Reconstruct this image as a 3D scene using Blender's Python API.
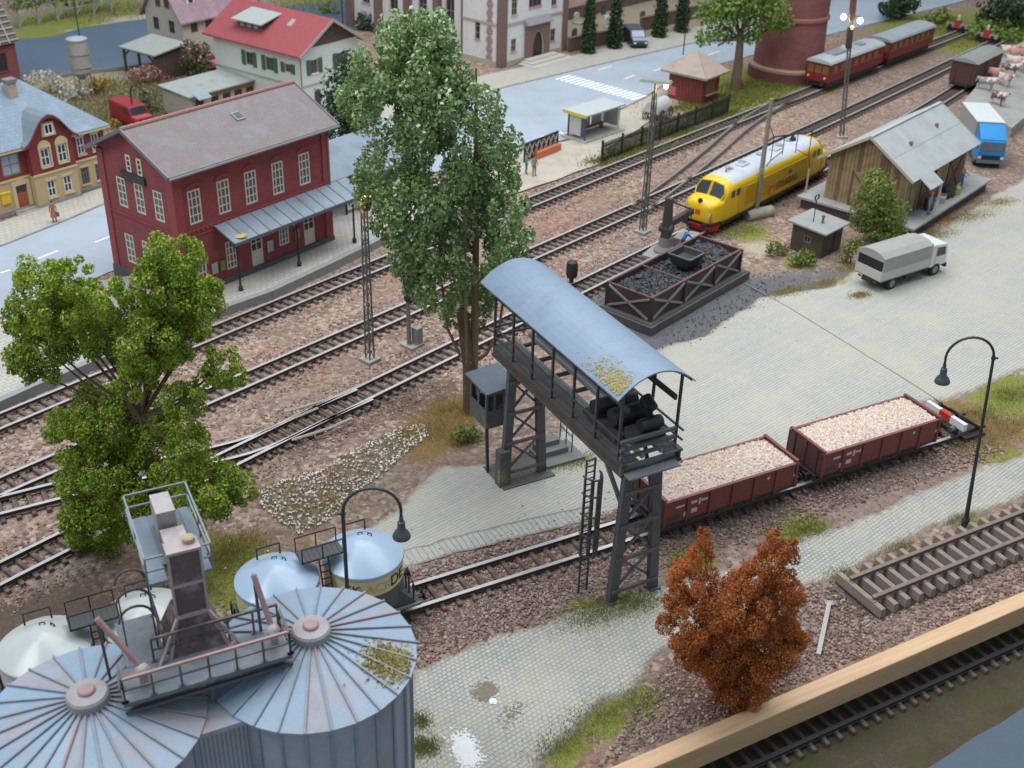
import bpy, bmesh, math, random
import numpy as np
from mathutils import Vector, Matrix
from math import sin, cos, pi, radians, atan2, hypot
random.seed(7); rng = np.random.default_rng(11)
scene = bpy.context.scene
for o in list(bpy.data.objects): bpy.data.objects.remove(o)
COL = scene.collection
# ------------------------------------------------------------------ camera
CF, CTH, CRO, CH = 1157.93, 0.528026, 0.031293, 35.554
_fw = Vector((0, cos(CTH), -sin(CTH))); _r = Vector((1, 0, 0)); _up = _r.cross(_fw)
_r2 = _r*cos(CRO) + _up*sin(CRO); _u2 = -_r*sin(CRO) + _up*cos(CRO)
cam_d = bpy.data.cameras.new('camera'); cam = bpy.data.objects.new('camera', cam_d); COL.objects.link(cam)
mw = Matrix((( _r2.x, _u2.x, -_fw.x, 0), (_r2.y, _u2.y, -_fw.y, 0), (_r2.z, _u2.z, -_fw.z, CH), (0, 0, 0, 1)))
cam.matrix_world = mw
cam_d.sensor_width = 36; cam_d.lens = CF/1024*36; cam_d.clip_end = 2000; cam_d.clip_start = 0.5
cam_d.dof.use_dof = True; cam_d.dof.focus_distance = 56; cam_d.dof.aperture_fstop = 0.30
scene.camera = cam
def at(px, py, z=0.0):
    """point of the layout at height z on the sight line through a photograph pixel"""
    d = _fw + _r2*((px-512)/CF) - _u2*((py-384)/CF)
    return Vector((0, 0, CH)) + d*((z-CH)/d.z)
def aty(px, py, Y):
    d = _fw + _r2*((px-512)/CF) - _u2*((py-384)/CF)
    return Vector((0, 0, CH)) + d*(Y/d.y)
# ------------------------------------------------------------------ light (exhibition hall: big soft overhead lighting)
world = bpy.data.worlds.new('World'); scene.world = world; world.use_nodes = True
bg = world.node_tree.nodes['Background']; bg.inputs[0].default_value = (0.76, 0.91, 1.06, 1); bg.inputs[1].default_value = 0.25
def area(name, loc, target, sx, sy, watts, col):
    l = bpy.data.lights.new(name, 'AREA'); l.shape = 'RECTANGLE'; l.size = sx; l.size_y = sy; l.energy = watts; l.color = col
    o = bpy.data.objects.new(name, l); COL.objects.link(o); o.location = loc
    o.rotation_euler = (Vector(target)-Vector(loc)).to_track_quat('-Z', 'Y').to_euler(); return o
area('hall_ceiling_light', (5, 95, 100), (5, 95, 0), 120, 110, 101000, (0.985, 0.99, 1.0))
area('hall_window_light', (-55, 20, 85), (0, 60, 0), 40, 40, 27000, (0.95, 0.985, 1.03))
scene.view_settings.view_transform = 'Standard'; scene.view_settings.look = 'None'
scene.view_settings.exposure = 0.66; scene.view_settings.gamma = 1.0; scene.view_settings.use_curve_mapping = False
scene.render.resolution_x = 1024; scene.render.resolution_y = 768
scene.render.engine = 'CYCLES'
# ------------------------------------------------------------------ mesh helpers
class MB:
    def __init__(s): s.v = []; s.f = []; s.m = []
    def quad(s, pts, mi=0):
        b = len(s.v); s.v += [tuple(p) for p in pts]; s.f.append(tuple(range(b, b+len(pts)))); s.m.append(mi); return s
    def hexa(s, P, mi=0):       # 8 points: bottom 0-3 ccw, top 4-7
        b = len(s.v); s.v += [tuple(p) for p in P]
        for q in ((3,2,1,0),(4,5,6,7),(0,1,5,4),(1,2,6,5),(2,3,7,6),(3,0,4,7)):
            s.f.append(tuple(b+i for i in q)); s.m.append(mi)
        return s
    def box(s, x0, y0, z0, x1, y1, z1, mi=0):
        return s.hexa([(x0,y0,z0),(x1,y0,z0),(x1,y1,z0),(x0,y1,z0),(x0,y0,z1),(x1,y0,z1),(x1,y1,z1),(x0,y1,z1)], mi)
    def bar(s, p, q, w, h=None, mi=0, up=(0,0,1)):
        p = Vector(p); q = Vector(q); h = h or w; d = (q-p).normalized(); u = Vector(up)
        if abs(d.dot(u)) > .95: u = Vector((1,0,0)) if abs(d.x) < .9 else Vector((0,1,0))
        a = d.cross(u).normalized(); c = a.cross(d).normalized(); a = a*w/2; c = c*h/2
        return s.hexa([p-a-c, p+a-c, q+a-c, q-a-c, p-a+c, p+a+c, q+a+c, q-a+c], mi)
    def tube(s, pts, r, n=8, mi=0, caps=True):
        pts = [Vector(p) for p in pts]; rr = r if isinstance(r, (list, tuple)) else [r]*len(pts)
        b = len(s.v); pu = None
        for i, p in enumerate(pts):
            d = (pts[min(i+1, len(pts)-1)]-pts[max(i-1, 0)]).normalized()
            if pu is None:
                u = Vector((0,0,1)) if abs(d.z) < .9 else Vector((1,0,0)); pu = d.cross(u).normalized()
            a = (pu - d*pu.dot(d)).normalized(); c = d.cross(a); pu = a
            for k in range(n):
                t = 2*pi*k/n; s.v.append(tuple(p + a*cos(t)*rr[i] + c*sin(t)*rr[i]))
        for i in range(len(pts)-1):
            for k in range(n):
                k2 = (k+1) % n
                s.f.append((b+i*n+k, b+i*n+k2, b+(i+1)*n+k2, b+(i+1)*n+k)); s.m.append(mi)
        if caps:
            s.f.append(tuple(b+k for k in reversed(range(n)))); s.m.append(mi)
            e = b+(len(pts)-1)*n; s.f.append(tuple(e+k for k in range(n))); s.m.append(mi)
        return s
    def lathe(s, prof, n=24, c=(0,0,0), mi=0, a0=0.0, a1=2*pi):
        full = abs(a1-a0-2*pi) < 1e-6; b = len(s.v); m = n if full else n+1
        for r, z in prof:
            for k in range(m):
                t = a0+(a1-a0)*k/n; s.v.append((c[0]+r*cos(t), c[1]+r*sin(t), c[2]+z))
        for i in range(len(prof)-1):
            for k in range(n):
                k2 = (k+1) % m
                s.f.append((b+i*m+k, b+i*m+k2, b+(i+1)*m+k2, b+(i+1)*m+k)); s.m.append(mi)
        if full:
            if prof[0][0] > 1e-6: s.f.append(tuple(b+k for k in reversed(range(m)))); s.m.append(mi)
            if prof[-1][0] > 1e-6: s.f.append(tuple(b+(len(prof)-1)*m+k for k in range(m))); s.m.append(mi)
        return s
    def prism(s, poly, vec, mi=0):
        poly = [Vector(p) for p in poly]; vec = Vector(vec); n = len(poly); b = len(s.v)
        nrm = Vector((0,0,0))
        for i in range(n): nrm += poly[i].cross(poly[(i+1) % n])
        if nrm.dot(vec) < 0: poly.reverse()
        s.v += [tuple(p) for p in poly]+[tuple(p+vec) for p in poly]
        s.f.append(tuple(b+i for i in reversed(range(n)))); s.m.append(mi)
        s.f.append(tuple(b+n+i for i in range(n))); s.m.append(mi)
        for i in range(n):
            j = (i+1) % n; s.f.append((b+i, b+j, b+n+j, b+n+i)); s.m.append(mi)
        return s
    def ball(s, c, r, n=8, mi=0, sz=1.0):
        prof = [(r*sin(pi*i/n), -r*cos(pi*i/n)*sz) for i in range(n+1)]; prof[0] = (0.0, prof[0][1]); prof[-1] = (0.0, prof[-1][1])
        return s.lathe(prof, max(8, n), c, mi)
    def facade(s, o, dx, w, h, ops, depth=.15, mi=0):
        """wall rectangle with real openings; outward normal = dx cross z"""
        o = Vector(o); dx = Vector(dx).normalized(); n = dx.cross(Vector((0,0,1)))
        P = lambda x, z, d=0: o+dx*x+Vector((0,0,z))-n*d
        xs = sorted({0, w, *[a for q in ops for a in (q[0], q[2])]}); zs = sorted({0, h, *[a for q in ops for a in (q[1], q[3])]})
        for i in range(len(xs)-1):
            for j in range(len(zs)-1):
                cx = (xs[i]+xs[i+1])/2; cz = (zs[j]+zs[j+1])/2
                if any(q[0] < cx < q[2] and q[1] < cz < q[3] for q in ops): continue
                s.quad([P(xs[i], zs[j]), P(xs[i+1], zs[j]), P(xs[i+1], zs[j+1]), P(xs[i], zs[j+1])], mi)
        for x0, z0, x1, z1 in [q[:4] for q in ops]:
            s.quad([P(x0,z0), P(x1,z0), P(x1,z0,depth), P(x0,z0,depth)], mi); s.quad([P(x1,z1), P(x0,z1), P(x0,z1,depth), P(x1,z1,depth)], mi)
            s.quad([P(x0,z1), P(x0,z0), P(x0,z0,depth), P(x0,z1,depth)], mi); s.quad([P(x1,z0), P(x1,z1), P(x1,z1,depth), P(x1,z0,depth)], mi)
        return s
    def mesh(s, name, mats, smooth=False):
        me = bpy.data.meshes.new(name); me.from_pydata(s.v, [], s.f)
        for m in (mats if isinstance(mats, (list, tuple)) else [mats]): me.materials.append(m)
        me.polygons.foreach_set('material_index', s.m)
        if smooth: me.polygons.foreach_set('use_smooth', [True]*len(s.f))
        me.update()
        if smooth: 
            try: me.set_sharp_from_angle(angle=radians(40))
            except Exception: pass
        return me
    def build(s, name, mats, parent=None, kind=None, smooth=False, loc=None, rz=0):
        return link(name, s.mesh(name, mats, smooth), parent, kind, loc, rz)
def link(name, me, parent=None, kind=None, loc=None, rz=0):
    o = bpy.data.objects.new(name, me); COL.objects.link(o)
    if parent is not None: o.parent = parent
    if kind: o['kind'] = kind
    if loc is not None: o.location = loc
    if rz: o.rotation_euler = (0, 0, rz)
    return o
def tag(o, label=None, cat=None, group=None, kind=None):
    for k, v in (('label', label), ('category', cat), ('group', group), ('kind', kind)):
        if v: o[k] = v
    return o
def thing(name, label, cat, loc=(0,0,0), rz=0, group=None):
    o = bpy.data.objects.new(name, None); COL.objects.link(o); o.location = loc; o.rotation_euler = (0,0,rz); o.empty_display_size = .3
    return tag(o, label, cat, group)
def kids(o): return [c for c in bpy.data.objects if c.parent == o]
def dup(o, loc, rz, label, group=None, parent=None):
    c = o.copy(); COL.objects.link(c)
    if parent is None:
        c.location = loc; c.rotation_euler = (0,0,rz); c['label'] = label
        if group: c['group'] = group
    else: c.parent = parent
    for k in kids(o): dup(k, None, None, None, None, c)
    return c
def rot2(x, y, a): return (x*cos(a)-y*sin(a), x*sin(a)+y*cos(a))
# ------------------------------------------------------------------ materials
_mats = {}
class NT:
    def __init__(s, name):
        s.mat = bpy.data.materials.new(name); s.mat.use_nodes = True; s.t = s.mat.node_tree
        s.bsdf = s.t.nodes['Principled BSDF']; s.co = s.t.nodes.new('ShaderNodeTexCoord').outputs['Object']
    def n(s, typ, **kw):
        x = s.t.nodes.new(typ)
        for k, v in kw.items():
            if k.startswith('i_'): x.inputs[k[2:].replace('_', ' ')].default_value = v
            else: setattr(x, k, v)
        return x
    def l(s, a, b): s.t.links.new(a, b)
    def noise(s, scale, detail=4, rough=.6, co=None):
        x = s.n('ShaderNodeTexNoise', i_Scale=scale, i_Detail=detail, i_Roughness=rough); s.l(co or s.co, x.inputs['Vector']); return x.outputs['Fac']
    def ramp(s, fac, a, b, ca=(0,0,0,1), cb=(1,1,1,1)):
        x = s.n('ShaderNodeValToRGB'); e = x.color_ramp.elements; e[0].position = a; e[1].position = b; e[0].color = ca; e[1].color = cb
        s.l(fac, x.inputs[0]); return x.outputs[0]
    def mix(s, fac, a, b, typ='MIX'):
        x = s.n('ShaderNodeMix', data_type='RGBA', blend_type=typ)
        for i, v in ((0, fac), (6, a), (7, b)):
            if isinstance(v, (int, float)): x.inputs[i].default_value = v
            elif isinstance(v, tuple): x.inputs[i].default_value = (*v[:3], 1)
            else: s.l(v, x.inputs[i])
        return x.outputs[2]
    def math(s, op, a, b=0.0):
        x = s.n('ShaderNodeMath', operation=op)
        for i, v in enumerate((a, b)):
            if isinstance(v, (int, float)): x.inputs[i].default_value = v
            else: s.l(v, x.inputs[i])
        return x.outputs[0]
    def bump(s, h, strength=.3, dist=.03):
        x = s.n('ShaderNodeBump', i_Strength=strength, i_Distance=dist); s.l(h, x.inputs['Height']); s.l(x.outputs[0], s.bsdf.inputs['Normal'])
    def color(s, c): s.l(c, s.bsdf.inputs['Base Color'])
def sc(c, k): return tuple(min(1, max(0, x*k)) for x in c)
def M(name, col, rough=.6, var=.14, scale=2.5, metal=0.0, bump=.15, bscale=14, dirt=None, damt=.5, dscale=1.2, spec=None):
    if name in _mats: return _mats[name]
    t = NT(name); c = t.mix(t.noise(scale, 5), sc(col, 1-var*1.6), sc(col, 1+var*1.6))
    c = t.mix(t.ramp(t.noise(scale*9, 3), .45, .75), c, sc(col, 1-var), 'MIX') if var > .05 else c
    if dirt is not None:
        c = t.mix(t.ramp(t.noise(dscale, 6, .65), .62-damt*.3, .78-damt*.15), c, dirt)
    t.color(c); t.bsdf.inputs['Roughness'].default_value = rough; t.bsdf.inputs['Metallic'].default_value = metal
    if spec is not None: t.bsdf.inputs['Specular IOR Level'].default_value = spec
    if bump: t.bump(t.noise(bscale, 4), bump, .04)
    _mats[name] = t.mat; return t.mat
def glass(name='window_glass', col=(.03,.035,.045)):
    if name in _mats: return _mats[name]
    m = M(name, col, .12, .3, 1.5, bump=.03); return m
def emit(name, col, s):
    if name in _mats: return _mats[name]
    t = NT(name); t.bsdf.inputs['Base Color'].default_value = (*col, 1); t.bsdf.inputs['Emission Color'].default_value = (*col, 1)
    t.bsdf.inputs['Emission Strength'].default_value = s; _mats[name] = t.mat; return t.mat
def leafmat(name, dark, light, rough=.6, extra=None, ex=.9, spec=.4):
    if name in _mats: return _mats[name]
    t = NT(name); g = t.n('ShaderNodeNewGeometry').outputs['Random Per Island']
    c = t.mix(g, dark, light); c = t.mix(t.ramp(t.noise(.55, 3), .35, .7), c, t.mix(.5, c, light))
    c = t.mix(t.ramp(t.noise(1.9, 4, .7), .42, .68), c, t.mix(.65, c, sc(dark, .7)))
    if extra is not None: c = t.mix(t.ramp(t.math('FRACT', t.math('MULTIPLY', g, 37.7)), ex, ex+.01), c, extra)
    t.color(c); t.bsdf.inputs['Roughness'].default_value = rough; t.bsdf.inputs['Specular IOR Level'].default_value = spec
    tr = t.n('ShaderNodeBsdfTranslucent'); t.l(c, tr.inputs['Color']); mx = t.n('ShaderNodeMixShader'); mx.inputs[0].default_value = .25
    t.l(t.bsdf.outputs[0], mx.inputs[1]); t.l(tr.outputs[0], mx.inputs[2]); t.l(mx.outputs[0], t.t.nodes['Material Output'].inputs['Surface'])
    _mats[name] = t.mat; return t.mat
def brickmat(name, col, mortar, bw=.5, rh=.16, rough=.8, var=.12, rot=(0,0,0), dirt=None, damt=.4, bstr=.25, ms=.015):
    if name in _mats: return _mats[name]
    t = NT(name); mp = t.n('ShaderNodeMapping'); mp.inputs['Rotation'].default_value = rot; t.l(t.co, mp.inputs['Vector'])
    b = t.n('ShaderNodeTexBrick'); t.l(mp.outputs[0], b.inputs['Vector'])
    for k, v in (('Scale', 1.0), ('Brick Width', bw), ('Row Height', rh), ('Mortar Size', ms), ('Mortar Smooth', .3), ('Bias', 0.0)): b.inputs[k].default_value = v
    b.inputs['Color1'].default_value = (*sc(col, 1-var), 1); b.inputs['Color2'].default_value = (*sc(col, 1+var), 1); b.inputs['Mortar'].default_value = (*mortar, 1)
    c = t.mix(t.ramp(t.noise(1.1, 6), .3, .75), b.outputs['Color'], t.mix(.55, b.outputs['Color'], sc(col, .8)))
    if dirt is not None: c = t.mix(t.ramp(t.noise(.7, 7, .65), .62-damt*.3, .8-damt*.15), c, dirt)
    t.color(c); t.bsdf.inputs['Roughness'].default_value = rough
    h = t.math('ADD', t.math('MULTIPLY', b.outputs['Fac'], -1.0), t.math('MULTIPLY', t.noise(30, 3), .5)); t.bump(h, bstr, .03)
    _mats[name] = t.mat; return t.mat
# shared palette
steel_dark = M('dark_steel', (.060,.066,.072), .5, .3, 3, bump=.1, dirt=(.12,.075,.055), damt=.35)
steel_grey = M('blue_grey_steel', (.115,.135,.15), .5, .2, 3, bump=.08, dirt=(.16,.10,.08), damt=.3)
black = M('black_paint', (.025,.025,.028), .55, .3)
rubber = M('tyre_rubber', (.03,.03,.03), .85, .2)
white = M('white_paint', (.72,.73,.72), .5, .06)
concrete = M('pale_concrete', (.36,.36,.33), .85, .12, 2, bump=.3, dirt=(.25,.24,.2), damt=.4)
wood = M('weathered_wood', (.20,.15,.105), .85, .25, 4)
rust = M('rusty_iron', (.20,.095,.06), .8, .25, 4)
red_paint = M('red_paint', (.55,.03,.025), .4, .1)
GL = glass()
# ------------------------------------------------------------------ ground helpers
def inside(poly, X, Y):
    r = np.zeros(X.shape, bool); n = len(poly); j = n-1
    for i in range(n):
        xi, yi = poly[i]; xj, yj = poly[j]
        c = ((yi > Y) != (yj > Y)) & (X < (xj-xi)*(Y-yi)/((yj-yi) if abs(yj-yi) > 1e-12 else 1e-12)+xi); r ^= c; j = i
    return r
def segdist(poly, X, Y):
    D = np.full(X.shape, 1e9); PX = np.zeros(X.shape); PY = np.zeros(X.shape); n = len(poly)
    for i in range(n):
        ax, ay = poly[i]; bx, by = poly[(i+1) % n]; dx, dy = bx-ax, by-ay; L = dx*dx+dy*dy+1e-12
        t = np.clip(((X-ax)*dx+(Y-ay)*dy)/L, 0, 1); qx, qy = ax+t*dx, ay+t*dy; d = np.hypot(X-qx, Y-qy)
        m = d < D; D[m] = d[m]; PX[m] = qx[m]; PY[m] = qy[m]
    return D, PX, PY
def px2d(pts, z=0.0): return [tuple(at(x, y, z)[:2]) for x, y in pts]
def densify(poly, step, amp):
    out = []; n = len(poly)
    for i in range(n):
        a, b = poly[i], poly[(i+1) % n]; L = hypot(b[0]-a[0], b[1]-a[1]); k = max(1, int(L/step))
        for j in range(k):
            t = j/k; out.append([a[0]+(b[0]-a[0])*t, a[1]+(b[1]-a[1])*t])
    if amp:
        n = len(out); ns = rng.normal(0, 1, (n, 2)); ns = (ns+np.roll(ns, 1, 0)+np.roll(ns, -1, 0))/1.7
        out = [[p[0]+ns[i][0]*amp, p[1]+ns[i][1]*amp] for i, p in enumerate(out)]
    return out
def sheet(name, poly, z, mat, step=.5, amp=0.0, kind='structure', skirt=.0):
    poly = densify(poly, step*1.2, amp); P = np.array(poly)
    x0, y0 = P.min(0)-step; x1, y1 = P.max(0)+step
    xs = np.arange(x0, x1+step, step); ys = np.arange(y0, y1+step, step); X, Y = np.meshgrid(xs, ys)
    cx, cy = (X[:-1, :-1]+step/2), (Y[:-1, :-1]+step/2); keep = inside(poly, cx, cy)
    nx = len(xs); use = np.zeros(X.shape, int)
    for a, b in ((0, 0), (0, 1), (1, 0), (1, 1)):
        use[a:a+keep.shape[0], b:b+keep.shape[1]] += keep
    D, PX, PY = segdist(poly, X, Y); bd = (use > 0) & (use < 4)
    X2 = np.where(bd, PX, X); Y2 = np.where(bd, PY, Y); D = np.where(bd, 0, D)
    idx = -np.ones(X.shape, int); m = use > 0; idx[m] = np.arange(m.sum())
    V = np.stack([X2[m], Y2[m], np.where(bd[m], z-skirt, z)], 1)
    jj, ii = np.nonzero(keep); F = np.stack([idx[jj, ii], idx[jj, ii+1], idx[jj+1, ii+1], idx[jj+1, ii]], 1)
    me = npmesh(name, V, F, mat); a = me.attributes.new('edge', 'FLOAT', 'POINT'); a.data.foreach_set('value', D[m].astype(np.float32))
    o = link(name, me, None, kind); return o
def npmesh(name, V, F, mat, smooth=False):
    me = bpy.data.meshes.new(name); V = np.asarray(V, np.float32); F = np.asarray(F, np.int32); k = F.shape[1]
    me.vertices.add(len(V)); me.vertices.foreach_set('co', V.ravel()); me.loops.add(F.size); me.loops.foreach_set('vertex_index', F.ravel())
    me.polygons.add(len(F)); me.polygons.foreach_set('loop_start', np.arange(0, F.size, k, dtype=np.int32)); me.polygons.foreach_set('loop_total', np.full(len(F), k, np.int32))
    me.polygons.foreach_set('use_smooth', np.full(len(F), smooth)); me.update(); me.validate(); me.materials.append(mat); return me
_oct = np.array([(1,0,0),(0,1,0),(-1,0,0),(0,-1,0),(0,0,1),(0,0,-1)], float); _of = np.array([(0,1,4),(1,2,4),(2,3,4),(3,0,4),(1,0,5),(2,1,5),(3,2,5),(0,3,5)])
def stones(name, pos, size, mat, parent=None, kind='stuff', flat=.7, jit=.35):
    pos = np.asarray(pos, float); n = len(pos); s = size*(1+rng.uniform(-.45, .6, (n, 1, 1)))
    q = rng.uniform(-1, 1, (n, 6, 3))*jit; V = (_oct[None]+q)*s; ang = rng.uniform(0, 6.28, n); c, d = np.cos(ang)[:, None], np.sin(ang)[:, None]
    x = V[:, :, 0]*c-V[:, :, 1]*d; y = V[:, :, 0]*d+V[:, :, 1]*c; V = np.stack([x, y, V[:, :, 2]*flat], 2)+pos[:, None, :]
    F = (_of[None]+6*np.arange(n)[:, None, None]).reshape(-1, 3); return link(name, npmesh(name, V.reshape(-1, 3), F, mat), parent, kind)
def leaves_geo(pos, nrm, size, asp=1.5, jit=.8):
    n = len(pos); nr = nrm+rng.normal(0, jit, (n, 3)); nr /= np.linalg.norm(nr, axis=1)[:, None]+1e-9
    t = rng.normal(0, 1, (n, 3)); t -= nr*(t*nr).sum(1)[:, None]; t /= np.linalg.norm(t, axis=1)[:, None]+1e-9; b = np.cross(nr, t)
    s = (size*rng.uniform(.6, 1.4, n))[:, None]; t = t*s*asp/2; b = b*s/2
    V = np.stack([pos-t, pos+b, pos+t, pos-b], 1).reshape(-1, 3); return V, np.arange(4*n).reshape(-1, 4)
def blades(name, pos, h, w, mat, parent=None, kind='stuff', lean=.35):
    pos = np.asarray(pos, float); n = len(pos); a = rng.uniform(0, 6.28, n); hh = h*rng.uniform(.5, 1.3, n)
    dx = np.stack([np.cos(a), np.sin(a), np.zeros(n)], 1)*w/2; tip = pos+np.stack([rng.normal(0, lean, n)*hh, rng.normal(0, lean, n)*hh, hh], 1)
    V = np.stack([pos-dx, pos+dx, tip], 1).reshape(-1, 3); return link(name, npmesh(name, V, np.arange(3*n).reshape(-1, 3), mat), parent, kind)
def scatter(poly, n):
    P = np.array(poly); x0, y0 = P.min(0); x1, y1 = P.max(0); out = np.zeros((0, 2))
    while len(out) < n:
        q = rng.uniform((x0, y0), (x1, y1), (n*2, 2)); out = np.concatenate([out, q[inside(poly, q[:, 0], q[:, 1])]])
    return out[:n]
# ------------------------------------------------------------------ ground sheet with soil zones
def ground_mat():
    t = NT('ballast_and_soil')
    v = t.n('ShaderNodeTexVoronoi', i_Scale=4.2); t.l(t.co, v.inputs['Vector'])
    vr = t.n('ShaderNodeSeparateColor'); t.l(v.outputs['Color'], vr.inputs[0])
    cr = t.n('ShaderNodeValToRGB'); t.l(vr.outputs[0], cr.inputs[0]); e = cr.color_ramp.elements
    e[0].position = 0; e[0].color = (.145,.10,.078,1); e[1].position = 1; e[1].color = (.54,.415,.345,1)
    for p_, c_ in ((.35, (.255,.175,.138,1)), (.7, (.365,.255,.20,1))): x = e.new(p_); x.color = c_
    tone = t.mix(t.ramp(t.noise(.13, 5), .38, .62), cr.outputs[0], t.mix(.6, cr.outputs[0], (.235,.18,.145)))
    tone = t.mix(t.ramp(t.noise(.09, 4), .52, .66), tone, t.mix(.5, tone, (.30,.145,.10)))
    dusty = t.mix(t.ramp(t.noise(.5, 6, .7), .52, .78), tone, (.35,.285,.22))
    at1 = t.n('ShaderNodeAttribute', attribute_name='zone'); sp = t.n('ShaderNodeSeparateColor'); t.l(at1.outputs['Color'], sp.inputs[0])
    at2 = t.n('ShaderNodeAttribute', attribute_name='zone2'); sp2 = t.n('ShaderNodeSeparateColor'); t.l(at2.outputs['Color'], sp2.inputs[0])
    nz = t.math('SUBTRACT', t.noise(1.7, 8, .75), .5); nf = t.math('SUBTRACT', t.noise(9, 4, .7), .5); nn = t.math('ADD', t.math('MULTIPLY', nz, 1.3), t.math('MULTIPLY', nf, .8))
    def msk(ch): return t.ramp(t.math('ADD', ch, t.math('MULTIPLY', nn, t.math('MINIMUM', t.math('MULTIPLY', ch, 6.0), 1.0))), .38, .62)
    def two(a, b, s=7): return t.mix(t.ramp(t.noise(s, 5, .7), .35, .65), a, b)
    c = dusty
    purple = two((.20,.145,.125), (.34,.26,.225), 9)
    c = t.mix(t.math('MULTIPLY', msk(sp2.outputs[1]), .6), c, purple)
    c = t.mix(msk(at2.outputs['Alpha']), c, two((.50,.44,.33), (.40,.36,.27)))
    c = t.mix(msk(sp2.outputs[0]), c, two((.36,.30,.21), (.25,.22,.12), 5))
    c = t.mix(msk(sp.outputs[1]), c, two((.20,.125,.045), (.29,.19,.07)))
    c = t.mix(msk(sp.outputs[0]), c, two((.15,.19,.035), (.30,.29,.07)))
    c = t.mix(msk(sp.outputs[2]), c, two((.075,.078,.085), (.19,.195,.205), 12))
    c = t.mix(msk(at1.outputs['Alpha']), c, two((.10,.075,.058), (.17,.12,.09)))
    t.color(c); t.bsdf.inputs['Roughness'].default_value = .9; t.bsdf.inputs['Specular IOR Level'].default_value = .25
    h = t.math('ADD', t.math('MULTIPLY', v.outputs['Distance'], -1.0), t.math('MULTIPLY', t.noise(22, 4), .6)); t.bump(h, .8, .09)
    return t.mat
# zones: px, py, radius in metres, weight   R green grass | G orange moss | B dark coal dust | A dark soil and painted shade under the loose track ; second: R garden earth | G purple ballast | A pale sand
Zn = {'R': [(690,560,1.3,.9),(640,612,1.6,.9),(585,612,1.0,.9),(550,472,1.4,.85),(575,462,1.2,.8),(520,476,1.0,.7),(225,560,2.0,.8),(240,590,1.6,.8),(205,585,1.3,.8),(180,560,1.5,.7),(805,527,1.4,.9),(780,535,.9,.7),(560,745,1.4,.7),(600,715,1.5,.75),(640,700,1.3,.6),(425,750,1.0,.9),(420,715,.8,.8),(860,205,2,.7),(745,232,2.2,.75),(800,262,1.6,.7),(855,270,1.2,.6),(700,100,3.5,1),(740,95,5,1),(760,80,5,1),(800,85,4,1),(725,85,4,1),(640,150,2.5,.9),(600,158,2.0,.9),(680,132,2.5,.9),(720,112,2.5,.9),(575,168,1.2,.6),(890,70,3,.4),(150,290,2,.4),(240,310,1.5,.35),(480,285,2,.35),(620,190,2.5,.4),(770,130,2.5,.35),(1000,300,1.,.3),(1000,400,2.2,.75),(1020,390,2.4,.8),(1000,455,1.5,.6),(940,25,8,.9),(985,45,8,.9),(1010,25,9,1),(900,30,5,.7),(720,588,.9,.6),(840,560,.9,.5),(60,20,6,.9),(30,35,5,.8),(100,8,6,.9),(180,5,6,.8),(320,4,6,.8),(400,12,6,.8),(960,200,1.2,.5),(1000,205,1.5,.6),(870,610,.8,.6),(845,575,1.,.5),(970,515,.8,.6),(310,280,1.5,.3)],
 'G': [(455,410,2.0,.95),(435,432,2.2,.9),(480,405,1.5,.8),(420,450,1.6,.7),(500,470,1.0,.6),(235,575,1.6,.7),(215,545,1.4,.75),(250,545,1.2,.7),(195,570,1.6,.6),(975,420,2.0,.8),(955,410,1.5,.8),(990,450,2.0,.7),(1015,430,2,.6),(930,232,1.8,.6),(980,205,2,.55),(950,220,1.4,.6),(265,560,1.0,.7),(330,505,1.3,.5),(300,540,1.2,.5),(690,700,1.0,.4),(750,225,1.6,.4)],
 'B': [(700,325,3.2,.9),(660,345,3.,.9),(740,300,3.0,.9),(770,290,2.6,.8),(720,310,3,.9),(640,350,2.0,.8),(800,285,3.0,.65),(830,278,2.6,.6),(600,300,3.0,.75),(620,280,3,.7),(590,320,2.4,.7),(560,300,2,.6),(640,265,2.4,.6),(610,345,2,.7),(985,160,4,.5),(960,140,4,.5),(640,250,2,.5)],
 'A': [(870,588,1.3,.9),(905,575,1.3,.9),(940,560,1.3,.9),(975,546,1.3,.9),(1010,532,1.3,.9),(855,600,1.2,.8),(735,690,2.0,.9),(700,690,1.8,.85),(760,670,2.0,.7),(680,680,1.4,.6),(430,360,2.4,.55),(400,400,2.5,.6),(350,420,2.5,.5),(300,440,2.5,.55),(150,600,2.4,.6),(60,620,3,.8),(10,640,3,.8),(440,390,2,.6),(990,420,1.6,.4),(0,600,3,.4),(100,590,2.5,.5)]}  # leading entries paint in shade between the loose track's sleepers
Z2 = {'R': [(x, y, 6, 1) for x in range(40, 300, 28) for y in (85, 100, 118, 135)]+[(560,30,6,1),(600,25,8,1),(640,20,8,1),(690,15,8,1),(270,90,6,1),(320,120,5,1),(300,60,6,1)],
 'G': [(x, 727-.311*x+dy, 1.6, .9) for x in range(340, 960, 22) for dy in (-32, 32)]+[(x, 727-.311*x+52, 1.2, .6) for x in range(430, 960, 22)]+[(840,605,2,.8),(900,600,1.5,.7),(980,570,1.5,.7),(820,620,1.5,.7)],
 'A': [(600,30,5,.8),(625,22,5,.8),(580,40,3,.7),(650,28,4,.6),(330,510,1.6,.5),(760,248,2,.6),(790,290,1.5,.3),(470,395,.8,.3),(60,45,7,.5),(90,28,5,.8),(140,20,5,.7),(30,40,5,.6),(690,690,.8,.3)]}
BO = at(700, 729, .6); BD = Vector((cos(.512), sin(.512), 0)); BN = Vector((-sin(.512), cos(.512), 0))   # inner edge of the wooden board
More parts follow.
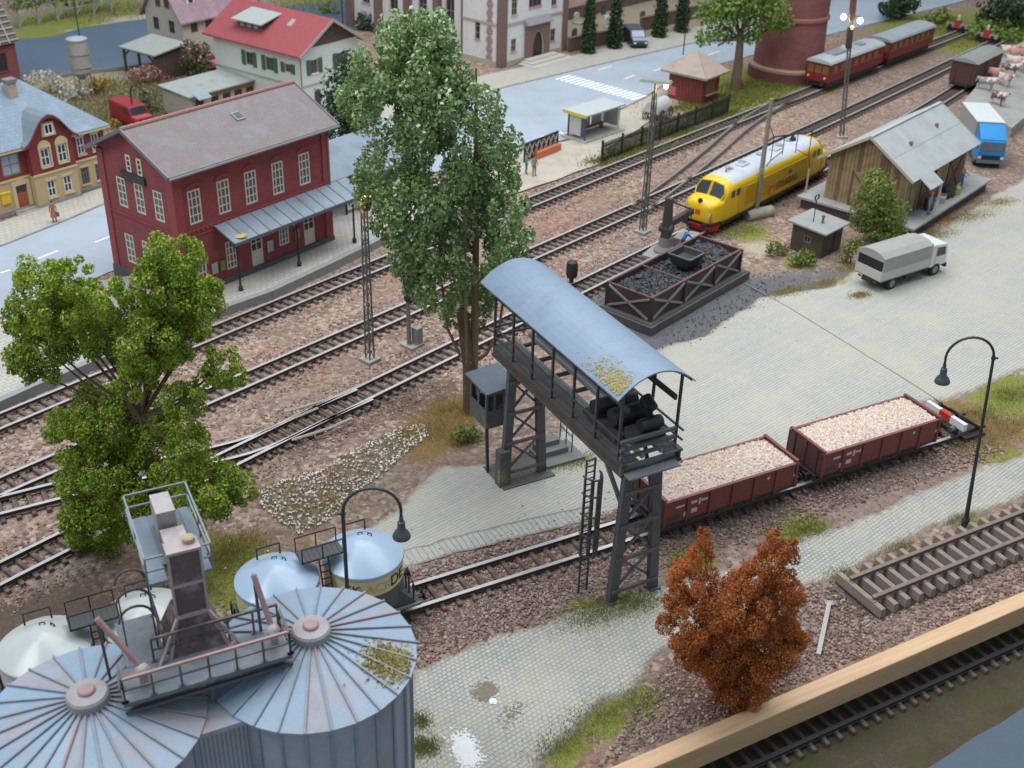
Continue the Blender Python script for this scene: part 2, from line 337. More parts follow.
def build_ground():
    st = .36; xs = np.arange(-85, 95, st); ys = np.arange(20, 205, st); X, Y = np.meshgrid(xs, ys)
    sd = (X-BO.x)*BN.x+(Y-BO.y)*BN.y; keepv = sd > -.15
    lo = sd < .0
    bx = X-BN.x*(sd+.05)*lo; by = Y-BN.y*(sd+.05)*lo
    Zc = .05*np.sin(X*.9+1.3*np.sin(Y*.37))*np.cos(Y*.7)*.6
    idx = -np.ones(X.shape, int); cellk = keepv[:-1, :-1] & keepv[1:, :-1] & keepv[:-1, 1:] & keepv[1:, 1:]
    use = np.zeros(X.shape, bool)
    for a, b in ((0, 0), (0, 1), (1, 0), (1, 1)): use[a:a+cellk.shape[0], b:b+cellk.shape[1]] |= cellk
    idx[use] = np.arange(use.sum()); V = np.stack([bx[use], by[use], Zc[use]-.03], 1)
    jj, ii = np.nonzero(cellk); F = np.stack([idx[jj, ii], idx[jj, ii+1], idx[jj+1, ii+1], idx[jj+1, ii]], 1)
    me = npmesh('ground', V, F, ground_mat(), True); vx, vy = bx[use], by[use]
    for an, Z in (('zone', Zn), ('zone2', Z2)):
        arr = np.zeros((len(vx), 4), np.float32)
        for ch, ls in Z.items():
            ci = 'RGBA'.index(ch)
            for px, py, r, w in ls:
                c = at(px, py); d = np.hypot(vx-c.x, vy-c.y)/r; arr[:, ci] = np.maximum(arr[:, ci], w*np.clip(1.45-d, 0, 1)**.8)
        a = me.attributes.new(an, 'FLOAT_COLOR', 'POINT'); a.data.foreach_set('color', arr.ravel())
    tag(link('ground', me, None, 'structure'), 'brown ballast and earth ground of the railway layout')
build_ground()
# ------------------------------------------------------------------ paved areas
def cobblemat(name, a, b, ang, rw=.36, rh=.235, edge=(.27,.22,.18), ew=1.3, dark=.5):
    t = NT(name); mp = t.n('ShaderNodeMapping'); mp.inputs['Rotation'].default_value = (0, 0, ang)
    nz_ = t.n('ShaderNodeTexNoise', i_Scale=.9, i_Detail=5); t.l(t.co, nz_.inputs['Vector']); va = t.n('ShaderNodeVectorMath', operation='MULTIPLY_ADD'); va.inputs[1].default_value = (.22, .22, 0); t.l(nz_.outputs['Color'], va.inputs[0]); t.l(t.co, va.inputs[2]); t.l(va.outputs[0], mp.inputs['Vector'])
    br = t.n('ShaderNodeTexBrick'); t.l(mp.outputs[0], br.inputs['Vector'])
    for k, v in (('Scale', 1.0), ('Brick Width', rw), ('Row Height', rh), ('Mortar Size', .026), ('Mortar Smooth', .5), ('Bias', 0.0)): br.inputs[k].default_value = v
    br.inputs['Color1'].default_value = (*a, 1); br.inputs['Color2'].default_value = (*b, 1); br.inputs['Mortar'].default_value = (*sc(a, dark), 1)
    b2 = t.n('ShaderNodeTexBrick'); t.l(mp.outputs[0], b2.inputs['Vector'])
    for k, v in (('Scale', 1.0), ('Brick Width', rh*1.25), ('Row Height', rh), ('Mortar Size', .02), ('Mortar Smooth', .6), ('Bias', 0.0)): b2.inputs[k].default_value = v
    b2.inputs['Color1'].default_value = (.86, .86, .86, 1); b2.inputs['Color2'].default_value = (1, 1, 1, 1); b2.inputs['Mortar'].default_value = (.8, .8, .8, 1)
    base = t.mix(.7 if edge else .3, br.outputs['Color'], b2.outputs['Color'], 'MULTIPLY')
    c = t.mix(t.ramp(t.noise(.22, 6, .65), .38, .66), base, t.mix(.6, base, (.50,.46,.37)))
    c = t.mix(t.ramp(t.noise(.31, 5, .6), .58, .75), c, t.mix(.45, c, (.30,.335,.36)))
    c = t.mix(t.ramp(t.noise(.45, 8, .75), .6, .78), c, t.mix(.5, c, (.33,.27,.2)))
    if edge:
        e = t.n('ShaderNodeAttribute', attribute_name='edge').outputs['Fac']; nz = t.math('SUBTRACT', t.noise(1.6, 8, .75), .5)
        m = t.ramp(t.math('ADD', t.math('DIVIDE', e, ew), t.math('MULTIPLY', nz, 1.1)), .12, .42, (1,1,1,1), (0,0,0,1)); c = t.mix(m, c, t.mix(t.noise(12, 4), sc(edge, .6), sc(edge, 1.35)))
    t.color(c); t.bsdf.inputs['Roughness'].default_value = .8
    t.bump(t.math('ADD', t.math('MULTIPLY', br.outputs['Fac'], -1.0), t.math('MULTIPLY', t.noise(25, 3), .3)), .55, .05); return t.mat
yardm = cobblemat('yard_cobbles', (.43,.435,.395), (.465,.47,.43), -.75, 60, .21, dark=.78)
yardm2 = cobblemat('foreground_cobbles', (.39,.405,.37), (.475,.48,.44), -.74, .24, .20, dark=.62)
Y1 = px2d([(318,560),(340,540),(395,508),(438,462),(490,462),(520,470),(560,425),(610,372),(640,352),(700,335),(760,296),(830,285),(862,262),(905,248),(960,214),(1000,190),(1060,160),(1240,70),(1330,250),(1100,338),(1024,372),(960,398),(928,404),(900,418),(840,440),(760,470),(690,492),(640,508),(585,527),(500,545),(440,562),(400,572),(360,590)])
sheet('cobbled_yard', Y1, .05, yardm, .4, .10, skirt=.13)
Y2 = px2d([(405,668),(470,642),(560,612),(640,590),(690,575),(760,562),(800,540),(860,516),(940,478),(1024,452),(1075,440),(1260,378),(1260,415),(1075,478),(1024,500),(980,515),(940,528),(880,556),(838,580),(800,592),(760,610),(700,640),(668,655),(640,690),(600,712),(560,745),(535,775),(520,800),(395,800)])
sheet('cobbled_yard_front', Y2, .055, yardm2, .3, .10, skirt=.14)
sheet('cobble_edge_strip', px2d([(392,572),(440,559),(500,543),(588,522),(590,506),(500,526),(440,541),(388,556)]), .058, cobblemat('edge_strip_cobbles', (.37,.40,.385), (.42,.445,.42), -2.05, 60, .3, dark=.5, ew=.5), .2, .03)
roadm = M('grey_blue_asphalt', (.37,.435,.50), .65, .05, .4, bump=.06, bscale=30, dirt=(.32,.36,.40), damt=.5, dscale=.15)
RU = [(-80,275),(0,245),(63,220),(103,203),(300,143),(510,85),(600,63.5),(694,42),(780,16),(880,-14)]
RL = [(1010,-14),(960,2),(880,22),(800,42),(720,64),(668,82),(640,100),(605,116),(585,136),(560,141),(521,150),(470,165),(349,190),(110,272),(97,278),(0,318),(-80,352)]
sheet('road', px2d(RU+RL), .04, roadm, 1.0)
pavem = cobblemat('pavement_slabs', (.42,.41,.375), (.47,.46,.42), -.9, .5, .5, None)
sheet('pavement', px2d([(-80,266),(0,222),(103,187),(300,124),(480,76),(567,57),(640,38.5),(700,26),(790,2),(840,-14)], .14)+px2d(list(reversed(RU[:-1]))+[(-80,275)], .14)[0:], .14, pavem, .8)
def kerb(name, pts, z0, z1, w, mat):
    b = MB(); P = [at(x, y, z1) for x, y in pts]
    for p, q in zip(P, P[1:]): b.bar(p-Vector((0,0,(z1-z0)/2)), q-Vector((0,0,(z1-z0)/2)), w, z1-z0)
    return b.build(name, mat, None, 'structure')
kerb('kerb', RU[1:-1], 0.02, .16, .22, concrete)
# markings
paint = M('road_paint', (.82,.83,.83), .6, .04, 2, bump=.03, dirt=(.62,.65,.68), damt=.3, dscale=2)
mk = MB()
def stripe(a, b, w, z=.048):
    a = at(*a, z); b = at(*b, z); d = (b-a).normalized(); n = Vector((-d.y, d.x, 0))*w/2; mk.quad([a-n, b-n, b+n, a+n])
for a, b in (((38,258.5),(58,250.5)), ((95,242),(114,235)), ((0,273),(10,270)), ((338,163),(349,158)), ((624,79),(635,75)), ((653,71),(664,67.5)), ((708,55),(720,51)), ((745,42),(757,38)), ((598,70),(612,66)), ((780,31),(790,28))): stripe(a, b, .2)
for i in range(17):
    t = i/16; a = Vector((557+(632-557)*t, 79+(99.5-79)*t)); stripe((a.x-1, a.y+.3), (a.x+14, a.y-4.0), .42)
zz = [(540,137),(553,133),(551,137),(563,131),(561,135),(575,129)]
for a, b in zip(zz, zz[1:]): stripe(a, b, .16)
mk.build('road_marking', paint, None, 'structure')
# station platform, raised
platm = cobblemat('platform_slabs', (.40,.40,.375), (.45,.45,.42), -.85, .5, .34, None)
PF = [(-60,424),(0,399),(47,378),(221,307),(270,290),(330,262),(391,232),(470,203)]
PB = [(462,178),(400,190),(345,205),(250,240),(140,274),(97,281),(0,321),(-60,344)]
def slab(name, poly, z0, z1, mat):
    b = MB(); b.prism([(x, y, z0) for x, y in poly], (0, 0, z1-z0)); return b.build(name, mat, None, 'structure')
slab('platform', px2d(PF+PB, .6), -.1, .6, platm)
kerb('platform_edge', PF, -.05, .612, .5, M('platform_edge_stone', (.27,.28,.275), .85, .12, 2))
sheet('path', px2d([(466,208),(522,191),(560,178),(597,164.5),(610,158),(605,150),(640,128),(662,112),(690,100),(668,84),(640,101),(605,117),(585,137),(560,142),(521,151),(466,168)], .1), .1, M('sandy_path', (.46,.42,.35), .85, .08, .6, dirt=(.35,.31,.24), dscale=.4), .6, .05)
# river behind the houses
wt = NT('river_water'); wt.bsdf.inputs['Base Color'].default_value = (.085,.125,.18,1); wt.bsdf.inputs['Roughness'].default_value = .55; wt.bump(wt.noise(1.5, 4), .2, .1)
wt.color(wt.mix(wt.noise(.12, 4), (.075,.115,.17), (.105,.15,.205)))
sheet('river', px2d([(-60,60),(17,39),(40,38),(58,35),(82,27),(109,24),(148,18.5),(230,9),(300,5),(390,-4),(440,-10),(440,6),(385,25),(330,35),(250,50),(150,63.5),(94,69.5),(21,79.5),(-60,104)], .03), .03, wt.mat, 1.2, .12)
kerb('river_wall', [(-60,104),(21,79.5),(94,69.5),(150,63.5),(250,50),(330,35)], 0, .35, .3, M('river_wall_stone', (.2,.2,.19), .9))
# loading ramp on the right
RP = px2d([(964,101),(1009,48),(1042,33),(1120,58),(1040,104),(1012,128)], 1.0)
slab('loading_ramp', RP, -.1, 1.0, M('ramp_concrete', (.36,.37,.34), .85, .08, 1, dirt=(.28,.27,.23), dscale=.6))
# yard joint between two layout plates
b = MB(); P = [at(*p, .0565) for p in ((745,283),(790,308),(850,345),(900,376),(944,404))]
for p, q in zip(P, P[1:]):
    d = (q-p).normalized(); n = Vector((-d.y, d.x, 0))*.055; b.quad([p-n, q-n, q+n, p+n])
b.build('yard_joint', M('joint_filler', (.22,.205,.175), .9), None, 'structure')
# front edge: wooden board, lower level
pine = NT('planed_pine'); mp = pine.n('ShaderNodeMapping'); mp.inputs['Scale'].default_value = (.25, 6, 6); mp.inputs['Rotation'].default_value = (0, 0, 0); pine.l(pine.co, mp.inputs['Vector'])
pine.color(pine.mix(pine.ramp(pine.noise(1.2, 5, .6, mp.outputs[0]), .35, .7), (.60,.38,.205), (.70,.48,.29))); pine.bsdf.inputs['Roughness'].default_value = .55
b = MB(); b.box(-5.5, -.78, -.62, 60, 0, .6); o = b.build('wooden_edge_board', pine.mat, None, 'structure', loc=(BO.x, BO.y, 0), rz=.512)
bv = o.modifiers.new('bevel', 'BEVEL'); bv.width = .05; bv.segments = 2
def lower(px, py, z=-2.0): return at(px, py, z)
lg = M('lower_ground_turf', (.085,.062,.038), .95, .4, .7, bump=.9, bscale=9, dirt=(.06,.065,.02), damt=.8, dscale=.5)  # base colour darkened to paint in the board's shade on the lower level
def strip(name, d0, d1, z, mat, x0=-8, x1=60):
    b = MB(); b.quad([BO+BD*x0+BN*d0, BO+BD*x1+BN*d0, BO+BD*x1+BN*d1, BO+BD*x0+BN*d1]); b.v = [(x, y, z) for x, y, _ in b.v]; return b.build(name, mat, None, 'structure')
strip('lower_ground', -30, 2, -1.6, lg)
sheet('lower_road', px2d([(860,800),(925,768),(1024,709),(1100,665),(1200,760),(1100,900)], -1.57), -1.57, M('lower_road_asphalt', (.085,.12,.155), .8, .06, .8), .6, .06)  # asphalt darkened too, with the lower level's shade put into its colour
# ------------------------------------------------------------------ tracks
sleeper_m = M('sleeper_wood', (.105,.08,.068), .9, .3, 3, dirt=(.20,.15,.125), damt=.45, dscale=3)
old_rail = M('old_rail_brown', (.23,.165,.14), .7, .2, 3); railside = M('rail_rust', (.11,.075,.06), .7, .25, 3); railtop = M('rail_steel', (.58,.58,.58), .4, .1, 1, metal=.5, bump=.02)
def smooth_line(pts, deg, ext0=0, ext1=0, n=400):
    P = np.array(pts); d = P[-1]-P[0]; L = np.linalg.norm(d); d /= L; nn = np.array([-d[1], d[0]])
    u = (P-P[0])@d; v = (P-P[0])@nn; c = np.polyfit(u, v, deg); uu = np.linspace(-ext0, L+ext1, n); vv = np.polyval(c, uu)
    return P[0]+np.outer(uu, d)+np.outer(vv, nn)
def resample(Q, step):
    s = np.concatenate([[0], np.cumsum(np.linalg.norm(np.diff(Q, axis=0), axis=1))]); k = np.arange(0, s[-1], step)
    return np.stack([np.interp(k, s, Q[:, 0]), np.interp(k, s, Q[:, 1])], 1)
_slp = {}
def track(name, label, Q, spacing, z=.0, sl=2.5, sw=.26, sh=.16, gauge=1.5, group='railway tracks of the layout', sleepers=True, skip=None, dark=None, smat=None):
    t = thing(name, label, 'railway track', (0,0,0), 0, group); R = resample(Q, 1.2); T = np.gradient(R, axis=0); T /= np.linalg.norm(T, axis=1)[:, None]; N = np.stack([-T[:, 1], T[:, 0]], 1)
    zs = z+sh-.02
    for s in (-1, 1):
        C = R+N*s*gauge/2; b = MB(); prof = [(-.11,0),(.11,0),(.11,.03),(.035,.05),(.035,.16),(.1,.18),(.1,.235),(-.1,.235),(-.1,.18),(-.035,.16),(-.035,.05),(-.11,.03)]; m = len(prof)
        for i in range(len(C)):
            for a, h in prof: b.v.append((C[i][0]+N[i][0]*a, C[i][1]+N[i][1]*a, zs+h))
        for i in range(len(C)-1):
            for k in range(m):
                k2 = (k+1) % m; b.f.append((i*m+k, i*m+k2, (i+1)*m+k2, (i+1)*m+k)); b.m.append(1 if k == 6 else 0)
        b.f.append(tuple(range(m))); b.m.append(0); e = (len(C)-1)*m; b.f.append(tuple(e+k for k in reversed(range(m)))); b.m.append(0)
        b.build('rail', [dark or railside, dark or railtop], t)
    if sleepers:
        S = resample(Q, spacing); TS = np.gradient(S, axis=0); key = (sl, sw, sh)
        if key not in _slp:
            b = MB(); c = .03; b.hexa([(-sw/2,-sl/2,0),(sw/2,-sl/2,0),(sw/2,sl/2,0),(-sw/2,sl/2,0),(-sw/2+c,-sl/2+c,sh),(sw/2-c,-sl/2+c,sh),(sw/2-c,sl/2-c,sh),(-sw/2+c,sl/2-c,sh)])
            for y in (-gauge/2, gauge/2): b.box(-.09, y-.2, sh, .09, y+.2, sh+.035)
            _slp[key] = b.mesh('sleeper', smat or sleeper_m)
        for p, d in zip(S, TS):
            if skip and skip(p): continue
            link('sleeper', _slp[key], t, None, (p[0], p[1], z), atan2(d[1], d[0])+random.uniform(-.012, .012))
    return t
def pl(pts, z=.3): return px2d(pts, z)
Q1 = smooth_line(pl([(0,421),(150,359),(270,309),(330,284.5),(394,259.5),(520,208),(679,143.5),(740,117),(804,92),(868,68),(930,45)]), 2, 18, 14)
Q2 = smooth_line(pl([(0,487),(208,395),(270,371),(330,345.4),(419,303.7),(533,251),(640,208),(690,186),(820,122),(900,88),(950,64)]), 2, 18, 22)
Q3 = smooth_line(pl([(0,573),(66,542),(246,450),(397,380),(463,346),(582,284),(660,247),(707,225),(815,170),(890,130),(955,90)]), 3, 14, 14)
Q6 = smooth_line(pl([(0,727),(200,662),(424,594),(611,537),(692,511),(831,466),(940,431),(965,423)]), 1, 14, .3)
Q7 = smooth_line(pl([(885,580),(1024,525)], .6), 1, 1.5, 14)
track('railway_track', 'track nearest the station platform with two steel rails', Q1, .72)
track('railway_track', 'middle main track between the platform track and the locomotive track', Q2, .72)
track('railway_track', 'track carrying the yellow locomotive, ending in a turnout at left', Q3, .72)
track('railway_track', 'siding track under the gantry crane with gravel wagons and tank wagons', Q6, .78)
track('railway_track', 'loose unballasted track length beside the wooden edge board', Q7, .80, z=.08, sl=3.0, sw=.32, sh=.46, dark=old_rail, smat=M('old_sleeper_wood', (.30,.235,.205), .9, .25, 3, dirt=(.34,.28,.13), damt=.25, dscale=.8))
b = MB(); P7 = [Vector((Q7[0][0], Q7[0][1], 0)), Vector((Q7[-1][0], Q7[-1][1], 0))]; d7 = (P7[1]-P7[0]).normalized(); n7 = Vector((-d7.y, d7.x, 0)); b.quad([p+Vector((0, 0, .045)) for p in (P7[0]-n7*1.45-d7*.2, P7[1]-n7*1.45, P7[1]+n7*1.45, P7[0]+n7*1.45-d7*.2)]); b.build('track_shade', M('track_shade_dark', (.045,.038,.033), .95, .3, 5, bump=.6), None, 'structure')  # dark sheet painting in the shade below the loose track's sleepers
def poly_smooth(pts, n=60):
    P = [Vector((*p, 0)) for p in pts]; P = [P[0]*2-P[1]]+P+[P[-1]*2-P[-2]]; out = []
    for i in range(1, len(P)-2):
        for k in range(12):
            u = k/12; a, b_, c, d = P[i-1], P[i], P[i+1], P[i+2]
            v = .5*((2*b_)+(c-a)*u+(2*a-5*b_+4*c-d)*u*u+(3*b_-a-3*c+d)*u**3); out.append((v.x, v.y))
    out.append(pts[-1]); return np.array(out)
tb = track('railway_track', 'turnout branch crossing left from the locomotive track to the middle track', poly_smooth(pl([(365,395),(310,419),(246,447),(120,476),(0,506),(-60,521)])), .72, group='turnout branches')
cr_m = M('check_rail_tan', (.50,.44,.38), .5, .12)
for pts in ([(285,412),(330,399),(372,380)], [(292,440),(330,428),(352,418)], [(262,432),(290,420),(318,408)]):
    P_ = [at(*q, .34) for q in pts]; MB().tube(P_, .08, 5).build('check_rail', cr_m, tb)
track('railway_track', 'turnout branch linking platform track and middle track near the water tower', poly_smooth(pl([(812,88.5),(775,105),(742,126),(712,152),(680,178),(640,208)])), .72, group='turnout branches', sleepers=False, dark=M('branch_rail', (.22,.205,.195), .5, .15))
QL = np.array([tuple((BO+BD*x-BN*.45)[:2]) for x in (-8, 60)])
track('railway_track', 'black lower-level track running along the front of the wooden board', QL, .72, z=-1.58, dark=M('black_rail', (.05,.05,.055), .4, .2), group='lower level track')
# loose ballast near the camera, real stones
bal = NT('ballast_stone'); g = bal.n('ShaderNodeNewGeometry').outputs['Random Per Island']; rc = bal.n('ShaderNodeValToRGB'); bal.l(g, rc.inputs[0]); e = rc.color_ramp.elements
e[0].color = (.12,.083,.075,1); e[1].color = (.50,.385,.35,1)
for p_, c_ in ((.4, (.25,.17,.14,1)), (.75, (.36,.25,.205,1))): x = e.new(p_); x.color = c_
bal.color(rc.outputs[0]); bal.bsdf.inputs['Roughness'].default_value = .9
pp = []
R6 = resample(Q6, .1); T6 = np.gradient(R6, axis=0); T6 /= np.linalg.norm(T6, axis=1)[:, None]
k = rng.integers(0, len(R6), 26000); off = rng.uniform(-2.7, 3.0, 26000); off = np.where(rng.random(26000) < .35, rng.normal(0, 1.9, 26000), off)
pos = R6[k]+np.stack([-T6[k, 1], T6[k, 0]], 1)*off[:, None]*-1
pos = np.concatenate([pos, scatter(px2d([(640,590),(700,600),(830,580),(860,612),(1024,548),(1024,590),(800,682),(690,728),(600,765),(640,700),(680,650)]), 5500), scatter(px2d([(400,605),(640,540),(640,600),(405,672)]), 2500)])
pos = pos[((pos[:, 0]-BO.x)*BN.x+(pos[:, 1]-BO.y)*BN.y) > .15]
r7 = (pos-np.array([Q7[0][0], Q7[0][1]])); r7 = np.stack([r7@np.array([d7.x, d7.y]), r7@np.array([n7.x, n7.y])], 1); pos = pos[~((np.abs(r7[:, 1]) < 1.45) & (r7[:, 0] > -.2))]
stones('ballast_gravel', np.column_stack([pos, np.full(len(pos), .02)]), .062, bal.mat)
for Q, nm in ((Q3, 0), (Q2, 0), (Q1, 0)):
    R = resample(Q, .1)[:900]; T = np.gradient(R, axis=0); T /= np.linalg.norm(T, axis=1)[:, None]; k = rng.integers(0, len(R), 9000); off = rng.uniform(-2.6, 2.6, 9000)
    pos = R[k]+np.stack([-T[k, 1], T[k, 0]], 1)*off[:, None]; stones('ballast_gravel', np.column_stack([pos, np.full(len(pos), .01)]), .055, bal.mat)
# ------------------------------------------------------------------ gantry crane (loading bridge)
def gantry():
    t = thing('gantry_crane', 'dark steel gantry crane with curved blue-grey roof bridging the siding', 'gantry crane', (5.0, 41.3, 0), .507)
    W = 3.0; z0 = 7.5; V0, V1 = 0.1, 12.35
    m = steel_dark; rf = M('gantry_roof_paint', (.225,.30,.40), .5, .06, .8, bump=.06, bscale=4, dirt=(.19,.24,.31), damt=.4, dscale=.7)
    # curved roof
    b = MB(); n = 14; top = []; bot = []
    for i in range(n+1):
        a = -1+2*i/n; x = 1.55+1.98*a; z = 10.75+.92*(1-a*a); top.append((x, z)); bot.append((x*1.0, z-.07))
    y0, y1 = .35, 13.1
    prof = [(x, y0, z) for x, z in top]+[(x, y0, z) for x, z in reversed(bot)]
    b.prism(prof, (0, y1-y0, 0)); b.build('roof', rf, t, smooth=False)
    b = MB()
    for y in np.linspace(y0+.25, y1-.25, 8):
        for i in range(n): b.bar((bot[i][0], y, bot[i][1]-.04), (bot[i+1][0], y, bot[i+1][1]-.04), .06, .1)
    b.build('roof_frame', m, t)
    # moss on roof corner
    mo = M('roof_moss', (.44,.38,.17), .95, .3, 6, bump=.6, bscale=20); pos = []
    for _ in range(650):
        a = random.gauss(0, .5); y = .55+abs(random.gauss(0, 1.1))*1.0; x = -.3+abs(random.gauss(0, .38)); u = (x-1.55)/1.98
        pos.append((x, y, 10.75+.92*(1-u*u)))
    stones('moss_patch', pos, .05, mo, t, 'stuff', .6)
    # main girders
    for x in (0.0, W-.05):
        b = MB(); b.box(x-.08, V0, z0-.55, x+.08, V1, z0-.47); b.box(x-.13, V0, z0-.1, x+.13, V1, z0+.02); b.box(x-.13, V0, z0-.62, x+.13, V1, z0-.5)
        b.box(x-.035, V0, z0-.5, x+.035, V1, z0-.1); b.build('girder', M('girder_steel', (.085,.075,.072), .6, .3, 2, dirt=(.15,.09,.065), damt=.4), t)
    for y in np.linspace(.2, 12.2, 8): MB().box(.1, y-.08, z0-.5, W-.15, y+.08, z0-.34).build('cross_beam', m, t)
    for x in (.45, W-.5): MB().box(x-.38, V0, z0-.06, x+.38, V1, z0-.01).build('walkway', M('walkway_plate', (.15,.155,.155), .7, .2, 3), t)
    for x in (1.0, 2.0): MB().box(x-.07, 0.2, z0+.05, x+.07, 12.2, z0+.28).build('crane_rail', M('crane_rail_steel', (.26,.27,.26), .5), t)
    # roof posts
    for x in (-.02, W-.02):
        for y in np.linspace(.6, 12.2, 7):
            u = (x-1.55)/1.98; MB().bar((x, y, z0), (x, y, 10.7+.92*(1-u*u)), .11).build('roof_post', m, t)
    # railings along both sides and at the ends
    for x in (-.02, W-.02):
        for z in (.5, 1.0): MB().bar((x, .1, z0+z), (x, 12.3, z0+z), .08).build('handrail', m, t)
    for z in (.28, .68, 1.1): MB().box(-.15, .22, z0+z-.075, W-.3, .36, z0+z+.075).build('handrail', steel_grey, t)
    for z in (.5, 1.0): MB().bar((0, 12.3, z0+z), (W, 12.3, z0+z), .08).build('handrail', m, t)
    # side truss diagonals
    b = MB()
    for y in np.arange(.5, 10.6, 1.7):
        for x in (0.0, W-.05): b.bar((x, y, z0-.5), (x, y+.85, z0-.05), .05); b.bar((x, y+.85, z0-.05), (x, y+1.7, z0-.5), .05)
    b.build('truss_bracing', m, t)
    # grated step plate below the near end
    b = MB(); b.box(.0, -.4, z0-.5, W-.3, .25, z0-.44)
    for i in range(26): b.box(.0+i*.103, -.4, z0-.44, i*.103+.05, .25, z0-.41)
    b.box(-.1, .22, z0-.45, W-.25, .3, z0-.1)
    b.build('step_grating', M('grating_steel', (.20,.22,.23), .5), t)
    # legs: four columns each, tapering, cross-braced
    for v, s, tall in ((.0, 1, 0), (10.6, -1, 1)):
        for (x0, x1) in ((-.12, .2), (2.15, 1.7)):
            for dv in (0,):
                bb = MB(); p = (x0, v+dv*1.0, 0.0); q = (x1, v+.05+dv*.8, z0-.55); bb.bar(p, q, .30, .46); bb.box(p[0]-.3, p[1]-.3, 0, p[0]+.3, p[1]+.3, .14); bb.build('column', M('column_paint', (.085,.10,.11), .5, .2, 3, dirt=(.13,.10,.085), damt=.3), t)
        L = lambda f, i, dv: Vector(((-.12+.32*f) if i == 0 else (2.15-.45*f), v+dv*(1.15-.25*f)+.05*f, (z0-.55)*f))
        fs = [.1, .36, .62, .88]
        for dv in (0,):
            for f in fs: MB().bar(L(f, 0, dv)+Vector((-.15, -.16, 0)), L(f, 1, dv)+Vector((.15, -.16, 0)), .12, .16).build('tie_beam', M('tie_beam_paint', (.16,.125,.12), .6, .3, 3), t)
            for f0, f1 in zip(fs, fs[1:]):
                MB().bar(L(f0, 0, dv), L(f1, 1, dv), .11).build('brace', steel_grey, t); MB().bar(L(f0, 1, dv)+Vector((0, .08, 0)), L(f1, 0, dv)+Vector((0, .08, 0)), .11).build('brace', steel_grey, t)
    # knee brace under near end
    MB().bar((.12, .2, z0-2.2), (.05, 1.7, z0-.55), .16).build('knee_brace', steel_grey, t); MB().bar((1.75, .2, z0-2.2), (2.2, 1.7, z0-.55), .16).build('knee_brace', steel_grey, t)
    # caged ladder at the near leg
    lx, ly = -1.0, 1.2
    b = MB()
    for x in (lx-.22, lx+.22): b.bar((x+.05, ly, .05), (x, ly, z0), .07)
    for z in np.arange(.4, z0, .32): b.bar((lx-.22, ly, z), (lx+.22, ly, z), .045)
    b.build('ladder', steel_dark, t)
    b = MB()
    for z in (2.6, 3.7, 4.8, 5.9, 6.8): b.tube([(lx+.42*cos(a), ly-.1-.62*sin(a), z) for a in np.linspace(0, pi, 9)], .05, 5)
    for a in np.linspace(.25, pi-.25, 5): b.bar((lx+.42*cos(a), ly-.1-.62*sin(a), 2.5), (lx+.42*cos(a), ly-.1-.62*sin(a), 6.85), .075)
    b.build('ladder_cage', steel_dark, t)
    # crane trolley with winch under the roof
    tr = MB(); tr.box(.35, 1.5, z0+.3, 2.65, 4.2, z0+.55); tr.box(.9, .7, z0+.3, 2.5, 1.6, z0+.9); tr.build('trolley', steel_dark, t)
    b = MB(); b.tube([(.6, 2.2, z0+1.1), (2.4, 2.2, z0+1.1)], .42, 14); b.tube([(.4, 3.4, z0+1.0), (2.6, 3.4, z0+1.0)], .38, 14); b.build('winch_drum', M('winch_paint', (.025,.027,.03), .45), t, smooth=True)
    b = MB(); b.tube([(1.2, .9, z0+1.25), (2.3, .9, z0+1.25)], .3, 12); b.tube([(2.0, 1.2, z0+1.75), (2.0, 1.8, z0+2.0)], .3, 12); b.tube([(1.4, .5, z0+.8), (1.4, 1.2, z0+.8)], .2, 10); b.build('motor', M('motor_paint', (.035,.04,.043), .4), t, smooth=True)
    # cable beams over the deck
    for x in (.25, W-.3): MB().box(x-.06, .5, 9.9, x+.06, 12.9, 10.15).build('roof_beam', m, t)
    # driver's cabin at the far leg
    c = MB(); c.facade((-.62, 11.85, 2.9), (1, 0, 0), 1.5, 2.1, [(.12, .95, .42, 1.85), (.55, .95, .95, 1.85), (1.08, .95, 1.4, 1.85)], .06)
    c.facade((-.62, 13.75, 2.9), (0, -1, 0), 1.9, 2.1, [(.15, .95, .85, 1.85), (1.05, .95, 1.75, 1.85)], .06)
    c.facade((.88, 11.85, 2.9), (0, 1, 0), 1.9, 2.1, [(.15, .95, .85, 1.85), (1.05, .95, 1.75, 1.85)], .06); c.facade((.88, 13.75, 2.9), (-1, 0, 0), 1.5, 2.1, [(.3, .95, 1.2, 1.85)], .06)
    c.box(-.66, 11.81, 2.8, .92, 13.79, 2.9); cab = c.build('cabin', M('cabin_paint', (.095,.115,.125), .5, .15, 3, dirt=(.25,.22,.08), damt=.25), t)
    for y in (11.86,): MB().box(-.6, y+.03, 3.8, .86, y+.05, 4.8).build('cabin_glass', GL, cab)
    b = MB(); b.hexa([(-.8, 11.5, 5.05), (1.15, 11.5, 5.25), (1.15, 14.0, 5.25), (-.8, 14.0, 5.05), (-.8, 11.5, 5.13), (1.15, 11.5, 5.33), (1.15, 14.0, 5.33), (-.8, 14.0, 5.13)]); b.build('cabin_roof', M('cabin_roof_paint', (.16,.20,.235), .5, .15, 2), cab)
    for x, y in ((-.5, 12.0), (.75, 12.0)): MB().bar((x, y, 2.8), (x, y-.2, .1), .14).build('cabin_support', m, t)
    # counter box and steps beside far leg
    MB().box(-.6, 10.2, 0, .05, 10.75, 2.2).build('switch_box', M('switch_box_paint', (.085,.092,.085), .6, .2, 2, dirt=(.34,.29,.10), damt=.3), t)
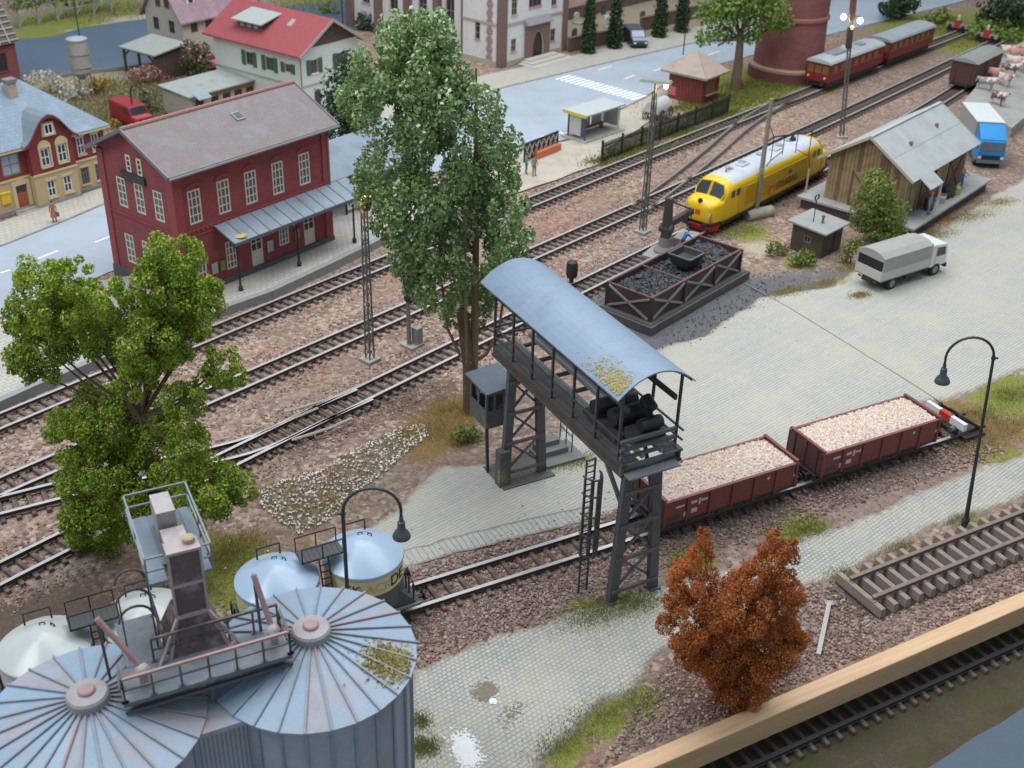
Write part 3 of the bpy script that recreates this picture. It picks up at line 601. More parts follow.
    st = MB(); st.box(2.5, 10.6, 0, 4.9, 12.6, .22); st.box(2.7, 11.4, .22, 4.3, 12.6, .55); st.box(2.9, 11.9, .55, 4.0, 12.6, .85); st.build('concrete_base', M('base_concrete', (.20,.215,.21), .85, .1), t)
    b = MB()
    for y in (11.3, 11.95, 12.6): b.bar((4.45, y, .2), (4.45, y, 1.7), .05)
    for z in (1.2, 1.7): b.bar((4.45, 11.3, z), (4.45, 12.6, z), .05)
    b.build('step_railing', m, t)
    MB().box(-.5, 9.9, 0, 2.6, 12.3, .12).build('foundation', M('base_dark', (.12,.12,.11), .9), t)
    return t
gantry()
# ------------------------------------------------------------------ grain silos
silo_roof = M('silo_roof_paint', (.255,.36,.465), .42, .1, 1.2, bump=.08, dirt=(.33,.305,.325), damt=.45, dscale=.85)
silo_rust = M('silo_rusty_panel', (.325,.305,.325), .5, .15, 1.2, bump=.08, dirt=(.29,.36,.45), damt=.6, dscale=.9)
silo_rib = M('silo_rib_paint', (.25,.285,.33), .5, .2, 2, dirt=(.29,.22,.21), damt=.35, dscale=1.5)
silo_wall = M('silo_wall_sheet', (.31,.355,.41), .45, .12, 1, bump=.05, dirt=(.30,.255,.26), damt=.5, dscale=.5)
def silo(c, label, seed, moss=False):
    R, Z, n = 3.42, 7.5, 26; t = thing('grain_silo', label, 'silo', (c[0], c[1], 0), seed*.07, 'grain silos in the foreground'); rr = random.Random(seed)
    # wall of vertical sheets, each a panel
    for k in range(n):
        a0 = 2*pi*k/n; a1 = 2*pi*(k+1)/n; r = R-.1; b = MB()
        P = lambda a, q, z: (q*cos(a), q*sin(a), z)
        am = (a0+a1)/2; rm = r+.0
        b.hexa([P(a0, r-.08, 0), P(a0, r, 0), P(a1, r, 0), P(a1, r-.08, 0), P(a0, r-.08, Z), P(a0, r, Z), P(a1, r, Z), P(a1, r-.08, Z)])
        b.build('wall_sheet', silo_wall, t)
        MB().bar(P(a0, r+.03, 0), P(a0, r+.03, Z-.02), .09, .08).build('wall_rib', silo_rib, t)
    # conical roof: wedge panels with standing seams
    for k in range(n):
        a0 = 2*pi*k/n; a1 = 2*pi*(k+1)/n; b = MB(); P = lambda a, q, z: (q*cos(a), q*sin(a), z); e = R+.12
        b.hexa([P(a0, .5, Z+.86), P(a0, e, Z-.06), P(a1, e, Z-.06), P(a1, .5, Z+.86), P(a0, .5, Z+.93), P(a0, e, Z), P(a1, e, Z), P(a1, .5, Z+.93)])
        b.build('roof_panel', silo_rust if rr.random() < .16 else silo_roof, t)
        MB().bar(P(a0, .6, Z+.945), P(a0, e+.02, Z+.035), .06, .06).build('roof_rib', M('silo_rib_rust', (.36,.235,.215), .6, .2, 3) if rr.random() < .07 else silo_rib, t)
    b = MB(); b.lathe([(.66, Z+.78), (.66, Z+1.18), (.60, Z+1.26), (.26, Z+1.30), (.26, Z+1.36), (.20, Z+1.38), (0, Z+1.38)], 26); b.build('roof_cap', M('silo_cap_paint', (.335,.325,.335), .5, .15, 2, dirt=(.31,.21,.2), damt=.5), t)
    MB().lathe([(.27, Z+1.355), (.23, Z+1.40), (.0, Z+1.40)], 18).build('cap_hatch', M('hatch_rust', (.36,.235,.225), .6), t)
    if moss:
        pos = []
        for _ in range(1700):
            x = rr.gauss(0, .42); y = rr.gauss(0, .36); p = Vector(moss)+Vector((x, y, 0)); q = hypot(p.x, p.y)
            if q < R: pos.append((p.x, p.y, Z+.95*(1-(q-.5)/(R-.4))))
        o = leaf_obj('moss_patch', np.array(pos)+rng.uniform(0, .06, (len(pos), 1))*np.array([0, 0, 1]), .085, leafmat('dry_moss', (.30,.24,.09), (.60,.53,.24), .8), t)
        o['kind'] = 'stuff'
    return t
def leaf_obj(name, pos, size, mat, parent=None, nrm=None, jit=.8, asp=1.5):
    pos = np.asarray(pos, float)
    if nrm is None: nrm = np.tile(np.array([0, 0, 1.0]), (len(pos), 1))
    V, F = leaves_geo(pos, nrm, size, asp, jit); return link(name, npmesh(name, V, F, mat), parent)
SA, SB = (-6.49, 29.35), (-12.93, 26.1)
mp_ = at(389, 657, 8.0); mv = rot2(mp_.x-SA[0], mp_.y-SA[1], -.21)
silo(SA, 'right grain silo, ribbed cone roof with a yellow moss patch', 3, (mv[0], mv[1], 0)); silo(SB, 'left grain silo, ribbed cone roof in the corner, without moss', 8)
def headhouse():
    a = atan2(SA[1]-SB[1], SA[0]-SB[0]); mid = Vector(((SA[0]+SB[0])/2, (SA[1]+SB[1])/2, 0))
    t = thing('grain_elevator', 'reddish grain elevator shaft with railed walkway above the two silos', 'grain elevator', mid, a)
    L = lambda px, py, z: (lambda d: Vector((*rot2(d.x, d.y, -a), z)))(at(px, py, z)-mid)
    wedge = MB(); wedge.prism([(-1.7, -1.9, 7.25), (1.7, -1.9, 7.25), (1.7, 1.9, 7.25), (-1.7, 1.9, 7.25)], (0, 0, .18)); wedge.build('link_roof', silo_rust, t)
    b = MB(); b.box(-1.6, -1.75, 0, 1.6, 1.75, 7.2)
    b.build('link_wall', silo_wall, t)
    for i in range(22): MB().box(-1.55+i*.142, -1.8, 0, -1.55+i*.142+.07, -1.75, 7.2).build('corrugation', silo_wall, t)
    zf = 8.75; deckm = M('walkway_paint', (.125,.155,.18), .5, .12, 2, dirt=(.28,.24,.23), damt=.4)
    p0 = L(124, 704, zf); p1 = L(293, 655, zf); y0 = (p0.y+p1.y)/2; x0, x1 = p0.x, p1.x; y1 = y0+1.55
    MB().box(x0, y0, zf-.16, x1, y1, zf).build('deck', deckm, t)
    b = MB()
    for x in (x0+.3, (x0+x1)/2, x1-.3): b.bar((x, y0+.2, 7.6), (x, y0+.2, zf-.1), .12); b.bar((x, y1-.2, 7.6), (x, y1-.2, zf-.1), .12)
    b.bar((x0, y0+.1, zf-.45), (x1, y0+.1, zf-.45), .1, .12); b.build('deck_support', M('deck_support_steel', (.10,.10,.10), .6), t)
    rail = M('walkway_rail_steel', (.095,.085,.085), .5, .25, 3, dirt=(.3,.2,.18), damt=.4); prail = M('walkway_rail_rust', (.42,.25,.235), .6, .2, 3)
    def railing(p, q, n, hh=.95, top=None):
        p = Vector(p); q = Vector(q)
        for i in range(n+1):
            c = p.lerp(q, i/n); b = MB(); b.bar(c, c+Vector((0, 0, hh)), .065); b.box(c.x-.1, c.y-.06, c.z, c.x+.1, c.y+.06, c.z+.035); b.build('rail_post', rail, t)
        MB().bar(p+Vector((0, 0, hh)), q+Vector((0, 0, hh)), .085).build('handrail', top or rail, t); MB().bar(p+Vector((0, 0, hh*.52)), q+Vector((0, 0, hh*.52)), .055).build('handrail', rail, t)
    railing((x0+.05, y0+.05, zf), (x1-.05, y0+.05, zf), 6, .95, prail); railing((x0+1.2, y1-.05, zf), (x1-.05, y1-.05, zf), 5)
    railing((x0+.05, y0+.05, zf), (x0+.05, y0+.75, zf), 1); railing((x1-.05, y0+.05, zf), (x1-.05, y1-.3, zf), 1)
    # back landing with hooped ladder
    q0 = L(128, 660, zf); xb0, xb1 = q0.x-.1, q0.x+1.15; MB().box(xb0, y1+.02, zf-.14, xb1, y1+2.3, zf-.0).build('deck', deckm, t)
    railing((xb1, y1+.15, zf), (xb1, y1+2.2, zf), 2, 1.0); 
    b = MB(); b.bar((xb0+.15, y1+.4, zf), (xb0+.15, y1+.4, zf+2.6), .05); b.bar((xb1-.15, y1+.6, zf), (xb1-.15, y1+.6, zf+3.4), .06)
    for z, sc_ in ((zf+.6, 1), (zf+1.3, 1), (zf+2.2, .85)):
        b.tube([(xb0+.65-.55*sc_*cos(a_), y1+1.5+.2*sin(a_)*0, z+.55*sc_*sin(a_)) for a_ in np.linspace(0, pi, 10)], .045, 6)
    b.build('ladder_hoop', rail, t)
    # hopper base and shaft
    s0 = L(192, 625, zf+.3); cx, cy = s0.x, y1+.75; sh = M('elevator_shaft_paint', (.125,.082,.085), .55, .15, 2, dirt=(.33,.26,.255), damt=.35, dscale=1.4); edge = M('elevator_edge_paint', (.42,.34,.33), .6, .15)
    b = MB(); zb, zt = zf-.05, zf+1.25; w0, w1 = .95, .5
    b.hexa([(cx-w0, cy-w0, zb), (cx+w0, cy-w0, zb), (cx+w0, cy+w0, zb), (cx-w0, cy+w0, zb), (cx-w1, cy-w1, zt), (cx+w1, cy-w1, zt), (cx+w1, cy+w1, zt), (cx-w1, cy+w1, zt)]); b.build('hopper', sh, t)
    b = MB()
    for sx in (-1, 1): b.bar((cx+sx*w0, cy-w0, zb), (cx+sx*w1, cy-w1, zt), .1); b.bar((cx+sx*(w0+.35), cy-w0-.1, zb), (cx+sx*w1, cy-w1-.02, zt), .09)
    b.bar((cx-w1, cy-w1-.02, zt), (cx+w1, cy-w1-.02, zt), .1); b.build('hopper_rib', edge, t)
    zt2 = zt+2.55; MB().box(cx-w1+.02, cy-w1+.02, zt, cx+w1-.02, cy+.05, zt2).build('shaft', sh, t)
    b = MB()
    for z in (zt+.02, zt+1.25, zt2): b.box(cx-w1-.03, cy-w1-.03, z-.05, cx+w1+.03, cy+.08, z+.05)
    for sx in (-1, 1): b.box(cx+sx*w1-.04, cy-w1-.025, zt, cx+sx*w1+.04, cy-w1+.06, zt2)
    b.build('shaft_band', edge, t)
    # head platform with machinery
    zp = zt+1.5; py0, py1 = cy-w1+.15, cy+3.3
    for s_, xx in ((-1, cx-1.18), (1, cx+w1+.02)): MB().box(xx, py0, zp-.1, xx+(.60 if s_ < 0 else .30), py1, zp).build('head_platform', M('head_platform_paint', (.15,.205,.25), .45, .1, 2), t)
    MB().box(cx-1.18, cy+w1, zp-.1, cx+.88, py1, zp-.02).build('head_platform', deckm, t)
    grl = M('head_rail_paint', (.23,.25,.27), .5, .2)
    for xx in (cx-1.18, cx+.86):
        for y in (py0, (py0+py1)/2, py1): MB().bar((xx, y, zp), (xx, y, zp+1.0), .055).build('rail_post', grl, t)
        for z in (.5, 1.0): MB().bar((xx, py0, zp+z), (xx, py1, zp+z), .055).build('handrail', grl, t)
    for z in (.5, 1.0):
        MB().bar((cx-1.18, py1, zp+z), (cx+.86, py1, zp+z), .055).build('handrail', grl, t); MB().bar((cx-1.18, py0, zp+z), (cx-.62, py0, zp+z), .055).build('handrail', grl, t); MB().bar((cx+.6, py0, zp+z), (cx+.86, py0, zp+z), .055).build('handrail', grl, t)
    hd = M('head_machine_paint', (.40,.365,.36), .55, .2, 3, dirt=(.25,.19,.17), damt=.4)
    MB().box(cx-.40, cy+.1, zp, cx+.36, cy+1.5, zt2-.45).build('drive_housing', hd, t)
    MB().box(cx-.42, cy+1.65, zp, cx+.2, cy+2.8, zt2+.1).build('drive_housing', hd, t)
    b = MB(); b.lathe([(.2, 0), (.2, .18), (.12, .22), (0, .22)], 12, (cx+.25, cy-.1, zt2+.03)); b.build('vent_cap', M('vent_moss', (.40,.32,.2), .8), t)
    # corner ventilators with leaning feed pipes
    for px, py, tx, ty in ((143, 672, 92, 598), (273, 632, 250, 556)):
        c = L(px, py, zf+.5); c = Vector((c.x, c.y, zf)); b = MB(); b.lathe([(.15, 0), (.15, .5), (.21, .5), (.25, .6), (.19, .72), (.08, .77), (0, .77)], 14, c); b.build('ventilator', hd, t, smooth=True)
        q = L(tx, ty, zf+3.0); b = MB(); b.tube([c+Vector((0, .1, .6)), Vector((q.x, c.y+.8, zf+2.4))], .095, 8); b.build('feed_pipe', prail, t)
        MB().bar((q.x, c.y+.8, zf+2.4), (q.x+.05, c.y+.8, zf-.1), .09).build('pipe_support', rail, t)
    return t
headhouse()
# ------------------------------------------------------------------ wagons
T6a = math.atan2(Q6[-1][1]-Q6[0][1], Q6[-1][0]-Q6[0][0]); ZR = .37   # rail head height
def wheelset(b, x, r=.5, g=1.5, mi=0):
    for s in (-1, 1): b.tube([(x, s*g/2-.06, ZR+r), (x, s*g/2+.06, ZR+r)], r, 14, mi)
    b.tube([(x, -.9, ZR+r), (x, .9, ZR+r)], .08, 6, mi)
def open_wagon(label, loc, marks, group):
    t = thing('open_wagon', label, 'goods wagon', loc, T6a, group); L, W, zb, zt = 8.25, 2.75, 1.12, 2.42
    br = M('wagon_brown', (.215,.055,.045), .55, .14, 2.5, bump=.08, dirt=(.11,.055,.045), damt=.4)
    x0, x1, y0, y1 = 0, L, -W/2, W/2
    for y, s in ((y0, 1), (y1, -1)):
        for k in range(6):
            a = L*k/6+.02; c = L*(k+1)/6-.02; MB().box(a, min(y, y+s*.08), zb, c, max(y, y+s*.08), zt-.02).build('side_panel', br, t)
        for k in range(7): xx = min(L-.05, max(.05, L*k/6)); MB().box(xx-.06, y-.07 if s > 0 else y-.0, zb-.1, xx+.06, y+.0 if s > 0 else y+.07, zt).build('side_stake', br, t)
        MB().box(-.03, min(y-s*.05, y+s*.11), zt-.02, L+.03, max(y-s*.05, y+s*.11), zt+.07).build('top_rail', M('wagon_rail_brown', (.20,.07,.065), .55), t)
    for x, s in ((x0, 1), (x1, -1)):
        b = MB(); b.box(min(x, x+s*.09), y0+.08, zb, max(x, x+s*.09), y1-.08, zt+.16)
        for yy in (-.9, 0, .9): b.box(min(x, x-s*.07), yy-.06, zb-.1, max(x, x-s*.07), yy+.06, zt+.1)
        b.build('end_panel', M('wagon_end_brown', (.11,.05,.045), .6, .2), t)
        MB().box(min(x-s*.04, x+s*.13), y0, zt+.16, max(x-s*.04, x+s*.13), y1, zt+.22).build('end_rail', br, t)
    MB().box(x0, y0+.05, zb-.18, x1, y1-.05, zb).build('floor', M('wagon_frame_black', (.04,.035,.035), .7), t)
    b = MB(); b.box(-.3, y0+.35, .82, L+.3, y0+.5, zb-.18); b.box(-.3, y1-.5, .82, L+.3, y1-.35, zb-.18); b.box(-.3, y0+.15, .8, -.15, y1-.15, 1.12); b.box(L+.15, y0+.15, .8, L+.3, y1-.15, 1.12)
    for xx in np.linspace(1.6, 6.9, 4): b.box(xx, y0+.1, .75, xx+.1, y0+.35, zb-.15)
    b.build('underframe', black, t)
    for xx in (1.75, L-1.75):
        b = MB(); wheelset(b, xx); b.build('wheelset', M('wheel_steel', (.05,.045,.045), .5), t, smooth=True); b = MB()
        for s in (-1, 1): b.box(xx-.25, s*1.02-.1, .7, xx+.25, s*1.02+.1, 1.0); b.bar((xx-.75, s*1.02, 1.0), (xx+.75, s*1.02, 1.0), .1, .1)
        b.build('axle_box', black, t)
    for x, s in ((-.3, -1), (L+.3, 1)):
        for yy in (-.87, .87):
            b = MB(); b.tube([(x, yy, 1.05), (x+s*.4, yy, 1.05)], .1, 8); b.tube([(x+s*.4, yy, 1.05), (x+s*.46, yy, 1.05)], .23, 12); b.build('buffer', black, t)
        MB().box(min(x, x+s*.35), -.06, .9, max(x, x+s*.35), .06, 1.02).build('coupling', black, t)
    # lettering panels as on the photograph: small white marks and a dark tally board on the left side panels
    wm = M('wagon_lettering', (.62,.55,.53), .7, .1); b = MB(); yl = y0-.012
    for xx, zz, w, h in marks: MB().box(xx, yl, zz, xx+w, y0-.002, zz+h).build('lettering_mark', wm, t)
    MB().box(.35, yl, zb+.14, .98, y0-.003, zb+.42).build('tally_board', M('tally_board_black', (.06,.065,.07), .6), t)
    # pinkish gravel load, gently heaped
    nx, ny = 44, 16; b = MB(); gx = np.linspace(.12, L-.12, nx); gy = np.linspace(y0+.13, y1-.13, ny)
    H = np.array([[zt-.02+.20*(1-abs(2*i/(nx-1)-1)**4)*(1-abs(2*j/(ny-1)-1)**3)+rng.normal(0, .018) for j in range(ny)] for i in range(nx)])
    V = [(gx[i], gy[j], H[i, j]) for i in range(nx) for j in range(ny)]; F = [(i*ny+j, (i+1)*ny+j, (i+1)*ny+j+1, i*ny+j+1) for i in range(nx-1) for j in range(ny-1)]
    gm = M('pink_gravel', (.68,.555,.48), .9, .22, 7, bump=.7, bscale=18)
    ob = link('gravel_load', npmesh('gravel_load', V, F, gm), t); n = 5200; px_ = rng.uniform(.12, L-.12, n); py_ = rng.uniform(y0+.13, y1-.13, n)
    ii = np.clip(((px_-.12)/(L-.24)*(nx-1)).astype(int), 0, nx-1); jj = np.clip(((py_-y0-.13)/(W-.26)*(ny-1)).astype(int), 0, ny-1)
    gs = NT('gravel_grain') if 'gravel_grain' not in _mats else None
    if gs:
        g = gs.n('ShaderNodeNewGeometry').outputs['Random Per Island']; gs.color(gs.mix(g, (.54,.43,.35), (.84,.72,.62))); gs.bsdf.inputs['Roughness'].default_value = .9; _mats['gravel_grain'] = gs.mat
    stones('gravel_grains', np.column_stack([px_, py_, H[ii, jj]]), .062, _mats['gravel_grain'], t)
    return t
def on6(px, py, z): 
    p = at(px, py, z); d = Vector((Q6[-1][0]-Q6[0][0], Q6[-1][1]-Q6[0][1], 0)).normalized(); o = Vector((Q6[0][0], Q6[0][1], 0)); return o+d*((p-o).dot(d))
mk1 = [(1.2,1.3,.18,.3),(1.6,1.95,.35,.18),(2.05,1.8,.12,.4),(2.2,1.95,.4,.14),(1.65,1.4,.35,.25),(.7,1.95,.5,.12),(6.3,2.0,.16,.16),(8.05,1.65,.16,.18)]
dW = Vector((cos(T6a), sin(T6a), 0)); nW = Vector((-dW.y, dW.x, 0))
pR = on6(802, 439, 2.4); pL = on6(644, 485, 2.4)
open_wagon('brown open wagon heaped with pink gravel standing against the gantry leg', pL, mk1, 'open wagons loaded with gravel')
open_wagon('brown open wagon heaped with pink gravel touching the red and white buffer stop', pR, mk1, 'open wagons loaded with gravel')
# ------------------------------------------------------------------ buffer stop with red and white beam
def buffer_stop():
    e = on6(955, 428, .4); t = thing('buffer_stop', 'black buffer stop with thick red and white beam at the siding end', 'buffer stop', e, T6a)
    b = MB()
    for s in (-.75, .75): b.bar((-.55, s, .3), (-.55, s, 1.75), .16); b.bar((-.55, s, 1.6), (1.5, s, .3), .16); b.bar((-.9, s, .38), (1.8, s, .38), .14)
    b.bar((.5, -.9, 1.0), (.5, .9, 1.0), .12); b.build('frame', black, t)
    for i, (y0, y1) in enumerate(((-1.45, -.42), (-.42, .42), (.42, 1.45))): MB().box(-.92, y0, 1.12, -.66, y1, 1.56).build('beam_section', red_paint if i == 1 else white, t)
    for s in (-.87, .87): MB().tube([(-.92, s, 1.05), (-1.3, s, 1.05)], .16, 10).build('buffer', steel_grey, t)
    b = MB(); b.box(-.2, -1.2, 0, 1.4, 1.2, .3); b.build('sleeper_stack', M('tarred_wood', (.05,.045,.04), .9), t)
buffer_stop()
# ------------------------------------------------------------------ two-tank silo wagons
def tank_wagon(label, x, dome, band, text=True):
    o = Vector((Q6[0][0], Q6[0][1], 0)); c = o+dW*((Vector((x[0], x[1], 0))-o).dot(dW)); t = thing('tank_wagon', label, 'tank wagon', c, T6a, 'two-tank silo wagons on the siding')
    for xx in (-1.93, 1.93):
        tk = MB(); R = 1.74; tk.lathe([(R, 2.62), (R, 3.6)], 40, (xx, 0, 0)); MB().lathe([(1.0, 1.22), (R-.02, 1.6), (R-.02, 2.63)], 40, (xx, 0, 0)).build('tank_hull', M('wagon_hull', (.085,.098,.105), .45, .08), t, smooth=True)
        tank = tk.build('tank', band, t, smooth=True)
        MB().lathe([(R+.03, 3.5), (R+.05, 3.56), (R+.03, 3.66), (R-.05, 3.72), (.5, 4.3), (.32, 4.36), (0, 4.38)], 40, (xx, 0, 0)).build('tank_dome', dome, tank, smooth=True)
        b = MB()
        for a in (.4, 1.2): b.tube([(xx+.55*cos(a+k), .55*sin(a+k), 4.26+z) for k, z in ((0, 0), (0, .12), (.35, .12), (.35, 0))], .03, 5)
        b.build('lid_handle', black, tank)
        for a in (pi/2,):
            b = MB(); b.tube([(xx+.5*s, (1.0)*sin(a), 4.1+z) for s, z in ((-1, 0), (-1, .55), (1, .55), (1, 0))], .045, 6); b.build('dome_rail', black, t)
    b = MB(); b.box(-.95, -.45, 4.33, .95, .45, 4.41)
    for k in range(9): b.box(-.9+k*.21, -.45, 4.41, -.9+k*.21+.12, .45, 4.435)
    b.build('catwalk', M('catwalk_plate', (.055,.06,.062), .6), t)
    b = MB()
    for s in (-.45, .45):
        for xx in (-.9, 0, .9): b.bar((xx, s, 4.38), (xx, s, 5.1), .045)
        b.bar((-.9, s, 5.1), (.9, s, 5.1), .05)
    b.build('catwalk_rail', black, t)
    b = MB()
    for s in (-.2, .2): b.bar((s, -1.35, 1.3), (s, -.48, 4.4), .06)
    for f in np.linspace(.05, 1, 11): b.bar((-.2, -1.35+.87*f, 1.3+3.1*f), (.2, -1.35+.87*f, 1.3+3.1*f), .045)
    b.build('ladder', black, t)
    b = MB(); b.box(-4.05, -1.35, 1.0, 4.05, 1.35, 1.22); b.box(-3.9, -1.0, .75, 3.9, -.85, 1.0); b.box(-3.9, .85, .75, 3.9, 1.0, 1.0); b.build('chassis', M('wagon_chassis', (.05,.055,.06), .55), t)
    for sx in (-1, 1):
        MB().prism([(sx*3.85, -1.3, 1.22), (sx*2.35, -1.3, 1.22), (sx*2.7, -1.3, 2.6)], (0, 2.6, 0)).build('tank_skirt', M('wagon_skirt', (.075,.085,.092), .5, .1), t)
    MB().box(-4.05, -1.42, 1.1, 4.05, -1.34, 1.22).build('side_sill', M('sill_paint', (.24,.26,.27), .5), t)
    for xx in (-2.4, 2.4):
        b = MB(); wheelset(b, xx); b.build('wheelset', black, t, smooth=True)
    for s in (-1, 1):
        for yy in (-.87, .87):
            b = MB(); b.tube([(s*3.9, yy, 1.05), (s*4.35, yy, 1.05)], .1, 8); b.tube([(s*4.35, yy, 1.05), (s*4.42, yy, 1.05)], .24, 12); b.build('buffer', black, t)
        b = MB()
        for yy in (-1.25, -.4, .5): b.tube([(s*3.75, yy, 1.2), (s*3.75, yy, 2.25), (s*3.75, yy+.5, 2.25), (s*3.75, yy+.5, 1.2)], .04, 5)
        b.tube([(s*3.9, -.2, 1.0), (s*4.2, -.2, .7), (s*4.3, .1, .95)], .07, 6); b.build('end_handrail', black, t)
    if text:
        for body, ang, size, colr in (('EK', -2.2, .62, (.03,.07,.08)), ('LACK', -1.62, .62, (.50,.44,.20)), ('DE', -.95, .78, (.02,.02,.02))):
            cu = bpy.data.curves.new('letters', 'FONT'); cu.body = body; cu.size = size; cu.align_x = 'CENTER'; cu.extrude = .012; tmp = bpy.data.objects.new('letters', cu); COL.objects.link(tmp)
            dg = bpy.context.evaluated_depsgraph_get(); me = bpy.data.meshes.new_from_object(tmp.evaluated_get(dg)); bpy.data.objects.remove(tmp); R = 1.752
            for v in me.vertices:
                a = ang+v.co.x/R; r = R+v.co.z; v.co = (1.93+r*cos(a), r*sin(a), 2.82+v.co.y)
            me.materials.clear(); me.materials.append(M('lettering_'+('a' if size > .7 else ('b' if body == 'EK' else 'c')), colr, .6, .05)); link('lettering', me, t)
    return t
domeb = M('tank_dome_blue', (.34,.45,.58), .24, .04, 1, bump=.02); domew = M('tank_dome_white', (.47,.51,.50), .25, .05, 1, bump=.02, dirt=(.5,.5,.45), damt=.3)
cT = on6(338, 560, 3.5); pxr = at(366, 559, 3.6); cr_ = Vector((pxr.x, pxr.y, 0))-dW*1.93
tank_wagon('silo wagon with two light blue cone domes and yellow lettered band', (cr_.x, cr_.y), domeb, M('tank_band_yellow', (.68,.61,.32), .4, .04, 1))
cw = cr_-dW*9.3; tank_wagon('silo wagon with two white cone domes behind the left silo', (cw.x, cw.y), domew, M('tank_side_white', (.55,.57,.54), .4, .05, 1), False)
# ------------------------------------------------------------------ curved street lamps
def arc_lamp(label, base, H, ang, reach=2.6, group='black gooseneck street lamps', lean=0.0):
    t = thing('street_lamp', label, 'street lamp', base, ang, group); t.rotation_euler = (0, lean, ang); lm = M('lamp_post_paint', (.035,.042,.05), .4, .2)
    b = MB(); r = reach/2; pts = [(0, 0, 0), (0, 0, H*.35), (0, 0, H-r)]; rad = [.13, .085, .075]
    for a in np.linspace(pi*.08, pi*.98, 14): pts.append((r-r*cos(a), 0, H-r+r*sin(a))); rad.append(.065)
    pts.append((reach, 0, H-r-.35)); rad.append(.06); b.tube(pts, rad, 8); b.build('post', lm, t, smooth=True)
    b = MB(); b.lathe([(.2, 0), (.2, .35), (.13, .5), (.1, .9), (.12, .95)], 12); b.build('post_foot', lm, t); b = MB(); b.lathe([(.11, 0), (.11, .14)], 8, (0, 0, H-r-.1)); b.bar((-.22, 0, H-r-.03), (-.1, 0, H-r-.03), .07); b.build('post_fitting', lm, t)
    b = MB(); z = H-r-1.3; b.lathe([(.36, z), (.37, z+.07), (.29, z+.25), (.17, z+.4), (.15, z+.75), (.09, z+.8), (.09, z+1.0), (0, z+1.01)], 20, (reach, 0, 0)); b.build('lamp_shade', M('lamp_shade_paint', (.07,.085,.10), .35, .1), t, smooth=True)
    b = MB(); b.lathe([(.0, z-.05), (.2, z-.02), (.25, z+.06), (0, z+.1)], 14, (reach, 0, 0)); b.build('lamp_glass', M('lamp_glass', (.45,.45,.42), .3), t)
    return t
# heading in the picture: head hangs to the left (right lamp) and right (left lamp)
arc_lamp('black gooseneck street lamp on the right beside the wooden edge board', at(965, 525), 10.9, pi-.05, 2.2, lean=.085)
arc_lamp('black gooseneck street lamp curving over the blue tank wagon', at(352, 672), 9.5, .12, 2.25)
# ------------------------------------------------------------------ building helpers (local frame: near corner at origin, +x along the right-hand wall, +y along the left-hand wall going back)
_win = {}
def window(parent, wall, s, z, w, h, nx=2, nz=3, fm=None, depth=.12, fw=.11, bw=.075, sill=None, surf=False, name='window', pane=None, lintel=None, y=0.0, x=0.0):
    """wall 'r': plane y=const facing -y, s along x ; wall 'l': plane x=const facing -x, s along y. s,z = lower-left corner seen along +s"""
    fm = fm or white; pane = pane or GL; key = (round(w, 2), round(h, 2), nx, nz, fm.name, pane.name, depth, fw, bw, sill.name if sill else 0, surf, lintel.name if lintel else 0)
    if key not in _win:
        f = MB(); d0 = -.075 if surf else depth-.06; d1 = d0+.06      # frame thickness, y from d0 (outer) to d1
        f.box(0, d0, 0, fw, d1, h); f.box(w-fw, d0, 0, w, d1, h); f.box(fw, d0, 0, w-fw, d1, fw); f.box(fw, d0, h-fw, w-fw, d1, h)
        for i in range(1, nx): f.box(w*i/nx-bw/2, d0+.01, fw, w*i/nx+bw/2, d1, h-fw)
        for j in range(1, nz): f.box(fw, d0+.015, h*j/nz-bw/2, w-fw, d1, h*j/nz+bw/2)
        p = MB(); p.box(fw*.5, d1-.02, fw*.5, w-fw*.5, d1+.01, h-fw*.5)
        sl = MB(); 
        ln = MB()
        if sill: sl.box(-.08, -.1, -.12, w+.08, depth-.03, -.0)
        if lintel: ln.box(-.1, -.05, h, w+.1, .0, h+.2)
        _win[key] = (f.mesh('frame', fm), p.mesh('pane', pane), sl.mesh('sill', sill) if sill else None, ln.mesh('lintel', lintel) if lintel else None)
    fmesh, pmesh, smesh, lmesh = _win[key]; o = link(name, fmesh, parent)
    if wall == 'r': o.location = (s, y, z)
    else: o.location = (x, s+w, z); o.rotation_euler = (0, 0, -pi/2)
    link('pane', pmesh, o)
    if smesh: link('sill', smesh, o)
    if lmesh: link('lintel', lmesh, o)
    return o
def shell(parent, Lx, Ly, H, mat, rops=(), lops=(), gable=None, ridge=0, depth=.15, z0=0.0, name='wall', rm=None):
    b = MB(); b.facade((0, 0, z0), (1, 0, 0), Lx, H-z0, [(a, c-z0, d, e-z0) for a, c, d, e in rops], depth)
    b.facade((0, Ly, z0), (0, -1, 0), Ly, H-z0, [(Ly-d, c-z0, Ly-a, e-z0) for a, c, d, e in lops], depth)
    b.facade((Lx, 0, z0), (0, 1, 0), Ly, H-z0, []); b.facade((Lx, Ly, z0), (-1, 0, 0), Lx, H-z0, [])
    b.quad([(0.2, 0.2, H-.02), (Lx-.2, 0.2, H-.02), (Lx-.2, Ly-.2, H-.02), (0.2, Ly-.2, H-.02)])
    if gable == 'x':   # ridge runs along x, gables on the left and right ends
        for x in (0, Lx): b.prism([(x, 0, H), (x, Ly, H), (x, Ly/2, ridge)], (.2 if x == 0 else -.2, 0, 0))
    if gable == 'y':
        for y in (0, Ly): b.prism([(0, y, H), (Lx, y, H), (Lx/2, y, ridge)], (0, .2 if y == 0 else -.2, 0))
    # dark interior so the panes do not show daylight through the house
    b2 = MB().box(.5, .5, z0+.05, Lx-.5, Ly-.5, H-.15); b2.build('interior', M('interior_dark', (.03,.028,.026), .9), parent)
    return b.build(name, mat, parent)
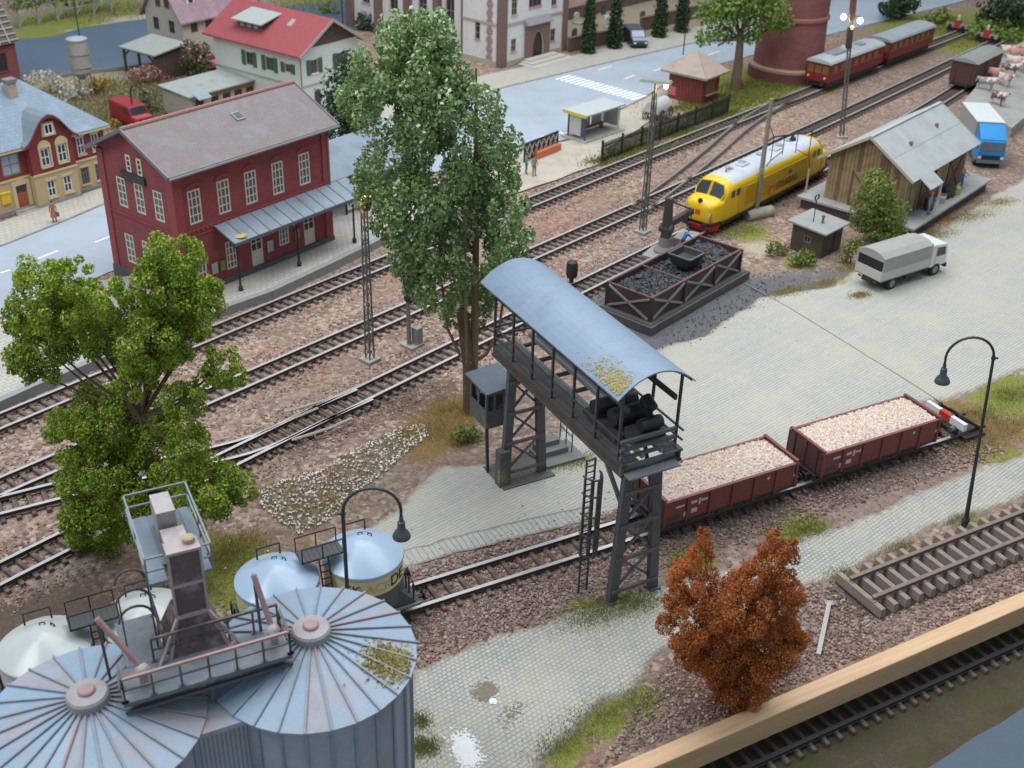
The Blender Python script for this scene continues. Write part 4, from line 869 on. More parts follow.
def gable_roof(parent, Lx, Ly, H, ridge, ov, mat, axis='x', th=.16, ove=None, trim=None):
    ove = ov if ove is None else ove; W = Ly if axis == 'x' else Lx; sl = (ridge-H)/(W/2); out = []
    for sgn in (0, 1):
        b = MB()
        if sgn == 0: p = [(-ov, H-sl*ov), (W/2, ridge), (W/2, ridge+th), (-ov, H-sl*ov+th)]
        else: p = [(W+ov, H-sl*ov), (W/2, ridge), (W/2, ridge+th), (W+ov, H-sl*ov+th)]
        if axis == 'x': b.prism([(-ove, u, z+.02) for u, z in p], (Lx+2*ove, 0, 0))
        else: b.prism([(u, -ove, z+.02) for u, z in p], (0, Ly+2*ove, 0))
        out.append(b.build('roof_slope', mat, parent))
    return out
# ------------------------------------------------------------------ station building
def station():
    t = thing('station_building', 'two-storey red brick station building with brown tiled roof on the platform', 'station building', (-22.07, 69.84, 0), .925)
    L, W, H, R = 13.58, 7.71, 9.62, 11.5; brick = brickmat('station_brick', (.29,.058,.064), (.26,.08,.08), .45, .15, .8, .12, (pi/2, 0, 0), (.20,.05,.05), .5, .15); wf = M('station_window_white', (.68,.64,.55), .6, .08); silm = M('station_trim_brick', (.31,.066,.068), .75, .1)
    ups = [(x-.52, 5.62, x+.52, 7.95) for x in (1.57, 3.98, 6.34, 8.79, 11.3)]; low = [(.9, 1.45, 1.95, 3.75), (3.65, 1.5, 4.6, 3.55), (8.45, 1.7, 9.4, 3.4)]; drs = [(5.85, .62, 6.95, 3.25), (10.85, .62, 11.95, 3.25)]
    lo_ = [(s-.48, 5.75, s+.48, 7.85) for s in (1.75, 3.75, 5.65)]; ll = [(s-.48, 1.6, s+.48, 3.75) for s in (1.75, 3.75, 5.65)]
    shell(t, L, W, H, brick, ups+low+drs, lo_+ll, 'x', R)
    sg = M('station_glass', (.13,.135,.14), .15, .3, 1.5, bump=.03)
    for a, c, d, e in ups: window(t, 'r', a, c, d-a, e-c, 3, 4, wf, depth=.08, pane=sg)
    for a, c, d, e in low: window(t, 'r', a, c, d-a, e-c, 3, 4, wf, depth=.08, pane=sg)
    for a, c, d, e in lo_+ll: window(t, 'l', a, c, d-a, e-c, 2, 4, wf, depth=.08, pane=sg)
    for a, c, d, e in drs:
        w = d-a; b = MB(); b.box(a, .06, c, a+.12, .14, e); b.box(d-.12, .06, c, d, .14, e); b.box(a+.12, .06, e-.12, d-.12, .14, e); b.box(a+.12, .08, c, d-.12, .12, c+1.5); b.box(a+w/2-.04, .07, c+1.5, a+w/2+.04, .13, e-.12); b.box(a+.12, .08, c+2.0, d-.12, .12, c+2.07)
        dd = b.build('door', wf, t); MB().box(a+.1, .12, c+1.45, d-.1, .14, e-.1).build('pane', GL, dd)
    for s in (3.2, 4.35):   # small attic windows
        window(t, 'l', s-.25, 8.55, .5, 1.15, 1, 3, wf, surf=True)
    MB().box(-.16, 2.75, 7.95, -.02, 5.25, 8.5).build('name_board', M('name_board_dark', (.035,.05,.05), .5), t)
    # brick arches over windows, string courses, corner piers, plinth
    for a, c, d, e in ups:
        b = MB(); 
        for k in range(6):
            u0 = a-.12+(d-a+.24)*k/6; u1 = a-.12+(d-a+.24)*(k+1)/6; zz = lambda u: e+.05+.22*(1-((u-(a+d)/2)/((d-a)/2+.12))**2); b.hexa([(u0,-.06,zz(u0)),(u1,-.06,zz(u1)),(u1,.0,zz(u1)),(u0,.0,zz(u0)),(u0,-.06,zz(u0)+.2),(u1,-.06,zz(u1)+.2),(u1,.0,zz(u1)+.2),(u0,.0,zz(u0)+.2)])
        b.build('window_arch', silm, t)
    for z in (5.15, 4.75): MB().box(-.06, -.06, z, L+.06, .0, z+.1).box(-.06, 0, z, 0, W+.06, z+.1).build('string_course', silm, t)
    dm = MB().box(0, -.08, 5.02, .2, 0, 5.14).mesh('dentil', silm)
    for k in range(34): link('dentil', dm, t, None, (.3+k*.385, 0, 0))
    for x, y in ((-.1, -.1), (L-.6, -.1), (-.1, W-.55)): MB().box(x, y, 0.5, x+.7, y+.65, H-.15).build('corner_pier', silm, t)
    MB().box(-.16, -.16, 0, L+.16, W+.16, .95).build('plinth', M('station_plinth', (.10,.105,.115), .8), t)
    MB().box(-.1, -.12, H-.45, L+.1, 0, H-.2).build('cornice', silm, t)
    tile = brickmat('station_roof_tiles', (.205,.17,.17), (.15,.13,.135), .24, .2, .65, .08, (0, 0, 0), (.20,.205,.235), .45, .3, .02)
    gable_roof(t, L, W, H, R, .62, tile, 'x', .14, .66)
    fm = M('roof_edge_zinc', (.17,.18,.185), .5, .1); sl = (R-H)/(W/2)
    for x in (-.70, L+.66): 
        for y0, y1 in ((-.62, W/2), (W+.62, W/2)): MB().bar((x+.02, y0, H-sl*.62+.12), (x+.02, y1, R+.12), .1, .24).build('verge_board', fm, t)
    MB().tube([(-.66, -.68, H-sl*.62+.03), (L+.66, -.68, H-sl*.62+.03)], .1, 8).build('gutter', fm, t)
    MB().tube([(L+.3, -.6, H-.3), (L-.05, -.12, H-1.0), (L-.05, -.12, 4.9)], .07, 6).build('downpipe', fm, t)
    rt = MB(); rt.tube([(0, 0, 0), (.5, 0, 0.02)], [.15, .17], 8); me = rt.mesh('ridge_tile', M('ridge_tile_red', (.30,.145,.125), .75, .15))
    for k in range(30): link('ridge_tile', me, t, None, (-.66+k*.496, W/2, R+.15))
    b = MB(); y = 2.3; z = H+sl*y+.16; x = 7.3; b.prism([(x, y-.35, z-.35*sl-.02), (x+.7, y-.35, z-.35*sl-.02), (x+.7, y+.35, z+.35*sl-.02), (x, y+.35, z+.35*sl-.02)], (0, 0, .14)); o = b.build('skylight', M('skylight_frame', (.22,.28,.31), .4), t)
    MB().prism([(x+.1, y-.25, z-.25*sl+.09), (x+.65, y-.25, z-.25*sl+.09), (x+.65, y+.25, z+.25*sl+.09), (x+.1, y+.25, z+.25*sl+.09)], (0, 0, .05)).build('pane', GL, o)
    # platform canopy of sheet panels on posts
    cm = M('canopy_zinc', (.235,.29,.345), .45, .08, 1, bump=.05, dirt=(.18,.215,.25), damt=.5, dscale=.8); x0, x1 = 2.85, L+1.75; ya, yb = -.02, -2.0; za, zb = 5.05, 4.3; n = 12
    can = MB().hexa([(x0, yb, zb-.1), (x1, yb, zb-.1), (x1, ya, za-.1), (x0, ya, za-.1), (x0, yb, zb-.04), (x1, yb, zb-.04), (x1, ya, za-.04), (x0, ya, za-.04)]).build('canopy', M('canopy_boarding', (.09,.085,.08), .8), t)
    for k in range(n):
        a = x0+(x1-x0)*k/n; c = x0+(x1-x0)*(k+1)/n; MB().hexa([(a+.02, yb-.05, zb-.03), (c-.02, yb-.05, zb-.03), (c-.02, ya, za-.03), (a+.02, ya, za-.03), (a+.02, yb-.05, zb+.02), (c-.02, yb-.05, zb+.02), (c-.02, ya, za+.02), (a+.02, ya, za+.02)]).build('canopy_sheet', cm, can)
    for k in range(n+1):
        a = x0+(x1-x0)*k/n; MB().bar((a, yb-.05, zb+.03), (a, ya, za+.03), .06, .07).build('canopy_seam', M('canopy_seam_zinc', (.15,.19,.22), .5), can)
    MB().box(x0, yb-.08, zb-.22, x1, yb-.02, zb-.02).build('canopy_fascia', M('canopy_fascia_grey', (.11,.13,.15), .6), can)
    b = MB(); b.lathe([(.0, 0), (.5, 0), (.35, .05), (0, .08)], 9, (x0+.9, yb+.5, zb+.19)); b.build('moss_patch', M('canopy_moss', (.50,.42,.16), .95, .25, 8, bump=.6), can)
    for x in (3.3, 8.7, 14.3):
        pb = MB(); pb.lathe([(.16, .6), (.16, .9), (.08, 1.0), (.065, 4.25)], 8, (x, yb+.35, 0)); pb.bar((x, yb+.35, 3.6), (x, yb+.9, 4.4), .06); pb.bar((x-.5, yb+.35, 4.2), (x, yb+.35, 3.7), .06); pb.bar((x+.5, yb+.35, 4.2), (x, yb+.35, 3.7), .06); pb.build('canopy_post', black, t)
    for x, w, h, z, c in ((3.0, .5, .85, 1.6, (.30,.23,.06)), (7.2, .65, .95, 1.6, (.46,.45,.45)), (9.85, .55, .9, 1.7, (.30,.24,.07)), (2.25, .6, .9, 1.6, (.44,.44,.44)), (9.75, .5, .22, 2.85, (.66,.66,.66))):
        nb = MB().box(x, -.07, z, x+w, -.01, z+h).build('notice_board', M('notice_frame', (.10,.075,.06), .6), t); MB().box(x+.05, -.085, z+.05, x+w-.05, -.071, z+h-.05).build('poster', M('poster_%d' % int(x*100), c, .6, .2, 6), nb)
    return t
station()
# low open shelter beside the station with white railing panels, mostly behind the poplar
def shelter():
    o = at(362, 196, .6); t = thing('platform_shelter', 'low grey-roofed open shelter beside the station behind the poplar', 'shelter', at(345, 216, .6)+Vector((0, 0, 0)), .925)
    cm = _mats['canopy_zinc']; 
    MB().hexa([(-1.6, -.2, 3.2), (9, -.2, 3.2), (9, 4.6, 4.3), (-1.6, 4.6, 4.3), (-1.6, -.2, 3.28), (9, -.2, 3.28), (9, 4.6, 4.38), (-1.6, 4.6, 4.38)]).build('roof', cm, t)
    for x in (.3, 3, 6, 8.8):
        for y in (.1, 4.2): MB().bar((x, y, 0), (x, y, 3.2+.22*y), .13).build('post', black, t)
    for k in range(8):
        a = .4+k*1.05; b = MB(); b.box(a, .06, .35, a+.95, .12, .45); b.box(a, .06, 1.15, a+.95, .12, 1.25); b.box(a, .06, .35, a+.08, .12, 1.25); b.box(a+.87, .06, .35, a+.95, .12, 1.25); b.bar((a+.1, .09, .4), (a+.85, .09, 1.2), .06); b.bar((a+.1, .09, 1.2), (a+.85, .09, .4), .06); b.build('railing_panel', white, t)
    MB().box(0, 4.0, 0, 8.8, 4.15, 3.6).build('back_wall', M('shelter_boards', (.13,.12,.11), .8), t)
shelter()
# ------------------------------------------------------------------ post office (yellow and red)
def post_office():
    t = thing('post_office', 'ochre and red villa with blue slate roof and round-headed dormer gable', 'house', (-40.11, 84.5, 0), .911)
    yl = M('ochre_plaster', (.50,.375,.20), .85, .08, 1.5, dirt=(.42,.30,.16), damt=.3); rd = brickmat('villa_red_brick', (.24,.035,.03), (.2,.06,.05), .4, .14, .8, .12, (pi/2, 0, 0)); tr = M('ochre_trim', (.60,.475,.27), .8, .06); sl = brickmat('blue_slates', (.205,.28,.355), (.16,.21,.27), .32, .22, .55, .1, (0, 0, 0), (.28,.345,.41), .4, .3)
    L, W, H, hb = 9.6, 7.6, 5.2, 2.75
    lops = [(7.0, .75, 7.75, 2.15), (8.35, .75, 9.1, 2.15)]; uops = [(7.05, 3.25, 7.75, 4.7), (8.4, 3.25, 9.1, 4.7)]; dops = [(1.25, .25, 2.15, 2.2)]; bay = [(.45, 3.1, 2.0, 4.75)]
    b = MB(); b.facade((-1.8, 0, 0), (1, 0, 0), L+1.8, hb, [(a+1.8, c, d+1.8, e) for a, c, d, e in lops+dops], .14); b.facade((L, 0, 0), (0, 1, 0), W, hb, []); b.facade((L, W, 0), (-1, 0, 0), L+1.8, hb, []); b.facade((-1.8, W, 0), (0, -1, 0), W, hb, []); b.build('ground_floor_wall', yl, t)
    b = MB(); b.facade((-1.8, 0, hb), (1, 0, 0), L+1.8, H-hb, [(a+1.8, c-hb, d+1.8, e-hb) for a, c, d, e in uops+bay], .14); b.facade((L, 0, hb), (0, 1, 0), W, H-hb, []); b.facade((L, W, hb), (-1, 0, 0), L+1.8, H-hb, []); b.facade((-1.8, W, hb), (0, -1, 0), W, H-hb, []); b.build('upper_wall', rd, t)
    MB().box(-1.3, .5, .1, L-.5, W-.5, H-.1).build('interior', _mats['interior_dark'], t)
    # middle projection with gable
    rx0, rx1, ry = 2.55, 6.35, -.62; g1 = [(3.55, .75, 4.3, 2.15), (5.0, .75, 5.75, 2.15)]; g2 = [(3.45, 3.3, 4.25, 4.75), (4.95, 3.3, 5.75, 4.75)]
    b = MB(); b.facade((rx0, ry, 0), (1, 0, 0), rx1-rx0, hb, [(a-rx0, c, d-rx0, e) for a, c, d, e in g1], .14); b.facade((rx1, ry, 0), (0, 1, 0), -ry, hb, []); b.facade((rx0, 0, 0), (0, -1, 0), -ry, hb, []); b.build('projection_wall', yl, t)
    b = MB(); b.facade((rx0, ry, hb), (1, 0, 0), rx1-rx0, 5.6-hb, [(a-rx0, c-hb, d-rx0, e-hb) for a, c, d, e in g2], .14); b.facade((rx1, ry, hb), (0, 1, 0), 1.2, 5.6-hb, []); b.facade((rx0, .65, hb), (0, -1, 0), 1.2, 5.6-hb, [])
    mid = (rx0+rx1)/2; hw = (rx1-rx0)/2; pts = [(rx0, ry, 5.6), (mid-1.45, ry, 5.9), (mid-1.15, ry, 6.35), (mid-.82, ry, 6.75), (mid-.45, ry, 7.1), (mid, ry, 7.25), (mid+.45, ry, 7.1), (mid+.82, ry, 6.75), (mid+1.15, ry, 6.35), (mid+1.45, ry, 5.9), (rx1, ry, 5.6)]
    b.prism(pts, (0, .14, 0)); b.build('projection_gable', rd, t)
    half = [(-2.35, 5.2), (-1.95, 5.45), (-1.6, 5.85), (-1.25, 6.35), (-.9, 6.8), (-.5, 7.15), (0, 7.3)]; ov = [(mid+x, z) for x, z in half]+[(mid-x, z) for x, z in reversed(half[:-1])]
    b = MB(); [b.hexa([(x0_, ry-.3, z0_), (x1_, ry-.3, z1_), (x1_, ry+4.1, z1_), (x0_, ry+4.1, z0_), (x0_, ry-.3, z0_+.13), (x1_, ry-.3, z1_+.13), (x1_, ry+4.1, z1_+.13), (x0_, ry+4.1, z0_+.13)]) for (x0_, z0_), (x1_, z1_) in zip(ov, ov[1:])]; b.build('dormer_roof', M('dormer_slate', (.19,.235,.27), .55, .12, 2), t)
    b = MB(); [b.hexa([(x0_, ry-.37, z0_-.14), (x1_, ry-.37, z1_-.14), (x1_, ry-.27, z1_-.14), (x0_, ry-.27, z0_-.14), (x0_, ry-.37, z0_+.05), (x1_, ry-.37, z1_+.05), (x1_, ry-.27, z1_+.05), (x0_, ry-.27, z0_+.05)]) for (x0_, z0_), (x1_, z1_) in zip(ov, ov[1:])]; b.build('bargeboard', M('bargeboard_red', (.17,.03,.028), .6), t)
    for a, c, d, e in g1: window(t, 'r', a, c, d-a, e-c, 2, 2, white, sill=tr, lintel=tr, y=ry)
    for a, c, d, e in g2:
        window(t, 'r', a, c, d-a, e-c, 2, 2, white, sill=tr, y=ry); b = MB(); m_ = (a+d)/2; b.prism([(m_-.58*cos(q), ry-.07, e+.05+.62*sin(q)) for q in np.linspace(0, pi, 11)], (0, .07, 0)); b.box(a-.13, ry-.06, c, a-.01, ry, e+.05); b.box(d+.01, ry-.06, c, d+.13, ry, e+.05); b.build('window_surround', tr, t)
    window(t, 'r', mid-.4, 5.8, .8, .85, 2, 1, white, surf=True, sill=tr, y=ry-.06)
    b = MB(); b.prism([(mid-.62, ry-.05, 5.65), (mid+.62, ry-.05, 5.65), (mid+.5, ry-.05, 6.75), (mid-.5, ry-.05, 6.75)], (0, .04, 0)); b.build('attic_surround', tr, t)
    gg = M('green_lattice_frame', (.13,.17,.15), .5)
    for a, c, d, e in lops: window(t, 'r', a, c, d-a, e-c, 3, 3, gg, sill=tr, lintel=tr)
    for a, c, d, e in uops: window(t, 'r', a, c, d-a, e-c, 2, 2, white, sill=tr, lintel=tr)
    window(t, 'r', .45, 3.1, 1.55, 1.65, 2, 2, M('bay_frame', (.30,.22,.17), .6), pane=M('bay_glass', (.35,.45,.52), .2))
    MB().box(1.25, .08, .25, 2.15, .13, 2.2).build('door', M('orange_brown_door', (.36,.10,.03), .5, .15, 4), t); MB().box(1.28, .06, 1.6, 2.12, .078, 2.15).build('door_light', GL, t)
    b = MB(); b.box(.95, -.06, 0, 1.22, 0, 2.6); b.box(2.18, -.06, 0, 2.45, 0, 2.6); b.prism([(1.7-.75*cos(q), -.07, 2.2+.5*sin(q)) for q in np.linspace(0, pi, 9)], (0, .06, 0)); b.build('door_surround', tr, t)
    for k in range(3): MB().box(.8-.1*(2-k), -1.1+.33*k, 0, 2.6+.1*(2-k), -.62+.33*k if k < 2 else 0, .09*(k+1)).build('step', concrete, t)
    for z in (2.68, 0.0): MB().box(-1.85, -.08, z, rx0, 0, z+.16 if z else .4).box(rx1, -.08, z, L+.06, 0, z+.16 if z else .4).box(rx0-.05, ry-.07, z, rx1+.05, ry, z+.16 if z else .4).build('ledge' if z else 'plinth', tr if z else M('villa_plinth', (.28,.28,.27), .8), t)
    # hipped slate roof
    o_ = .42; rz = 9.0; a = (-1.8-o_, -o_, H-.05); c = (L+o_, -o_, H-.05); d = (L+o_, W+o_, H-.05); e = (-1.8-o_, W+o_, H-.05); r0 = (1.2, W/2, rz); r1 = (L-4.4, W/2, rz)
    for q in ([a, c, r1, r0], [c, d, r1], [d, e, r0, r1], [e, a, r0]):
        nn = (Vector(q[1])-Vector(q[0])).cross(Vector(q[2])-Vector(q[0])).normalized(); MB().prism(q, nn*.1).build('roof_slope', sl, t)
    MB().box(-2.4, -o_-.04, H-.22, L+o_, -o_+.06, H-.05).build('eaves_board', tr, t)
    b = MB(); b.box(3.6, 2.6, 6.8, 4.3, 3.25, 9.3); ch = b.build('chimney', M('chimney_ochre', (.47,.37,.25), .8), t); MB().box(3.5, 2.5, 9.3, 4.4, 3.35, 9.55).build('chimney_cap', M('chimney_cap_grey', (.2,.2,.2), .8), ch)
    return t
post_office()
# yellow letter box by the entrance
p = at(8, 214, .14); t = thing('letter_box', 'yellow letter box at the left edge beside the villa steps', 'letter box', p, .9); MB().box(-.35, -.25, .9, .35, .25, 1.75).build('box', M('letter_yellow', (.75,.48,.02), .45), t); MB().box(-.4, -.3, 1.75, .4, .3, 1.85).build('lid', M('letter_yellow_light', (.78,.55,.08), .45), t); MB().bar((0, 0, 0), (0, 0, .9), .12).build('leg', black, t)
# ------------------------------------------------------------------ white house with red roof
def white_house():
    t = thing('white_house', 'white house with red roof and green shutters behind the station', 'house', (-21.39, 111.89, 0), .94); L, W, H, R = 7.9, 12.6, 6.5, 8.9
    pl_ = M('white_plaster', (.62,.635,.575), .85, .05, 1.2, dirt=(.52,.54,.47), damt=.3); gs = M('green_shutter', (.04,.13,.09), .5, .1); wf = M('brown_window_frame', (.25,.14,.08), .6); rr = M('red_roof_felt', (.33,.07,.08), .7, .1, 1.5, bump=.12, dirt=(.27,.065,.07), damt=.5)
    ro = [(1.35, 4.1, 2.25, 5.4), (4.95, 4.1, 5.85, 5.4), (1.6, .1, 2.5, 2.3)]; lo_ = [(6.85, 3.9, 7.85, 5.2), (3.85, 3.9, 4.95, 5.2), (1.4, 4.2, 2.2, 5.0)]
    shell(t, L, W, H, pl_, ro, lo_, 'y', R)
    for a, c, d, e in ro[:2]:
        window(t, 'r', a, c, d-a, e-c, 2, 2, wf, sill=white)
        for x in (a-.6, d+.05):
            b = MB(); b.box(x, -.08, c-.08, x+.55, -.02, e+.08)
            for k in range(6): b.box(x+.07, -.1, c+.04+k*.21, x+.48, -.08, c+.15+k*.21)
            b.build('shutter', gs, t)
    MB().box(1.6, .08, .1, 2.5, .13, 2.3).build('door', M('dark_brown_door', (.09,.05,.04), .6), t)
    for a, c, d, e in lo_:
        window(t, 'l', a, c, d-a, e-c, 2, 2, wf)
        for y in (a-.58, d+.05): MB().box(-.08, y, c-.08, -.02, y+.52, e+.08).build('shutter', gs, t)
    gable_roof(t, L, W, H, R, .75, rr, 'y', .16, .75)
    # timber gable triangle and trim
    sl = (R-H)/(L/2); b = MB(); zq = H-.0; b.prism([(.15, -.06, H+.12), (L-.15, -.06, H+.12), (L/2, -.06, R-.05)], (0, .05, 0)); gb = b.build('gable_boarding', M('gable_boards_brown', (.105,.062,.05), .8, .2, 3), t)
    window(t, 'r', L/2-.4, H+1.0, .8, .95, 2, 1, M('gable_shutter_green', (.05,.12,.07), .6), surf=True, y=-.09)
    b = MB(); 
    for xa, xb, za, zb in ((-.75, L/2, H-sl*.75, R), (L+.75, L/2, H-sl*.75, R)): MB().bar((xa, -.78, za+.05), (xb, -.78, zb+.05), .08, .26).build('bargeboard', M('bargeboard_beige', (.36,.31,.24), .7), t)
    MB().box(-.04, -.08, 3.0, L+.04, 0, 3.14).box(-.08, 0, 3.0, 0, W, 3.14).build('string_course', M('string_green_grey', (.33,.42,.35), .7), t)
    MB().tube([(-.05, -.05, 0), (-.05, -.05, H-.2)], .06, 6).build('downpipe', M('downpipe_brown', (.2,.15,.12), .6), t)
    # dormer with flat grey roof on the left slope
    zf = lambda x: H+sl*x+.16
    b = MB(); y0, y1 = 6.2, 9.6; b.hexa([(.9, y0, zf(.9)), (2.6, y0, zf(2.6)), (2.6, y1, zf(2.6)), (.9, y1, zf(.9)), (.9, y0, zf(.9)+.75), (2.6, y0, zf(2.6)+.1), (2.6, y1, zf(2.6)+.1), (.9, y1, zf(.9)+.75)]); dm = b.build('dormer', M('dormer_brown', (.15,.08,.06), .7), t)
    MB().hexa([(.4, y0-.5, zf(.9)+.72), (3.3, y0-.5, zf(3.0)+.12), (3.3, y1+.5, zf(3.0)+.12), (.4, y1+.5, zf(.9)+.72), (.4, y0-.5, zf(.9)+.82), (3.3, y0-.5, zf(3.0)+.22), (3.3, y1+.5, zf(3.0)+.22), (.4, y1+.5, zf(.9)+.82)]).build('dormer_roof', M('dormer_roof_grey', (.36,.41,.395), .7, .1, 2), dm)
    for y in (6.7, 7.7, 8.7): MB().box(.86, y, zf(.9)+.15, .9, y+.6, zf(.9)+.6).build('dormer_window', M('dormer_pane', (.3,.36,.36), .2), dm)
    x, y = 2.1, 3.6; MB().prism([(x, y-.3, zf(x)), (x+.8, y-.3, zf(x+.8)), (x+.8, y+.3, zf(x+.8)), (x, y+.3, zf(x))], (0, 0, .1)).build('skylight', M('skylight_white', (.4,.34,.32), .5), t)
white_house()
# ------------------------------------------------------------------ house with purple roof
def purple_house():
    t = thing('purple_roof_house', 'cream house with purple tiled roof and white dormers at the top', 'house', (-38.0, 130.9, 0), .95); L, W, H, R = 10.5, 6.2, 4.9, 9.2
    pl_ = M('cream_plaster', (.47,.455,.38), .85, .06, 1.2, dirt=(.38,.36,.3), damt=.3); rf = M('purple_tiles', (.30,.20,.235), .7, .12, 2, bump=.2, dirt=(.36,.27,.29), damt=.5); wf = M('brown_frame', (.17,.10,.07), .6)
    lo_ = [(1.3, 2.9, 2.3, 4.3), (4.0, 2.9, 5.0, 4.3), (1.3, .6, 2.3, 1.9)]; ro = [(1.2, 3.0, 2.2, 4.2), (3.3, 2.9, 4.4, 4.3), (6.5, 2.9, 7.6, 4.3)]
    shell(t, L, W, H, pl_, ro, lo_, 'x', R)
    for a, c, d, e in ro: window(t, 'r', a, c, d-a, e-c, 2, 2, wf)
    for a, c, d, e in lo_: window(t, 'l', a, c, d-a, e-c, 2, 2, wf)
    for s in (2.0, 3.5): window(t, 'l', s-.2, 5.6, .8, 1.3, 2, 2, wf, surf=True)
    gable_roof(t, L, W, H, R, .5, rf, 'x', .16, .5); sl = (R-H)/(W/2)
    for x in (1.6, 5.0):
        y = .7; z = H+sl*y+.1; d = MB(); d.box(x, y, z-.2, x+1.1, y+1.6, z+1.15); dm = d.build('dormer', white, t); MB().prism([(x-.15, y-.2, z+1.1), (x+1.25, y-.2, z+1.1), (x+.55, y-.2, z+1.85)], (0, 2.2, 0)).build('dormer_roof', rf, dm); MB().box(x+.25, y-.03, z+.15, x+.85, y-.005, z+.95).build('dormer_window', GL, dm)
purple_house()
# lean-to shed in front of it
def lean_to():
    o = at(154.3, 72, 0); t = thing('lean_to_shed', 'open timber lean-to with grey-green roof before the cream house', 'shed', (-38.9, 122.75, 0), .95)
    L, W = 4.2, 5.4; bd = M('shed_boards_dark', (.085,.06,.045), .85, .25, 5); rf = M('shed_roof_grey', (.33,.37,.355), .7, .1, 1.2, dirt=(.36,.28,.17), damt=.45)
    MB().hexa([(-.3, -.3, 2.75), (L, -.3, 3.3), (L, W+.2, 3.3), (-.3, W+.2, 2.75), (-.3, -.3, 2.9), (L, -.3, 3.45), (L, W+.2, 3.45), (-.3, W+.2, 2.9)]).build('roof', rf, t)
    for k in range(9): MB().box(k*.48+.02, .0, 0, (k+1)*.48-.02, .08, 2.75+.06*k).build('board', bd, t)
    for y in (.1, 2.7, 5.2): MB().bar((0, y, 0), (0, y, 2.8), .22).build('post', bd, t)
    for y in (1.2, 4.2): MB().bar((0, y-1.0 if y < 3 else y+1.0, 1.9), (0, y, 2.7), .15).build('brace', bd, t)
    MB().bar((0, 0, 2.72), (0, W, 2.72), .2).build('beam', bd, t); MB().box(L-.1, 0, 0, L, W, 3.2).build('back_wall', bd, t)
lean_to()
# long flat-roofed shed behind the station
def long_shed():
    t = thing('long_shed', 'long low cream shed with flat grey roof behind the station roof', 'shed', (-31.9, 109.5, 0), .94); L, W, H = 9.2, 4.0, 2.4; pl_ = M('shed_plaster', (.44,.42,.35), .85, .08, 1.2, dirt=(.34,.3,.23), damt=.3)
    ro = [(2.6+k*1.5, 1.2, 3.6+k*1.5, 1.9) for k in range(4)]; shell(t, L, W, H, pl_, ro+[(.7, .05, 1.7, 2.0)], (), None, 0)
    for a, c, d, e in ro: window(t, 'r', a, c, d-a, e-c, 3, 1, M('shed_frame', (.2,.09,.06), .6))
    MB().box(.7, .08, .05, 1.7, .13, 2.0).build('door', M('shed_door_brown', (.10,.055,.045), .6), t)
    MB().hexa([(-.3, -.35, 2.42), (L+.3, -.35, 2.42), (L+.3, W+.3, 2.75), (-.3, W+.3, 2.75), (-.3, -.35, 2.55), (L+.3, -.35, 2.55), (L+.3, W+.3, 2.88), (-.3, W+.3, 2.88)]).build('roof', M('shed_flat_roof', (.33,.36,.345), .75, .08, 1, dirt=(.27,.28,.24), damt=.4), t)
    MB().hexa([(.4, -1.0, 2.2), (2.0, -1.0, 2.2), (2.0, -.05, 2.62), (.4, -.05, 2.62), (.4, -1.0, 2.27), (2.0, -1.0, 2.27), (2.0, -.05, 2.69), (.4, -.05, 2.69)]).build('porch_roof', M('porch_zinc', (.27,.35,.38), .5), t)
    MB().box(2.2, -.06, 1.95, L, 0, 2.3).build('timber_band', M('timber_band_orange', (.33,.19,.10), .7, .2, 4), t)
long_shed()
# storage tank on legs
def feed_tank():
    p = at(86, 99, 0); t = thing('storage_tank', 'grey cylindrical storage tank on thin legs by the river', 'tank', p, .3); tm = M('tank_grey', (.33,.31,.28), .7, .08, 1.5, dirt=(.25,.22,.18), damt=.4)
    MB().lathe([(.2, 2.0), (.95, 2.75), (.97, 5.9), (.94, 6.0)], 24).build('tank', tm, t, smooth=True); MB().lathe([(1.03, 5.95), (1.03, 6.08), (.95, 6.15), (0, 6.3)], 24).build('lid', M('tank_lid_blue', (.33,.39,.44), .5), t, smooth=True)
    for z in (3.3, 4.6): MB().lathe([(1.0, z), (1.03, z), (1.03, z+.09), (1.0, z+.09)], 24).build('hoop', tm, t)
    for k in range(4): a = k*pi/2+.5; MB().bar((.85*cos(a), .85*sin(a), 0), (.85*cos(a), .85*sin(a), 2.9), .12).build('leg', M('tank_leg', (.3,.27,.24), .7), t)
feed_tank()
